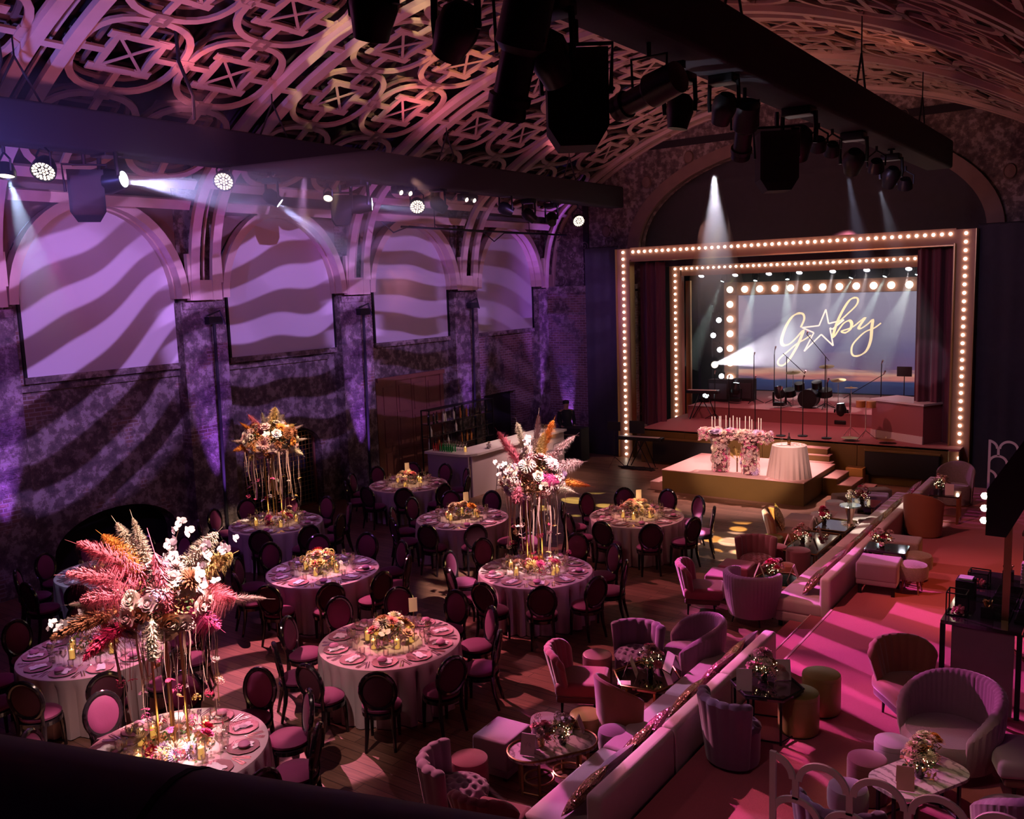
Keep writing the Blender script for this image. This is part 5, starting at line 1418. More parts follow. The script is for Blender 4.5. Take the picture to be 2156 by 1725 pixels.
# hanging cables beside the trusses
for a, b, lab in (((-13.1, 9.6, 8.2), (-13.0, 9.3, 9.45), 'thick black cable dropping to the wall-side truss'), ((-4.6, 9.9, 8.3), (-4.9, 9.6, 9.7), 'thick black cable dropping to the lounge-side truss'), ((-13.3, 6.5, 8.2), (-12.6, 6.4, 9.6), 'black cable at the balcony end of the wall-side truss')):
    a, b = Vector(a), Vector(b); mb = MB(); mb.tube([a, a.lerp(b, .3) + Vector((0, .08, 0)), a.lerp(b, .7) - Vector((0, .05, 0)), b + Vector((0, 0, .6))], .03, 7)
    tag(mb.build('cable', M['blackm']), lab, 'cable', 'cables dropping to the trusses')
t = thing('lighting_bar', 'thin black pipe with looped cable under the arches', 'pipe', (-15.5, 21.1, 6.88))
mb = MB(); mb.tube([(0, -3.9, 0), (0, 3.9, 0)], .028, 8); mb.build('pipe', M['black'], t)
mb = MB(); mb.tube([(0, -4.6, .1), (0, -4.2, -.15), (0, -3.6, .02), (0, -.5, -.03), (0, 0, -.28), (0, .5, -.03), (0, 3.6, 0)], .018, 6); mb.build('cable', M['blackm'], t)
for y in (-2.6, 1.8): mb = MB(); mb.tube([(0, y, 0), (0, y, .95)], .012, 5); mb.build('hanger', M['blackm'], t)
LA = [('par', 6.71, 7.18, (-12.6, 5.5, 0)), ('par', 7.28, 7.28, (-10.5, 4, 3)), ('mh', 8.30, 7.16, (-11.0, 9.6, 7.4)), ('par', 10.5, 7.35, (-10, 6, 4)), ('sm', 11.55, 7.1, (-12.6, 12.5, 6.0)),
      ('sp', 12.97, 7.2, (-11, 9, 2)), ('mh', 13.85, 7.1, (-11, 16.2, 7.1)), ('bl', 15.2, 7.42, (-9, 10, 3)), ('par', 15.65, 7.18, (-8, 10, 2)), ('off', 16.4, 7.22, (-10, 18, 4)), ('bl', 17.5, 7.40, (-9, 13, 2)), ('off', 19.06, 7.26, (-10, 22, 5)),
      ('off', 20.1, 7.15, (-12, 22, 5)), ('off', 21.2, 7.1, (-12, 19, 5)), ('par', 22.6, 7.13, (-8, 17, 3))]
ordn = 'first second third fourth fifth sixth seventh eighth ninth tenth eleventh twelfth thirteenth fourteenth fifteenth'.split()
for i, (kd, y, z, tg) in enumerate(LA):
    wh = ordn[i] + ' on the wall-side truss from the balcony'
    if kd == 'par': par('lit round cluster lamp, ' + wh, (LX, y, z), tg, 1.0 if i > 0 else .8, i > 0)
    elif kd == 'mh': moving_head('large black moving lamp with a white beam, ' + wh, (LX, y, z), tg, M['lens'], 1.25)
    elif kd == 'sm': moving_head('small moving lamp with a white beam, ' + wh, (LX, y, z), tg, M['lens'], .85)
    elif kd == 'sp': par('small pale green spot, ' + wh, (LX, y, z), tg, .6, False)
    elif kd == 'bl':
        t = thing('blinder_lamp', 'pair of small warm lamps on a bar, ' + wh, 'stage lamp', (LX, y, z), group='small lamps under the trusses')
        mb = MB(); mb.rbox((0, 0, .05), (.18, .62, .16), .03); mb.tube([(0, 0, .1), (0, 0, .25)], .02, 6); mb.build('housing', M['black'], t)
        for s in (-.18, .12):
            mb = MB(); mb.lathe([(.055, 0), (.04, .02), (.001, .03)], 12, (.11, s, -.02), rot=Matrix.Rotation(R_(115), 3, 'Y')); mb.build('lens', M['lenswarm'], t)
    else: moving_head('unlit black moving lamp, ' + wh, (LX, y, z), tg, M['lens'], 1.0, lens_on=False)
def speaker_box(lab, loc, S=1.0, tilt=0, rz=0):
    t = thing('hanging_speaker', lab, 'speaker', loc, rz, 'black boxes hanging under the trusses')
    t.rotation_euler = (tilt, 0, rz)
    mb = MB(); mb.prism([(-.26 * S, .34 * S), (.26 * S, .34 * S), (.26 * S, -.30 * S), (.16 * S, -.46 * S), (-.16 * S, -.46 * S), (-.26 * S, -.30 * S)], 'y', -.22 * S, .22 * S); mb.build('cabinet', M['blackm'], t, False)
    mb = MB(); mb.tube([(-.3 * S, 0, 0), (-.32 * S, 0, .42 * S), (.32 * S, 0, .42 * S), (.3 * S, 0, 0)], .02, 6); mb.tube([(0, 0, .42 * S), (0, 0, .62 * S)], .03, 6); mb.build('bracket', M['black'], t)
    mb = MB(); mb.box((0, -.222 * S, -.05 * S), (.44 * S, .006, .6 * S)); mb.build('grille', M['black'], t, False)
speaker_box('big black speaker on the wall-side truss, beside the widest blue beam', (LX - .25, 8.05, 7.0), 1.0, .1, R_(60)).__class__
speaker_box('big black speaker under the lounge-side truss, in front of the vault fretwork', (RX, 7.0, 6.92), 1.0, 0, R_(35))
speaker_box('black speaker under the lounge-side truss, over the stage opening', (RX, 12.1, 6.86), .95, 0, R_(30))
speaker_box('black speaker on the wall-side truss, beside the second beam lamp', (LX - .1, 13.4, 7.0), .75, 0, R_(50))
RA = [('off', 4.5, 7.1, (-6, 5.5, 3), 1.0), ('off', 5.35, 7.12, (-7, 6, 4), 1.0), ('prof', 6.15, 7.15, (-5.2, 6.6, 5), 1.6), ('off', 6.6, 7.15, (-4, 8, 5), 1.1), ('prof', 8.4, 7.15, (-7, 9, 6.5), 1.3), ('ball', 9.1, 7.06, (-4.5, 9, 5), .9),
      ('off', 10.3, 7.25, (-6, 12, 4), .9), ('prof', 10.95, 7.1, (-6.2, 14.2, 3), 1.2), ('off', 13.0, 7.15, (-5, 15, 4), 1.2), ('w', 13.9, 7.22, (-6, 18, 3), .7), ('w', 14.6, 7.22, (-6, 19, 3), .7), ('off', 15.8, 7.15, (-6, 20, 3), 1.1), ('w', 17.3, 7.2, (-5.8, 22, 2), .8),
      ('off', 18.4, 7.1, (-6, 21, 3), 1.0), ('w', 19.6, 7.05, (-5, 23, 2), .8)]
for i, (kd, y, z, tg, S) in enumerate(RA):
    wh = ordn[i] + ' on the lounge-side truss from the balcony'
    if kd in ('off', 'ball'): moving_head('unlit black moving lamp, ' + wh, (RX, y, z), tg, M['lens'], S, lens_on=False)
    elif kd == 'w': par('small lit lamp, ' + wh, (RX, y, z), tg, S, False)
    else:
        t = thing('profile_spotlight', 'long black profile spotlight, ' + wh, 'stage lamp', (RX, y, z), group='profile spotlights under the lounge-side truss')
        d = (Vector(tg) - Vector((RX, y, z))).normalized(); rot = d.to_track_quat('Z', 'Y').to_matrix()
        mb = MB(); mb.lathe([(.001, -.30 * S), (.12 * S, -.28 * S), (.13 * S, -.02 * S), (.09 * S, .02 * S), (.09 * S, .22 * S), (.11 * S, .23 * S), (.11 * S, .27 * S), (.09 * S, .27 * S), (.10 * S, .31 * S), (.10 * S, .34 * S)], 18, rot=rot); mb.build('barrel', M['black'], t)
        mb = MB(); mb.tube([(-.14 * S, 0, 0), (-.15 * S, 0, .26 * S), (.15 * S, 0, .26 * S), (.14 * S, 0, 0)], .016, 6); mb.tube([(0, 0, .26 * S), (0, 0, .4 * S)], .025, 6); mb.build('bracket', M['black'], t)
# stage ceiling lamps and floor lamps
SL = [(-13.07, 5.49), (-11.83, 5.48), (-10.65, 5.48), (-9.63, 5.48), (-8.55, 5.48), (-7.5, 5.48), (-6.26, 5.47)]
for i, (x, z) in enumerate(SL):
    par('small white lamp, %s along the upper bar over the stage from the wall side' % ordn[i], (x, 30, z), (x + .1, 28.5, 3.5), .62, False, 'lamps on the bars over the stage', 'lens')
SM = [(-12.3, 5.3, -13.3), (-11.14, 5.29, -11.4), (-10.06, 5.3, -9.8), (-7.96, 5.27, -9.2), (-6.94, 5.28, -8), (-6.0, 5.3, -7)]
for i, (x, z, tx) in enumerate(SM):
    moving_head('beam lamp fanning pale rays, %s along the lower bar over the stage' % ordn[i], (x, 30.1, z + .05), (tx, 29.0, 2.2), M['lenscyan'], .6, True, 'beam lamps on the bars over the stage')
for z, nm in ((5.85, 'upper'), (5.80, 'lower')):
    mb = MB(); mb.tube([(-13.6, 30.0 + (.14 if nm == 'lower' else 0), z), (-4.5, 30.0 + (.14 if nm == 'lower' else 0), z)], .03, 6); tag(mb.build('lamp_bar', M['black']), nm + ' black lamp bar across the top of the stage', 'pipe')
SV = [(-12.44, 3.91), (-12.65, 3.38), (-12.41, 2.88), (-12.60, 2.35), (-12.35, 1.95)]
for i, (x, z) in enumerate(SV):
    par('white side lamp, %s from the top of the wall-side column on stage' % ordn[i], (x, 30, z), (x + .9, 28.4, z - .2), .6 if i != 3 else .8, False, 'side lamps up the wall-side column on stage', 'lenswarm' if i == 3 else 'lens')
mb = MB(); mb.tube([(-12.8, 30.25, 1.0), (-12.8, 30.25, 4.4)], .04, 8)
for i, (x, z) in enumerate(SV): mb.tube([(-12.8, 30.25, z + .24), (x, 30.02, z + .24)], .015, 5)
tag(mb.build('lamp_column', M['black']), 'black upright column carrying the side lamps on stage', 'pipe')
for i, (x, y, z, tg) in enumerate(((-10.72, 27.2, Z2, (-10.6, 27.5, 4)), (-9.15, 26.7, Z2, (-9.9, 27, 4)), (-7.21, 26.3, Z1, (-7.6, 26.5, 4)), (-11.75, 27.2, Z1, (-11, 26, 3)))):
    moving_head('black floor beam lamp shining up, ' + ('before the wall-side globes', 'between the tripod stands', 'beside the drum kit', 'behind the side keyboard')[i], (x, y, z + .45), tg, M['lenscyan'], .95, False, 'floor beam lamps on the stage')

# ---------------------------------------------------------------- raised carpet platform and steps
ZC = .42
mb = MB(); mb.box((-1.55, 12.6, ZC / 2 - .005), (4.22, 19.6, ZC - .01)); struct('floor_platform', mb, M['baseblk'])
mb = MB(); mb.box((-1.55, 12.6, ZC - .005), (4.24, 19.62, .012)); struct('floor_carpet', mb, M['carpet'])
t = thing('platform_steps', 'two pink carpeted steps between the two runs of bench sofa', 'steps', (-3.67, 11.93, 0))
for k in (0, 1):
    z = ZC * (2 - k) / 3
    mb = MB(); mb.box((-.16 - .31 * k, 0, z / 2), (.31, 2.26, z)); mb.build('step', M['carpet'], t, False)
mb = MB(); mb.box((-.0, 0, ZC - .002), (.03, 2.26, .016)); mb.box((-.315, 0, ZC * 2 / 3), (.02, 2.26, .012)); mb.build('nosing', M['pinkdeck'], t, False)

# ---------------------------------------------------------------- lounge builders (all face +x locally)
def shell(mb, r, th, z0, ztop, a0, a1, flare=0, pl=0, amp=0, nu=60, sx=1, bulge=0, c=(0, 0)):
    K = [(0, 0, 0), (0, .33, 0), (0, .66, 0), (0, 1, .0), (-.25, 1, .5), (-.5, 1, .7), (-.75, 1, .5), (-1, 1, 0), (-1, .6, 0), (-1, .2, 0), (-1, 0, 0)]
    def f(u, v):
        a = a0 + (a1 - a0) * u; k = min(int(round(v * 10)), 10); o, h, rm = K[k]
        zt = ztop(u); ef = max(.12, 1 - abs(2 * u - 1) ** 14); thk = th * ef ** .5; z = z0 + (zt - z0) * h + rm * thk * .6
        p = amp * abs(math.sin(pl * u * PI)) * (h if h < 1 else 1)
        rr = r + flare * h + bulge * math.sin(PI * min(h, 1) * .8) + (-.5 + (o + .5) * ef ** .5) * th * (1 if h else .9) + (p if o > -.5 else -p)
        return (c[0] + rr * math.cos(a) * sx, c[1] + rr * math.sin(a), z)
    b = len(mb.v)
    mb.grid(f, nu, 10)
    mb.f.append(tuple(b + k * (nu + 1) for k in range(11))); mb.m.append(mb.cur)
    mb.f.append(tuple(b + k * (nu + 1) + nu for k in reversed(range(11)))); mb.m.append(mb.cur)
def legs(t, pts, z, m='black', r=.018, spread=.04):
    for x, y in pts:
        mb = MB(); mb.tube([(x, y, z), (x * (1 + spread), y * (1 + spread), 0)], [r * 1.2, r * .7], 7); mb.build('leg', M[m], t)
def tuft(mb, rx, ry, z, h, sp=.105, amp=.032, n=72, c=(0, 0), rim=.04):
    pts = []
    for i in range(-8, 9):
        for j in range(-8, 9): pts.append((i * sp + (j % 2) * sp / 2, j * sp * .87))
    def f(u, v):
        a = 2 * PI * u; q_ = v
        x, y = rx * q_ * math.cos(a), ry * q_ * math.sin(a)
        d = min((x - p[0]) ** 2 + (y - p[1]) ** 2 for p in pts)
        dim = amp * math.exp(-d / (sp * .22) ** 2) + amp * .25 * math.exp(-d / (sp * .4) ** 2)
        return (c[0] + x, c[1] + y, z + h * (1 - q_ ** 4) - dim)
    mb.grid(f, n, 24, True)
def channel_chair(lab, loc, rz, m, S=1.0, legm='black'):
    t = thing('channel_back_chair', lab, 'armchair', loc, rz, 'velvet chairs with channelled backs'); mt = M[m]
    mb = MB(); mb.rbox((.04, 0, .36), (.56 * S, .54 * S, .18), .06, 4); mb.build('seat', mt, t)
    mb = MB(); mb.rbox((0.02, 0, .24), (.50 * S, .50 * S, .10), .03); mb.build('seat_base', M['velwine'], t)
    mb = MB(); shell(mb, .27 * S, .09, .26, lambda u: .80 - .16 * abs(2 * u - 1) ** 4, PI * .62, PI * 1.38, .12, 9, .014, 72); mb.build('backrest', mt, t)
    legs(t, [(.2, .2), (.2, -.2), (-.2, .2), (-.2, -.2)], .24, legm)
    return t
def barrel_chair(lab, loc, rz, m, S=1.0, pleat=.007, hi=.80, lo=.48):
    t = thing('barrel_armchair', lab, 'armchair', loc, rz, 'round barrel armchairs'); mt = M[m]
    mb = MB(); shell(mb, .34 * S, .10, .14, lambda u: hi - (hi - lo) * abs(2 * u - 1) ** 2.6, PI * .30, PI * 1.70, .06, 34, pleat, 130, bulge=.03); mb.build('backrest', mt, t)
    mb = MB(); mb.lathe([(.20 * S, .13), (.31 * S, .16), (.34 * S, .26), (.345 * S, .36), (.31 * S, .415), (.18 * S, .43), (.001, .432)], 30, (.03, 0, 0), fn=lambda a, k: 1 + .006 * math.sin(30 * a)); mb.build('seat', mt, t)
    legs(t, [(.2, .2), (.2, -.2), (-.2, .2), (-.2, -.2)], .16, 'black', .012, .15)
    return t
def shell_chair(lab, loc, rz, m, S=1.0, hi=.85, base=True):
    t = thing('shell_chair', lab, 'armchair', loc, rz, 'smooth shell backed chairs'); mt = M[m]
    mb = MB(); shell(mb, .30 * S, .05, .04 if base else .25, lambda u: hi - .20 * abs(2 * u - 1) ** 2, PI * .5, PI * 1.5, .04, 0, 0, 40); mb.build('backrest', mt, t)
    mb = MB(); mb.lathe([(.24 * S, .02), (.27 * S, .05), (.27 * S, .36), (.23 * S, .42), (.001, .43)], 26, (.02, 0, 0)); mb.build('seat', mt, t)
    mb = MB(); mb.cyl((0, 0, 0), .26 * S, .03, 24); mb.build('plinth', M['brass'], t)
    return t
def tufted_chair(lab, loc, rz, m, S=1.0):
    t = thing('tufted_chair', lab, 'armchair', loc, rz, 'button tufted tub chairs'); mt = M[m]
    mb = MB(); mb.lathe([(.24 * S, .02), (.25 * S, .06), (.255 * S, .40)], 30, caps=False); tuft(mb, .265 * S, .265 * S, .40, .07); mb.build('seat', mt, t)
    mb = MB(); shell(mb, .30 * S, .09, .05, lambda u: .72, PI * .60, PI * 1.40, .07, 7, .022, 60); mb.build('backrest', mt, t)
    mb = MB(); mb.cyl((0, 0, 0), .22 * S, .03, 20); mb.build('plinth', M['black'], t)
    return t
def pouf(lab, loc, r, h, m, kind='drum', group='round poufs', name='round_pouf'):
    t = thing(name, lab, 'pouf', loc, 0, group)
    if kind == 'drum':
        mb = MB(); mb.lathe([(r * .96, .02), (r, .05), (r, h - .035), (r * .97, h - .01), (r * .85, h + .002), (.001, h + .006)], 30); mb.build('body', M[m], t)
        mb = MB(); mb.lathe([(r * 1.004, h - .055), (r * 1.012, h - .05), (r * 1.004, h - .045)], 30, caps=False); mb.build('piping', M[m], t)
        mb = MB(); mb.cyl((0, 0, 0), r * .9, .02, 20); mb.build('plinth', M['black'], t)
    else:
        mb = MB(); mb.lathe([(r * .7, h * .48), (r * .97, h * .52), (r, h * .62), (r, h * .85), (r * .93, h * .96), (r * .6, h + .01), (.001, h + .015)], 28, fn=(lambda a, k: 1 + .02 * math.sin(23 * a + k * 3)) if kind == 'shag' else None); mb.build('seat', M[m], t)
        legs(t, [(r * .6 * math.cos(a), r * .6 * math.sin(a)) for a in (.8, 2.37, 3.94, 5.5)], h * .5, 'velrust' if kind == 'shag' else 'black', .014, .25)
    return t
def ottoman(lab, loc, rz, w, d, h, m, leg=.0, group='square ottomans'):
    t = thing('square_ottoman', lab, 'ottoman', loc, rz, group)
    z0 = leg or .05
    mb = MB(); mb.rbox((0, 0, (z0 + h) / 2 + .03), (w, d, h - z0 - .06), .035, 4); mb.build('cushion', M[m], t)
    mb = MB(); mb.rbox((0, 0, z0 + .035), (w * .97, d * .97, .09), .02); mb.build('base', M[m], t)
    for sx in (-1, 1):
        for sy in (-1, 1):
            mb = MB(); mb.box((sx * (w / 2 - .06), sy * (d / 2 - .06), z0 / 2), (.05, .05, z0)); mb.build('leg', M['black'], t, False)
    return t
def sofa_unit(lab, y0, y1, x=-4.13):
    L = y1 - y0; t = thing('bench_sofa', lab, 'sofa', (x, (y0 + y1) / 2, 0), 0, 'cream bench sofa units along the platform')
    mb = MB(); mb.rbox((-.06, 0, .345), (.74, L - .006, .21), .045, 4); mb.build('seat', M['sofa'], t)
    mb = MB(); mb.rbox((-.05, 0, .17), (.70, L - .01, .16), .03); mb.build('base', M['sofa'], t)
    mb = MB(); mb.rbox((.345, 0, .47), (.17, L - .006, .80), .05, 4); mb.build('backrest', M['sofa'], t)
    for sx in (-.34, .30):
        for sy in (-1, 1):
            mb = MB(); mb.box((sx, sy * (L / 2 - .08), .05), (.05, .05, .10)); mb.build('leg', M['black'], t, False)
    return t
SN = ['near run, the unit nearest the balcony', 'near run, middle unit', 'near run, unit beside the steps']
for i in range(3): sofa_unit('cream bench sofa with a low back, ' + SN[i], 6.30 + 1.49 * i, 6.30 + 1.49 * (i + 1))
FN = ['unit beside the steps', 'second unit', 'middle unit', 'fourth unit', 'unit nearest the stage']
for i in range(5): sofa_unit('cream bench sofa with a low back, far run, ' + FN[i], 13.08 + 1.6 * i, 13.08 + 1.6 * (i + 1))

def sequin(name, c):
    m = bpy.data.materials.new(name); m.use_nodes = True
    nt = m.node_tree; b = nt.nodes['Principled BSDF']; tc = nt.nodes.new('ShaderNodeTexCoord'); v = nt.nodes.new('ShaderNodeTexVoronoi'); v.inputs['Scale'].default_value = 75
    nt.links.new(tc.outputs['Object'], v.inputs['Vector'])
    g = nt.nodes.new('ShaderNodeNewGeometry'); vm = nt.nodes.new('ShaderNodeVectorMath'); vm.operation = 'SUBTRACT'; vm.inputs[1].default_value = (.5, .5, .5)
    nt.links.new(v.outputs['Color'], vm.inputs[0]); ad = nt.nodes.new('ShaderNodeVectorMath'); ad.operation = 'ADD'
    nt.links.new(vm.outputs[0], ad.inputs[0]); nt.links.new(g.outputs['Normal'], ad.inputs[1]); nm = nt.nodes.new('ShaderNodeVectorMath'); nm.operation = 'NORMALIZE'; nt.links.new(ad.outputs[0], nm.inputs[0])
    nt.links.new(nm.outputs[0], b.inputs['Normal']); b.inputs['Base Color'].default_value = (*c, 1); b.inputs['Metallic'].default_value = .9; b.inputs['Roughness'].default_value = .25
    return m
M['seqb'] = sequin('bronze_sequins', (.42, .24, .14)); M['seqg'] = sequin('gold_sequins', (.70, .50, .26)); M['seqp'] = sequin('rose_sequins', (.66, .22, .34))
def pillow_mesh(m, s=.46, th=.13, seed=0):
    mb = MB()
    for sg in (1, -1):
        def f(u, v, sg=sg):
            x, y = (u * 2 - 1), (v * 2 - 1); e = max(0, (1 - abs(x) ** 2.6) * (1 - abs(y) ** 2.6)) ** .5
            k = 1 - .06 * (1 - abs(x)) - .06 * (1 - abs(y)) + .0
            return (sg * th / 2 * e, y * s / 2 * (1 - .07 * (1 - x * x)) , x * s / 2 * (1 - .07 * (1 - y * y)))
        mb.grid(f, 14, 14)
    return mb.mesh('cushion', m)
PM = {k: pillow_mesh(M[k]) for k in ('seqb', 'seqg', 'seqp', 'velmauve', 'velrose')}
CU = [(6.68, 'seqb', .1, 'bronze sequin cushion at the balcony end of the near bench sofa', 0), (7.22, 'velmauve', -.2, 'mauve velvet cushion second from the balcony on the near bench sofa', .5), (7.62, 'seqb', .1, 'bronze sequin cushion third from the balcony on the near bench sofa', .1),
      (8.02, 'seqp', .25, 'rose sequin cushion leaning over another, middle of the near bench sofa', .3), (8.9, 'seqb', .05, 'bronze sequin cushion alone toward the steps on the near bench sofa', 0), (9.75, 'seqp', -.1, 'rose sequin cushion next to the gold one on the near bench sofa', 0),
      (10.15, 'seqg', .2, 'gold sequin cushion at the steps end of the near bench sofa', .2), (10.55, 'velmauve', .0, 'mauve velvet cushion at the very end of the near bench sofa', 0), (13.6, 'seqb', .15, 'bronze sequin cushion at the steps end of the far bench sofa', 0),
      (14.1, 'velrose', -.1, 'rose velvet cushion second from the steps on the far bench sofa', .4), (14.6, 'seqp', .1, 'rose sequin cushion third from the steps on the far bench sofa', .1), (15.1, 'velrose', .2, 'rose velvet cushion fourth from the steps on the far bench sofa', .5),
      (15.8, 'seqb', 0, 'bronze sequin cushion behind the black glass table flowers on the far bench sofa', .2), (16.4, 'seqp', .1, 'rose sequin cushion at the middle of the far bench sofa', 0), (17.2, 'seqb', .2, 'bronze sequin cushion beyond the middle of the far bench sofa', .1),
      (17.8, 'seqg', 0, 'gold sequin cushion across from the brown shell chair on the far bench sofa', 0), (18.6, 'seqb', .1, 'bronze sequin cushion near the stage end of the far bench sofa', .3), (19.4, 'velrose', 0, 'rose velvet cushion near the stage end of the far bench sofa', .1), (20.4, 'seqp', .1, 'rose sequin cushion last toward the stage on the far bench sofa', .2)]
for y, k, rz, lab, tw in CU:
    o = obj('cushion', PM[k], None, (-4.09, y, .645)); o.rotation_euler = (tw, R_(38), rz * .8)
    tag(o, lab, 'cushion', 'cushions on the bench sofas')

def frame_table(lab, loc, rz, poly, h, top, legm, inset=.85, name='low_table', low=True, grp=None, lipm=None):
    t = thing(name, lab, 'table', loc, rz, grp or 'low lounge tables')
    mb = MB(); mb.prism(poly, 'z', h - .03, h); mb.build('table_top', M[top], t, False)
    if lipm:
        mb = MB(); mb.tube([(x, y, h + .008) for x, y in poly], .012, 5, closed=True); mb.build('rim', M[lipm], t)
    step = max(1, len(poly) // 6) if len(poly) > 8 else 1
    L = poly[::step]
    for x, y in L:
        mb = MB(); mb.box((x * inset, y * inset, (h - .03) / 2), (.025, .025, h - .03)); mb.build('leg', M[legm], t, False)
    if low:
        mb = MB(); n = len(L)
        for i in range(n):
            a, b = L[i], L[(i + 1) % n]; mb.tube([(a[0] * inset, a[1] * inset, .03), (b[0] * inset, b[1] * inset, .03)], .010, 5)
        mb.build('lower_frame', M[legm], t)
    return t
def ngon(n, rx, ry=None, ph=0): return [(rx * math.cos(2 * PI * i / n + ph), (ry or rx) * math.sin(2 * PI * i / n + ph)) for i in range(n)]
def stadium(L, W, n=12):
    r = W / 2; return [(L / 2 - r + r * math.cos(a), r * math.sin(a)) for a in [-PI / 2 + PI * i / n for i in range(n + 1)]] + [(-L / 2 + r + r * math.cos(a), r * math.sin(a)) for a in [PI / 2 + PI * i / n for i in range(n + 1)]]
def marble():
    m = bpy.data.materials.new('veined_marble'); m.use_nodes = True; nt = m.node_tree; b = nt.nodes['Principled BSDF']; tc = nt.nodes.new('ShaderNodeTexCoord')
    w = nt.nodes.new('ShaderNodeTexWave'); w.inputs['Scale'].default_value = 3.5; w.inputs['Distortion'].default_value = 16; w.inputs['Detail'].default_value = 4; nt.links.new(tc.outputs['Object'], w.inputs['Vector'])
    c = nt.nodes.new('ShaderNodeValToRGB'); e = c.color_ramp.elements; e[0].color = (.22, .19, .19, 1); e[0].position = .0; e[1].color = (.48, .43, .41, 1); e[1].position = .3
    nt.links.new(w.outputs['Fac'], c.inputs[0]); nt.links.new(c.outputs[0], b.inputs['Base Color']); b.inputs['Roughness'].default_value = .22
    return m
M['marble'] = marble()
def rounded(L, W, r, n=6):
    out = []
    for cx, cy, a0 in ((L / 2 - r, W / 2 - r, 0), (-L / 2 + r, W / 2 - r, PI / 2), (-L / 2 + r, -W / 2 + r, PI), (L / 2 - r, -W / 2 + r, 1.5 * PI)):
        out += [(cx + r * math.cos(a0 + PI / 2 * k / n), cy + r * math.sin(a0 + PI / 2 * k / n)) for k in range(n + 1)]
    return out
def menu(lab, loc, rz, s=1.0, txt=False, m='card'):
    t = thing('menu_card', lab, 'card', loc, rz, 'folded cards on the low tables')
    for k, sg in enumerate((1, -1)):
        mb = MB(); mb.box((.035 * sg * s, 0, .09 * s), (.004, .13 * s, .18 * s), rot=Matrix.Rotation(-.35 * sg, 3, 'Y')); mb.build('leaf', M[m], t, False)
    if txt:
        mb = MB()
        for st in ([(-.03, .03), (-.02, -.02), (.0, .035)], [(.02, .03), (.012, .0), (.03, .0)], [(.03, .03), (.028, -.03)]):
            mb.tube([(.040 * s + .004, p[0], .09 * s + p[1] * .9) for p in st], .0016, 4)
        mb.build('lettering', M['ink'], t)
    return t
# near lounge on the hall floor
tufted_chair('lilac velvet chair with deep-buttoned seat and rolled back, beside the mauve pouf', (-5.38, 6.42, 0), R_(35), 'vellilac', 1.1)
channel_chair('deep pink channelled chair seen from behind at the lower edge, beside the bench sofa', (-4.75, 6.12, 0), R_(100), 'velpink', 1.05)
pouf('mauve velvet drum pouf beside the square ottoman', (-5.63, 6.89, 0), .20, .43, 'velpink')
ottoman('pink square ottoman beside the oval marble table', (-5.66, 7.52, 0), R_(3), .46, .53, .45, 'velmauve')
pouf('pale mauve round pouf behind the oval marble table', (-5.46, 8.08, 0), .17, .40, 'velmauve')
pouf('ochre round pouf partly behind the oval marble table', (-5.12, 8.42, 0), .19, .40, 'leather')
pouf('mauve velvet stool on thin metal legs beside the rust shell chair', (-4.62, 8.16, 0), .17, .46, 'velmauve', 'legs')
t = frame_table('oval veined marble table on a brass frame, with two flower vases', (-5.0, 7.53, 0), R_(57), stadium(1.0, .50), .44, 'marble', 'brass', .78, 'oval_table', lipm='brass')
mb = MB()
for s in (-1, 1): mb.tube([(s * .0 + .16 * math.cos(a) + s * .17, .16 * math.sin(a), .12) for a in [2 * PI * i / 20 for i in range(20)]], .012, 6, closed=True)
mb.build('ring_brace', M['brass'], t)
menu('tall folded card with handwritten lettering on the near end of the oval marble table', (-5.13, 7.28, .44), R_(-75), 1.2, True)
menu('folded card behind the glowing flowers on the oval marble table', (-4.93, 7.93, .44), R_(200), 1.0)
DF = dict(grp='flower arrangements on the low tables', vase=False)
low('pink roses with a feathery sprig in a small gold vase on the oval table', (-5.1, 7.45, .44), ('blush', 'dusty', 'pink'), 41, 9, .13, .26, False, sc_=.4, vase_m=M['gold'], **DF)
low('flowers with glowing fairy lights in a dark vase on the oval table', (-4.93, 7.62, .44), ('cream', 'dusty', 'rust'), 42, 10, .14, .27, True, sc_=.5, vase_m=M['glassdark'], **DF)
shell_chair('tall rust velvet shell chair with its back to the balcony', (-4.72, 8.66, 0), R_(62), 'velrust', 1.1, .88)
channel_chair('pink channelled armchair facing the smoked hexagonal table', (-5.66, 9.18, 0), R_(25), 'velpink', 1.15)
pouf('rose metallic drum pouf between the pink and the plum chairs', (-5.80, 9.86, 0), .195, .45, 'leatherpink')
tufted_chair('plum velvet chair with buttoned seat, back toward the stage', (-5.42, 10.22, 0), R_(-75), 'velplum', 1.1)
barrel_chair('wide mauve pleated barrel armchair near the end of the near bench sofa', (-4.83, 10.72, 0), R_(215), 'velmauve', 1.08)
frame_table('smoked mirrored hexagonal table with two cards and a vase', (-4.96, 9.66, 0), R_(10), ngon(6, .44, .44), .40, 'mirror', 'gold', .8, 'hexagonal_table', lipm='gold')
low('mixed pale flowers in a black vase with fairy lights on the smoked hexagonal table', (-4.95, 9.72, .40), ('blush', 'cream', 'pink', 'dusty'), 43, 13, .17, .34, True, sc_=.7, vase_m=M['glassdark'], **DF)
menu('tall open card on the wall side of the smoked hexagonal table', (-5.16, 9.58, .40), R_(20), 1.3)
menu('tall card behind the flowers on the smoked hexagonal table', (-4.78, 9.98, .40), R_(60), 1.3)
t = thing('paper_leaflet', 'white leaflet lying on the edge of the smoked hexagonal table', 'paper', (-5.12, 9.34, .402), .5)
mb = MB(); mb.box((0, 0, .003), (.16, .12, .006)); mb.build('sheet', M['card'], t, False)
mb = MB(); mb.box((0, 0, .007), (.10, .07, .002)); mb.build('print', M['white'], t, False)
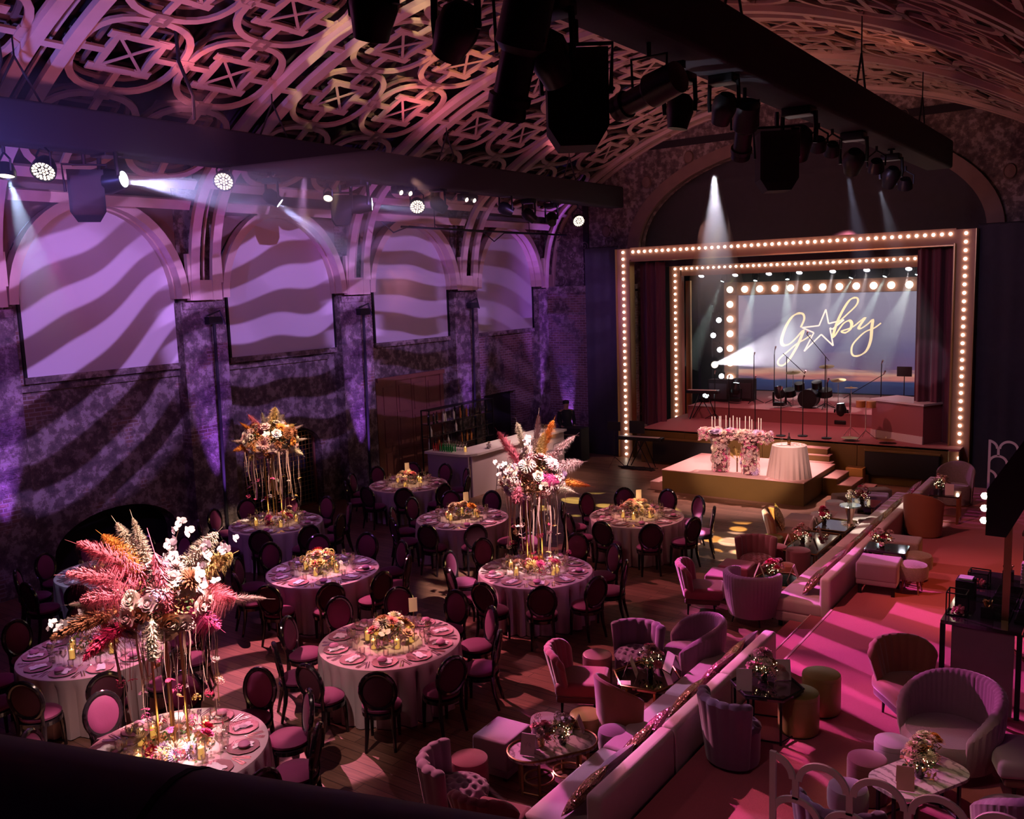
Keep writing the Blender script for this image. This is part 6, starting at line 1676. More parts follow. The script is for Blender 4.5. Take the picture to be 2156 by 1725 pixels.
# middle lounge
channel_chair('brick red channelled chair beside the rose ottomans', (-5.74, 13.12, 0), R_(20), 'velpink', 1.1)
ottoman('rose square ottoman beside the brick red chair', (-5.72, 13.93, 0), R_(8), .50, .50, .42, 'velrose')
ottoman('darker rose square ottoman behind the other, toward the stage', (-5.70, 14.50, 0), R_(4), .54, .50, .42, 'velpink')
barrel_chair('mauve pleated barrel chair seen from behind, facing the tortoiseshell table', (-4.90, 13.12, 0), R_(85), 'velmauve', 1.08, .009, .78, .74)
tufted_chair('wine velvet chair with buttoned back between ottoman and poufs', (-5.52, 14.98, 0), R_(-65), 'velwine', 1.1)
pouf('brown pouf with a patch of light on top, beside the tall rust chair', (-5.71, 16.32, 0), .20, .45, 'leather')
pouf('rose brown drum pouf behind the wine buttoned chair', (-5.44, 15.72, 0), .20, .46, 'velpink')
pouf('tall wine drum pouf next to the far bench sofa', (-4.93, 15.42, 0), .21, .54, 'velwine')
pouf('small round orange brown stool behind the cards of the tortoiseshell table', (-4.95, 14.88, 0), .15, .42, 'velrust', 'legs')
frame_table('smoked tortoiseshell hexagonal table in front of the pleated barrel chair', (-4.80, 14.05, 0), R_(20), ngon(6, .42), .40, 'mirror', 'gold', .8, 'hexagonal_table', lipm='gold')
low('rose and crimson flowers with fairy lights on the tortoiseshell table', (-4.90, 14.1, .40), ('pink', 'blush', 'crimson', 'dusty'), 44, 12, .18, .28, True, sc_=.6, vase_m=M['glassdark'], **DF)
menu('tall open card on the wall side of the tortoiseshell table', (-5.12, 14.02, .40), R_(200), 1.3)
menu('tall open card on the sofa side of the tortoiseshell table', (-4.60, 14.15, .40), R_(190), 1.35)
channel_chair('dark rust channelled chair holding a gold cushion', (-5.66, 16.86, 0), R_(12), 'velrust', 1.1)
o = obj('cushion', PM['seqg'], None, (-5.76, 16.86, .66)); o.rotation_euler = (.5, R_(-20), .2); tag(o, 'gold sequin cushion standing on the dark rust chair', 'cushion', 'cushions on the chairs')
ottoman('pale square ottoman behind the dark rust chair', (-5.72, 18.10, 0), R_(3), .58, .52, .42, 'sofa')
t = pouf('white round pouf in bright light', (-5.42, 18.42, 0), .21, .46, 'white', 'drum')
pouf('white round stool near the dais steps', (-5.46, 19.55, 0), .20, .46, 'white', 'drum')
ottoman('cream ottoman next to the mirrored pedestal table, wall side', (-5.25, 19.08, 0), R_(3), .66, .50, .42, 'sofa')
ottoman('cream ottoman next to the mirrored pedestal table, sofa side', (-4.86, 18.60, 0), R_(3), .66, .50, .42, 'sofa')
ottoman('lavender ottoman at the stage end of the far bench sofa', (-4.90, 20.75, 0), R_(10), .5, .5, .42, 'vellilac')
ottoman('grey ottoman lying by the dais steps, wall side', (-5.45, 20.6, 0), R_(38), .7, .36, .40, 'veltaupe')
ottoman('grey ottoman by the dais steps next to the lavender one', (-5.1, 21.4, 0), R_(38), .7, .36, .40, 'veltaupe')
frame_table('long black glass table on a brass frame with dark red flowers', (-4.98, 16.35, 0), R_(90), rounded(1.5, .62, .04, 2), .42, 'glassdark', 'brass', .96, 'glass_table', lipm='brass')
low('dark red and copper flowers with fairy lights on the long black glass table', (-5.1, 16.2, .42), ('crimson', 'rust', 'dusty', 'blush'), 45, 14, .19, .28, True, sc_=.6, vase_m=M['glassdark'], **DF)
menu('tall open card at the balcony end of the long black glass table', (-5.28, 15.95, .42), R_(200), 1.2)
menu('tall open card at the stage end of the long black glass table', (-4.95, 16.65, .42), R_(190), 1.3)
frame_table('second black glass table nearer the stage', (-4.95, 17.75, 0), R_(90), rounded(.9, .62, .04, 2), .42, 'glassdark', 'brass', .96, 'glass_table', lipm='brass')
low('crimson flowers in a black vase on the second black glass table', (-5.15, 17.7, .42), ('crimson', 'crimson', 'rust'), 46, 9, .14, .30, True, sc_=.5, vase_m=M['glassdark'], **DF)
menu('tall rose card on the second black glass table', (-5.28, 17.45, .42), R_(200), 1.2)
t = thing('pedestal_table', 'round mirrored pedestal table lit green white', 'table', (-4.72, 17.95, .42))
mb = MB(); mb.lathe([(.17, 0), (.06, .02), (.05, .1), (.11, .36), (.001, .36)], 20); mb.build('pedestal', M['silver'], t)
mb = MB(); mb.lathe([(.20, .36), (.21, .37), (.20, .39), (.001, .39)], 28); mb.build('table_top', mat('mirror_top', (.7, .85, .8), .08, .9), t)
low('small dusty flowers in a clear vase on the mirrored pedestal', (-4.74, 17.98, .81), ('dusty', 'cream'), 47, 5, .09, .20, False, sc_=.2, **DF)
frame_table('dark low table before the dais steps with a wide flower box', (-4.95, 19.85, 0), R_(90), rounded(.7, .62, .04, 2), .42, 'glassdark', 'brass', .96, 'glass_table')
low('copper and burgundy flowers in a row of glass vases before the dais steps', (-4.98, 19.85, .42), ('crimson', 'blush', 'rust', 'dusty'), 48, 14, .26, .28, True, sc_=.7, vase_m=M['glassdark'], **DF)
# on the platform
shell_chair('brown velvet shell chair seen from behind on the carpet', (-3.35, 17.85, ZC), R_(80), 'velrust', 1.12, .82)
shell_chair('grey shell chair facing the balcony beside the stage drape', (-3.28, 20.55, ZC), R_(-95), 'veltaupe', 1.15, .85)
frame_table('square brass framed side table between the brown and grey shell chairs', (-3.22, 19.1, ZC), R_(4), rounded(.55, .55, .02, 1), .55, 'glassdark', 'brass', .96, 'side_table')
low('pale and copper flowers with a card on the square brass side table', (-3.3, 19.1, ZC + .55), ('cream', 'blush', 'rust', 'dusty'), 49, 12, .17, .30, True, sc_=.6, vase_m=M['glassdark'], **DF)
menu('pale card standing on the square brass side table', (-3.12, 18.98, ZC + .55), R_(-80), 1.2)
ottoman('large mauve square ottoman on dark legs on the carpet', (-3.30, 14.25, ZC), R_(4), .60, .56, .50, 'velmauve', .16)
pouf('shaggy mauve grey stool on wooden legs, nearer the balcony', (-2.86, 14.42, ZC), .235, .46, 'veltaupe', 'shag', 'shaggy stools on the carpet')
pouf('shaggy grey stool on wooden legs, the one behind', (-2.90, 14.96, ZC), .235, .46, 'veltaupe', 'shag', 'shaggy stools on the carpet')
ottoman('taupe square ottoman behind the dark flower table', (-3.28, 15.78, ZC), R_(4), .55, .5, .45, 'veltaupe', .12)
frame_table('black glass side table against the sofa back with dusky flowers', (-3.35, 14.95, ZC), R_(4), rounded(.62, .5, .02, 1), .50, 'glassdark', 'black', .96, 'side_table')
low('dusky rose flowers in dark vases with fairy lights beside the shaggy stools', (-3.42, 14.92, ZC + .50), ('dusty', 'blush', 'crimson', 'dusty'), 50, 14, .20, .26, True, sc_=.6, vase_m=M['glassdark'], **DF)
frame_table('black hexagonal tray table against the back of the near bench sofa', (-3.22, 9.05, ZC), R_(15), ngon(6, .38), .52, 'glassdark', 'black', .88, 'hexagonal_table', lipm='black')
low('blush and copper flowers glowing with fairy lights on the black hexagonal table', (-3.28, 9.12, ZC + .52), ('blush', 'cream', 'dusty', 'rust', 'blush'), 51, 18, .20, .28, True, sc_=.8, vase_m=M['glassdark'], **DF)
menu('tall lilac card on the balcony side of the black hexagonal table', (-3.40, 8.86, ZC + .52), R_(-70), 1.25)
menu('white folded card behind the flowers on the black hexagonal table', (-3.14, 9.32, ZC + .52), R_(120), 1.2)
pouf('olive gold drum pouf with a shiny folded top, farther from the balcony', (-2.86, 9.80, ZC), .21, .46, 'leather', 'drum', 'olive gold drum poufs')
pouf('olive gold drum pouf nearer the balcony', (-2.93, 9.22, ZC), .215, .46, 'leather', 'drum', 'olive gold drum poufs')
tufted_chair('plum velvet tub chair against the near sofa back, seen from behind', (-3.27, 8.28, ZC), R_(70), 'velplum', .98)
channel_chair('brown channelled chair before the black counter', (-1.98, 10.1, ZC), R_(-50), 'velrust', 1.2)
barrel_chair('very large purple grey barrel armchair behind the marble table', (-1.45, 9.22, ZC), R_(-115), 'velmauve', 1.22, .011, .84, .50)
pouf('small lavender pouf between marble table and big barrel armchair', (-1.86, 8.72, ZC), .17, .42, 'vellilac')
pouf('dark brown round pouf on the wall side of the marble table', (-1.98, 8.26, ZC), .18, .42, 'velwine')
pouf('plum velvet stool on thin legs behind the white scalloped screen', (-2.0, 7.68, ZC), .175, .43, 'velplum', 'legs')
frame_table('rounded marble table lit warm on the carpet', (-1.51, 8.13, ZC), R_(62), rounded(.92, .52, .20, 8), .45, 'marble', 'black', .80, 'marble_table')
low('apricot roses with feathery leaves at the stage end of the rounded marble table', (-1.50, 8.38, ZC + .45), ('blush', 'cream', 'orange'), 52, 8, .14, .24, False, sc_=.7, vase_m=M['gold'], **DF)
low('copper flowers with fairy lights in the middle of the rounded marble table', (-1.50, 8.10, ZC + .45), ('cream', 'rust', 'dusty', 'blush'), 53, 12, .16, .26, True, sc_=.8, vase_m=M['glassdark'], **DF)
menu('dusky rose card on the balcony end of the rounded marble table', (-1.57, 7.86, ZC + .45), R_(-75), 1.1, m='velrose')
tufted_chair('plum tufted chair behind the scalloped screen at the lower edge', (-1.86, 7.02, ZC), R_(90), 'velplum', 1.1)
channel_chair('purple armchair at the outer edge beside the big barrel armchair', (-.72, 9.15, ZC), R_(-160), 'vellilac', 1.15)
barrel_chair('purple barrel chair at the outer edge beside the marble table', (-.66, 7.95, ZC), R_(150), 'velplum', 1.1)
# scalloped screens
def scallop(lab, loc, n, rows, a, rz=0, H=1.16):
    t = thing('scalloped_screen', lab, 'screen', loc, rz, 'white scalloped screens')
    w = .05
    mb = MB(); mb.box((w / 2, 0, H / 2), (w, .03, H)); mb.build('post', M['white'], t, False)
    mb = MB()
    for r in range(rows):
        off = (a / 2 if r % 2 == 0 else 0); zb = H - .19 - r * .33
        mb_k = []
        for i in range(-1, n):
            cx = off + a / 2 + a * i - (0 if r % 2 == 0 else 0)
            pts_o, pts_i = [], []
            for k in range(19):
                an = PI * k / 18; pts_o.append((cx + a / 2 * math.cos(an) + 0, zb + .19 * math.sin(an))); pts_i.append((cx + (a / 2 - w) * math.cos(an), zb + (.19 - w) * math.sin(an)))
            P = [(xo, zo, xi, zi) for (xo, zo), (xi, zi) in zip(pts_o, pts_i) if xo >= 0 and xi >= 0]
            for (x0, z0, x1, z1), (x2, z2, x3, z3) in zip(P, P[1:]):
                mb.add([(x0, -.012, z0), (x1, -.012, z1), (x3, -.012, z3), (x2, -.012, z2), (x0, .012, z0), (x1, .012, z1), (x3, .012, z3), (x2, .012, z2)], [(0, 1, 2, 3), (7, 6, 5, 4), (0, 3, 7, 4), (1, 5, 6, 2)])
            xs = cx + a / 2
            if xs > .02: mb.box((xs, 0, zb - min(.16, zb) / 2), (w, .024, min(.16, zb)))
    mb.build('scallops', M['white'], t, False)
    mb = MB(); mb.box((a * n / 2, 0, .015), (a * n, .16, .03)); mb.build('foot', M['white'], t, False)
scallop('white scalloped screen standing on the carpet close to the balcony', (-2.32, 6.6, ZC), 6, 3, .41)
scallop('distant white scalloped screen before the dark stage drape', (-2.88, 22.15, ZC), 5, 3, .40)

# ---------------------------------------------------------------- bars
t = thing('bar_counter', 'L-shaped cocktail bar with rounded pale counter and glowing front', 'bar', (-14.0, 17.6, 0))
mb = MB(); mb.prism([(-1.40, -.05), (-.25, -.05), (-.08, .0), (.0, .1), (.08, .3), (.08, 4.6), (-.72, 4.6), (-.72, .85), (-1.40, .85)], 'z', 1.06, 1.12); mb.build('counter_top', M['white'], t, False)
mb = MB(); mb.box((-.68, .04, .53), (1.34, .05, 1.06)); mb.build('end_panel', mat('lilac_panel', (.42, .33, .42), .5), t, False)
mb = MB(); mb.box((-.02, 2.35, .53), (.05, 4.4, 1.06)); mb.build('glow_front', mat('pale_glow_panel', (.70, .58, .58), .4), t, False)
mb = MB(); mb.box((-.40, 2.6, .8), (.5, 3.4, .03)); mb.build('work_shelf', M['blackm'], t, False)
spot((-12.9, 18.6, 3.2), (-14.0, 18.9, .9), (1.0, .50, .55), 90, 60, .7, .05)  # this spot and the next are added to make the bar front glow
spot((-12.6, 20.6, 3.4), (-14.0, 20.3, 1.0), (1.0, .66, .60), 320, 60, .7, .05)
def stool(lab, loc, rz):
    t = thing('bar_stool', lab, 'bar stool', loc, rz, 'wire bar stools')
    for sx in (-1, 1):
        for sy in (-1, 1): mb = MB(); mb.tube([(sx * .14, sy * .14, .75), (sx * .2, sy * .2, 0)], .008, 5); mb.build('leg', M['steel'], t)
    mb = MB(); mb.tube([(.18 * a, .18 * b, .25) for a, b in ((1, 1), (-1, 1), (-1, -1), (1, -1))], .007, 5, closed=True); mb.build('footrest', M['steel'], t)
    mb = MB()
    for k in range(7): mb.tube([(-.18, -.18 + .06 * k, .77), (.18, -.18 + .06 * k, .75)], .004, 4); mb.tube([(-.18 + .06 * k, -.18, .76), (-.18 + .06 * k, .18, .76)], .004, 4)
    mb.build('seat', M['steel'], t)
    mb = MB(); mb.tube([(-.18, -.18, .77), (-.22, -.19, 1.0), (-.22, .19, 1.0), (-.18, .18, .77)], .008, 5)
    for k in range(5): mb.tube([(-.18, -.12 + .06 * k, .77), (-.22, -.12 + .06 * k, 1.0)], .004, 4)
    mb.build('backrest', M['steel'], t)
for i, y in enumerate((18.45, 19.15, 19.85, 20.6)): stool('wire bar stool, %s along the glowing bar front from the rounded corner' % ordn[i], (-13.45, y, 0), PI)
t = thing('bar_shelf', 'black metal back-bar shelf unit against the wooden doors', 'shelf', (-16.1, 19.9, 0))
for y in (-1.45, 0, 1.45):
    for x in (-.14, .14): mb = MB(); mb.box((x, y, 1.02), (.03, .03, 2.04)); mb.build('upright', M['black'], t, False)
for z in (.6, .95, 1.3, 1.65, 2.03): mb = MB(); mb.box((0, 0, z), (.30, 2.93, .02)); mb.build('shelf_board', M['glassdark'] if z < 2 else M['black'], t, False)
mb = MB()
mb.lathe([(.034, 0), (.036, .16), (.014, .21), (.013, .28), (.001, .28)], 10); BT = {k: mb.mesh('bottle', m) for k, m in (('clear', M['glass']), ('green', mat('green_glass', (.05, .45, .12), .15, trans=.3)), ('amber', mat('amber_glass', (.40, .14, .04), .15)), ('dark', M['glassdark']), ('red', mat('red_glass', (.45, .04, .04), .15)), ('pale', mat('pale_spirit', (.6, .55, .5), .15)))}
q = random.Random(12)
for zi, z in enumerate((.96, 1.31, 1.66)):
    for k in range(15):
        y = 18.6 + .19 * k; c = q.choice(('clear', 'amber', 'dark', 'pale', 'dark'))
        if zi == 1 and k % 3: 
            tag(obj('shelf_glass', me_tumb, None, (-16.1 + q.uniform(-.06, .06), y, z)), 'clear glass standing on the middle board of the back-bar shelf', 'glass', 'glasses on the back-bar shelf'); continue
        tag(obj('bottle', BT[c], None, (-16.1 + q.uniform(-.06, .06), y, z)), {'clear': 'clear', 'amber': 'amber', 'dark': 'black', 'pale': 'pale'}[c] + ' bottle on the %s board of the back-bar shelf' % ('lowest', 'middle', 'highest')[zi], 'bottle', 'bottles on the back-bar shelf')
for k in range(18):
    c = 'red' if k % 9 < 3 else 'green'; ob = tag(obj('bottle', BT[c], None, (-15.25 + .075 * (k % 9) + .02 * (k // 9), 17.75 + .13 * (k // 9), 1.12)), 'small %s bottle in the row on the bar counter' % c, 'bottle', c + ' bottles on the bar counter'); ob.scale = (.6, .6, .75)
for k in range(16): tag(obj('stemmed_glass', me_wine, None, (-15.15 + .09 * (k % 8), 18.05 + .12 * (k // 8), 1.12)), 'empty stemmed glass behind the small bottles on the bar', 'glass', 'stemmed glasses on the bar')
for k in range(14): tag(obj('stemmed_glass', me_wine, None, (-14.35 + .09 * (k % 4), 21.2 + .12 * (k // 4), 1.12)), 'empty stemmed glass at the stage end of the bar', 'glass', 'stemmed glasses at the stage end of the bar')
dup(cd, (-14.35, 17.95, 1.12), 0, 'white candle in a glass near the corner of the bar', 'candles on the bar')
low('small white flower posy on the bar above the stools', (-14.1, 18.6, 1.12), ('white', 'cream'), 61, 5, .07, .12, False, sc_=.15, grp='flower arrangements on the bars', vase=False)
# kiosk on the right of the platform
t = thing('sweet_kiosk', 'dark gabled kiosk frame with side bulbs over the black counter', 'kiosk', (-1.2, 11.0, ZC))
for x, y in ((0, 0), (1.5, 0), (0, 2.3), (1.5, 2.3)):
    mb = MB(); mb.box((x, y, 1.15), (.07, .07, 2.3)); mb.build('post', M['brass'] if y == 0 else M['blackm'], t, False)
for y in (-.0, 2.3):
    mb = MB(); mb.prism([(-.22, 1.95), (-.22, 2.48), (.62, 3.9), (1.55, 3.9), (1.72, 2.48), (1.72, 1.95), (1.2, 2.9), (.62, 3.3), (.10, 2.2), (-.02, 1.95)], 'y', y - .04, y + .04); mb.build('gable', M['blackm'], t, False)
mb = MB(); mb.box((-.21, 1.15, 2.2), (.04, 2.3, .52)); mb.build('fascia', M['ochre'], t, False)
for y0 in (0, .0):
    break
mbb = MB(); mbb.lathe([(.001, -.04), (.03, -.03), (.045, 0), (.03, .03), (.001, .04)], 10); meb = mbb.mesh('bulb', M['bulb'])
for z in (2.10, 2.24, 2.38): obj('bulb', meb, t, (-.25, .03, z))
mb = MB(); mb.tube([(0, 0, .75), (.7, -.0, .1)], .02, 6); mb.build('brace', M['brass'], t)
t = thing('black_counter', 'glossy black counter with pink front panel under the kiosk', 'counter', (-1.45, 11.6, ZC))
mb = MB(); mb.box((0.05, .1, .98), (.80, 2.1, .04)); mb.build('counter_top', M['glassdark'], t, False)
mb = MB(); mb.box((.07, -.90, .48), (.62, .03, .94)); mb.build('front_panel', M['velmauve'], t, False)
for x, y in ((-.33, -.92), (.43, -.92), (-.33, 1.1), (.43, 1.1)): mb = MB(); mb.box((x, y, .48), (.05, .05, .96)); mb.build('leg', M['blackm'], t, False)
for k in range(6):
    x, y = -1.28 + .30 * (k % 2), 11.15 + .42 * (k // 2)
    t = thing('serving_tray', 'black slatted serving tray on the counter, %s, %s' % (('carpet side', 'outer side')[k % 2], ('balcony end', 'middle', 'stage end')[k // 2]), 'tray', (x, y, 1.421), group='serving trays on the black counter')
    mb = MB(); mb.box((0, 0, .012), (.26, .36, .02)); mb.build('base', M['blackm'], t, False)
    mb = MB()
    for j in range(9): mb.box((0, -.16 + .04 * j, .026), (.24, .012, .01))
    mb.build('slats', M['black'], t, False)
def glassbox(lab, loc, s=.2, h=.22):
    t = thing('glass_box', lab, 'box', loc, 0, 'glass boxes on the black counter')
    mb = MB()
    for x in (-1, 1):
        for y in (-1, 1): mb.box((x * s / 2, y * s / 2, h / 2), (.012, .012, h))
    for z in (.006, h): 
        for x in (-1, 1): mb.box((x * s / 2, 0, z), (.012, s, .012)); mb.box((0, x * s / 2, z), (s, .012, .012))
    mb.build('edge_frame', M['black'], t, False)
    mb = MB(); 
    for i in range(24): mb.rbox((q.uniform(-.07, .07), q.uniform(-.07, .07), .02 + .05 * q.random()), (.03, .03, .03), .01, 2)
    o = mb.build('sweets', FL['pink'], t); o['kind'] = 'stuff'
glassbox('glass box of pink sweets at the balcony end of the counter', (-1.68, 10.95, 1.421), .20, .26)
glassbox('glass box of pink sweets toward the stage end of the counter', (-1.62, 12.1, 1.421), .22, .18)
t = thing('napkin_box', 'black box holding white napkins on the counter', 'box', (-1.70, 12.0 - .35, 1.421))
mb = MB(); mb.box((0, 0, .10), (.20, .22, .20)); mb.build('box_body', M['blackm'], t, False)
mb = MB(); mb.box((0, 0, .215), (.15, .15, .02)); mb.build('napkin_stack', M['napkin'], t, False)
for i, (x, y, lab) in enumerate(((-1.38, 11.0, 'black pot of gold sticks at the balcony end of the counter'), (-1.35, 12.5, 'black pot of gold sticks at the stage end of the counter'))):
    t = thing('stick_pot', lab, 'pot', (x, y, 1.421), group='pots of gold sticks')
    mb = MB(); mb.box((0, 0, .06), (.12, .10, .12)); mb.build('pot', M['blackm'], t, False)
    mb = MB()
    for j in range(16): mb.tube([(q.uniform(-.04, .04), q.uniform(-.03, .03), .1), (q.uniform(-.06, .06), q.uniform(-.05, .05), .19)], .008, 5)
    o = mb.build('sticks', M['gold'], t)
t = thing('card_stack', 'tall stack of cream boxes at the stage end of the counter', 'boxes', (-1.12, 12.45, 1.421))
for j in range(7): mb = MB(); mb.rbox((q.uniform(-.004, .004), 0, .02 + .038 * j), (.16, .14, .034), .004, 2); mb.build('box', M['card'], t)
# far bar tables behind the kiosk
t = thing('buffet_table', 'dark table with bottles and warm lights beyond the kiosk', 'table', (-1.0, 15.6, ZC))
mb = MB(); mb.box((0, 0, .98), (.9, 1.4, .05)); mb.build('table_top', M['blackm'], t, False)
for x in (-.4, .4):
    for y in (-.6, .6): mb = MB(); mb.box((x, y, .48), (.06, .06, .96)); mb.build('leg', M['blackm'], t, False)
for k in range(10): tag(obj('bottle', BT[('amber', 'pale')[k % 2]], None, (-1.35 + .13 * (k % 3), 15.05 + .12 * k, 1.425)), '%s bottle on the dark table beyond the kiosk' % ('amber', 'pale')[k % 2], 'bottle', 'bottles on the dark table beyond the kiosk')

# ---------------------------------------------------------------- the person in black near the bar
def person(loc, rz):
    t = thing('person', 'person in black standing in profile in the shadow between bar and stage', 'person', loc, rz)
    J = {'pelvis': (0, 0, .98), 'waist': (0, 0, 1.12), 'chest': (.01, 0, 1.33), 'neck': (.02, 0, 1.50), 'jaw': (.04, 0, 1.57), 'head': (.045, 0, 1.66), 'crown': (.035, 0, 1.76)}
    V, E_, Rr = [], [], []
    def ch(pts, rs, root=None):
        prev = root
        for p, r in zip(pts, rs):
            V.append(p); Rr.append(r); i = len(V) - 1
            if prev is not None: E_.append((prev, i))
            prev = i
        return prev
    ch([J[k] for k in ('pelvis', 'waist', 'chest', 'neck', 'jaw', 'head', 'crown')], [(.13, .17), (.12, .15), (.13, .19), (.055, .055), (.075, .065), (.10, .085), (.07, .06)])
    for s in (-1, 1):
        ch([(0, .10 * s, .90), (.02, .11 * s, .52), (-.01, .11 * s, .10), (.05, .11 * s, .04), (.16, .12 * s, .03)], [(.085, .085), (.06, .06), (.045, .045), (.045, .045), (.03, .035)], 0)
        ch([(.0, .19 * s, 1.43), (.02, .25 * s, 1.15), (.20, .20 * s, .98), (.30, .15 * s, .96)], [(.06, .06), (.045, .045), (.033, .033), (.028, .03)], 2)
        wr = len(V) - 1
        for f_ in range(4): ch([(.36, (.15 + .018 * (f_ - 1.5)) * s, .955), (.405 - .008 * abs(f_ - 1.5), (.15 + .02 * (f_ - 1.5)) * s, .935)], [(.010, .010), (.008, .008)], wr)
        ch([(.33, .115 * s, .97), (.36, .10 * s, .965)], [(.011, .011), (.009, .009)], wr)
    me = bpy.data.meshes.new('body'); me.from_pydata(V, E_, []); o = obj('body', me, t)
    sk = o.modifiers.new('Skin', 'SKIN'); sv = me.skin_vertices[0].data
    for i, r in enumerate(Rr): sv[i].radius = r; sv[i].use_root = i == 0
    o.modifiers.new('Sub', 'SUBSURF').levels = 2; o.modifiers['Sub'].render_levels = 2
    skin = mat('skin', (.45, .25, .18), .6); blk = mat('black_clothes', (.02, .02, .025), .85)
    me.materials.append(skin)
    mb = MB(); mb.lathe([(.185, .86), (.19, 1.0), (.165, 1.12), (.20, 1.34), (.17, 1.45), (.07, 1.50)], 20, sx=.78, sy=1.05, caps=False)
    for s in (-1, 1):
        mb.tube([(.0, .19 * s, 1.43), (.02, .25 * s, 1.15), (.17, .21 * s, 1.0)], [.075, .06, .048], 10)
        mb.tube([(0, .10 * s, .94), (.02, .11 * s, .52), (-.01, .11 * s, .08)], [.11, .08, .065], 12)
    mb.build('clothes', blk, t)
    mb = MB(); mb.lathe([(.085, .0), (.108, .05), (.095, .11), (.001, .14)], 16, (.02, 0, 1.65)); mb.build('hair', mat('dark_hair', (.02, .012, .01), .6), t)
    mb = MB(); mb.lathe([(.016, 0), (.002, .03)], 8, (.13, 0, 1.645), rot=Matrix.Rotation(PI / 2, 3, 'Y')); mb.build('nose', skin, t)
    for s in (-1, 1): mb = MB(); mb.lathe([(.001, -.01), (.018, 0), (.001, .01)], 8, (.04, .088 * s, 1.65)); mb.build('ear', skin, t)
    for s in (-1, 1): mb = MB(); mb.lathe([(.001, -.006), (.008, 0), (.001, .006)], 8, (.138, .032 * s, 1.675)); mb.build('eye', M['white'], t)
    mb = MB(); mb.rbox((.135, 0, 1.595), (.012, .045, .008), .003, 2); mb.build('mouth', mat('lips', (.4, .15, .14), .6), t)
    for s in (-1, 1): mb = MB(); mb.rbox((.06, .115 * s, .035), (.28, .095, .07), .03); mb.build('shoe', M['lacq'], t)
person((-14.75, 23.5, 0), R_(-40))
t = thing('lectern_case', 'black flight case in front of the person in black', 'case', (-14.25, 23.2, 0))
mb = MB(); mb.rbox((0, 0, .5), (.7, .5, 1.0), .02); mb.build('case_body', M['blackm'], t)
mb = MB(); mb.box((0, -.255, .8), (.6, .01, .04)); mb.build('latch_strip', M['steel'], t, False)

# ---------------------------------------------------------------- haze hanging in the lamp beams
def haze_mat(name, dens, col=(1, 1, 1), an=.2):
    m = bpy.data.materials.new(name); m.use_nodes = True
    nt = m.node_tree; nt.nodes.remove(nt.nodes['Principled BSDF'])
    v = nt.nodes.new('ShaderNodeVolumeScatter'); v.inputs['Density'].default_value = dens; v.inputs['Color'].default_value = (*col, 1); v.inputs['Anisotropy'].default_value = an
    nt.links.new(v.outputs[0], nt.nodes['Material Output'].inputs['Volume'])
    return m
HZ = haze_mat('stage_haze', .07)
HZ2 = haze_mat('thick_stage_haze', .14)
HZ3 = haze_mat('dense_stage_haze', .7)
def fading(name, dens, L):
    m = haze_mat(name, dens); nt = m.node_tree; v = nt.nodes['Volume Scatter']
    tc = nt.nodes.new('ShaderNodeTexCoord'); ln = nt.nodes.new('ShaderNodeVectorMath'); ln.operation = 'LENGTH'; nt.links.new(tc.outputs['Object'], ln.inputs[0])
    mr = nt.nodes.new('ShaderNodeMapRange'); mr.interpolation_type = 'SMOOTHSTEP'; mr.inputs['From Min'].default_value = 0; mr.inputs['From Max'].default_value = L; mr.inputs['To Min'].default_value = dens; mr.inputs['To Max'].default_value = 0
    nt.links.new(ln.outputs['Value'], mr.inputs['Value']); nt.links.new(mr.outputs[0], v.inputs['Density']); return m
def beam(src, tgt, L, ang, col, e, m=HZ, r0=.06, g=None, lab=None, rad=.03):
    src, tgt = Vector(src), Vector(tgt); d = (tgt - src).normalized()
    s = spot(src, tgt, col, e, ang, .35, rad, g)
    mb = MB(); r1 = r0 + L * math.tan(R_(ang / 2)) * 1.02
    rot = d.to_track_quat('Z', 'Y').to_matrix()
    if isinstance(m, float): m = fading('fading_haze', m, L)
    mb.lathe([(r0, -.02), (r1, L)], 24, rot=rot)
    o = mb.build('haze', m, None, False, src); o['kind'] = 'stuff'
    if lab: o['label'] = lab; o['category'] = 'haze'; o['group'] = 'haze in the lamp beams'
RAYS = ('zebra', 5.0, 1.7, .45, .6, .0)
beam((LX + .22, 8.5, 7.14), (-10.9, 12.6, 6.7), 5.5, 26, (.50, .48, 1.0), 1700, .9, .05, ('blob', 9, 3.3, .45, .55, .05), 'blue white beam of haze fanning from the first large lamp on the wall-side truss')
beam((LX, 11.7, 6.98), (-12.0, 14.0, 4.8), 3.4, 20, (.55, .48, 1.0), 700, .8, .05, None, 'soft violet beam of haze from the small lamp on the wall-side truss')
beam((LX, 14.3, 7.06), (-11.0, 17.5, 7.0), 3.0, 16, (.60, .50, 1.0), 220, .8, .05, None, 'soft violet beam of haze from the second large lamp on the wall-side truss')
beam((LX, 6.75, 7.1), (-13.9, 7.6, 3.5), 3.0, 22, (.50, .62, .95), 900, .3, .08, None, 'pale green beam of haze below the balcony end of the wall-side truss')
beam((-5.2, 12.4, 6.75), (-9.9, 23.7, 3.9), 13.5, 8.5, (.85, .78, .95), 7000, .22, .06, None, 'tall pale shaft of haze falling across the portal from the lounge-side truss')
beam((RX, 15.5, 6.9), (-5.4, 23.0, 3.2), 9, 7, (.6, .6, .9), 1200, HZ, .05, None, 'faint grey shaft of haze on the sofa side of the arch')
beam((RX, 17.5, 6.9), (-4.6, 23.6, 3.6), 7, 8, (.7, .7, .9), 1000, HZ, .05, None, 'faint grey shaft of haze nearest the sofa-side curtain')
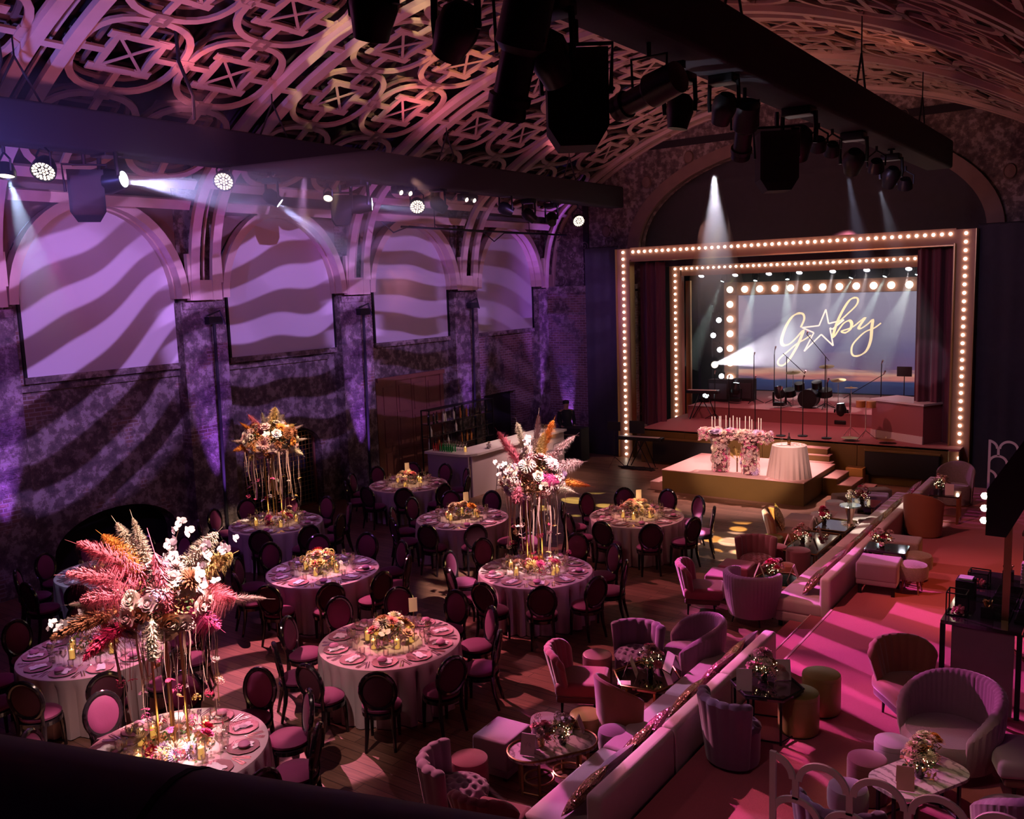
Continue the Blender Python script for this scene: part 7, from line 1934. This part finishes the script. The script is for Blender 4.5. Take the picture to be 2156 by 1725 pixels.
# fans over the stage
SBM = [(-12.3, 5.25, -13.4, 14), (-11.14, 5.2, -11.5, 18), (-10.06, 5.2, -9.8, 20), (-7.96, 5.2, -9.4, 14), (-6.94, 5.2, -8.2, 16), (-6.1, 5.2, -7.2, 22)]
for i, (x, z, tx, an) in enumerate(SBM):
    beam((x, 30.0, z), (tx, 29.4, 2.2), 3.2, an, (.75, 1.0, .92), 1600, HZ2, .03, ('zebra', 8, i + .4, .5, .7, .1), 'fan of pale green rays, %s along the bar over the stage' % ordn[i])
for i, (x, z) in enumerate(SL):
    if i in (3, 4, 5, 6): beam((x, 29.95, z - .1), (x + .05, 28.6, 3.6), 1.5, 14, (1.0, .86, .86), 600, HZ, .05, None, 'short pale cone of haze under the %s lamp of the upper stage bar' % ordn[i])
beam((-12.55, 29.9, 2.38), (-9.5, 29.6, 3.1), 3.6, 34, (.95, .88, 1.0), 3000, HZ2, .10, None, 'bright broad cone of haze from the brightest side lamp on stage')
for i, (x, y, z, tg) in enumerate(((-10.72, 27.2, Z2, (-10.6, 27.6, 4)), (-9.15, 26.7, Z2, (-9.95, 27, 4)), (-7.21, 26.3, Z1, (-7.5, 26.6, 4)))):
    beam((x, y, z + .62), tg, 1.5, 30, (.75, .95, 1.0), 900, HZ2, .04, ('zebra', 7, i + .9, .5, .7, .0), 'fan of thin rays rising from the floor lamp, %s on stage' % ordn[i])
# soft haze filling the stage opening and the wall-side truss
def hazebox(c, d, dens, lab, col=(1, 1, 1)):
    mb = MB(); mb.box(c, d); o = mb.build('haze', haze_mat('room_haze', dens, col, .2), None, False); tag(o, lab, 'haze', kind='stuff')

hazebox((-9.0, 30.2, 3.4), (8.0, 3.6, 4.6), .03, 'thin haze filling the back of the stage before the screen')
hazebox((-8.4, 25.0, 7.2), (9.0, 1.2, 1.8), .03, 'thin haze hanging in the arch above the portal')
hazebox((-13.6, 7.6, 7.6), (2.4, 4.6, 1.9), .05, 'blue violet haze round the balcony end of the wall-side truss', (.9, .9, 1))
spot((-12.2, 4.6, 6.6), (-13.6, 8.2, 7.8), (.22, .20, 1.0), 650, 80, .8, .1)
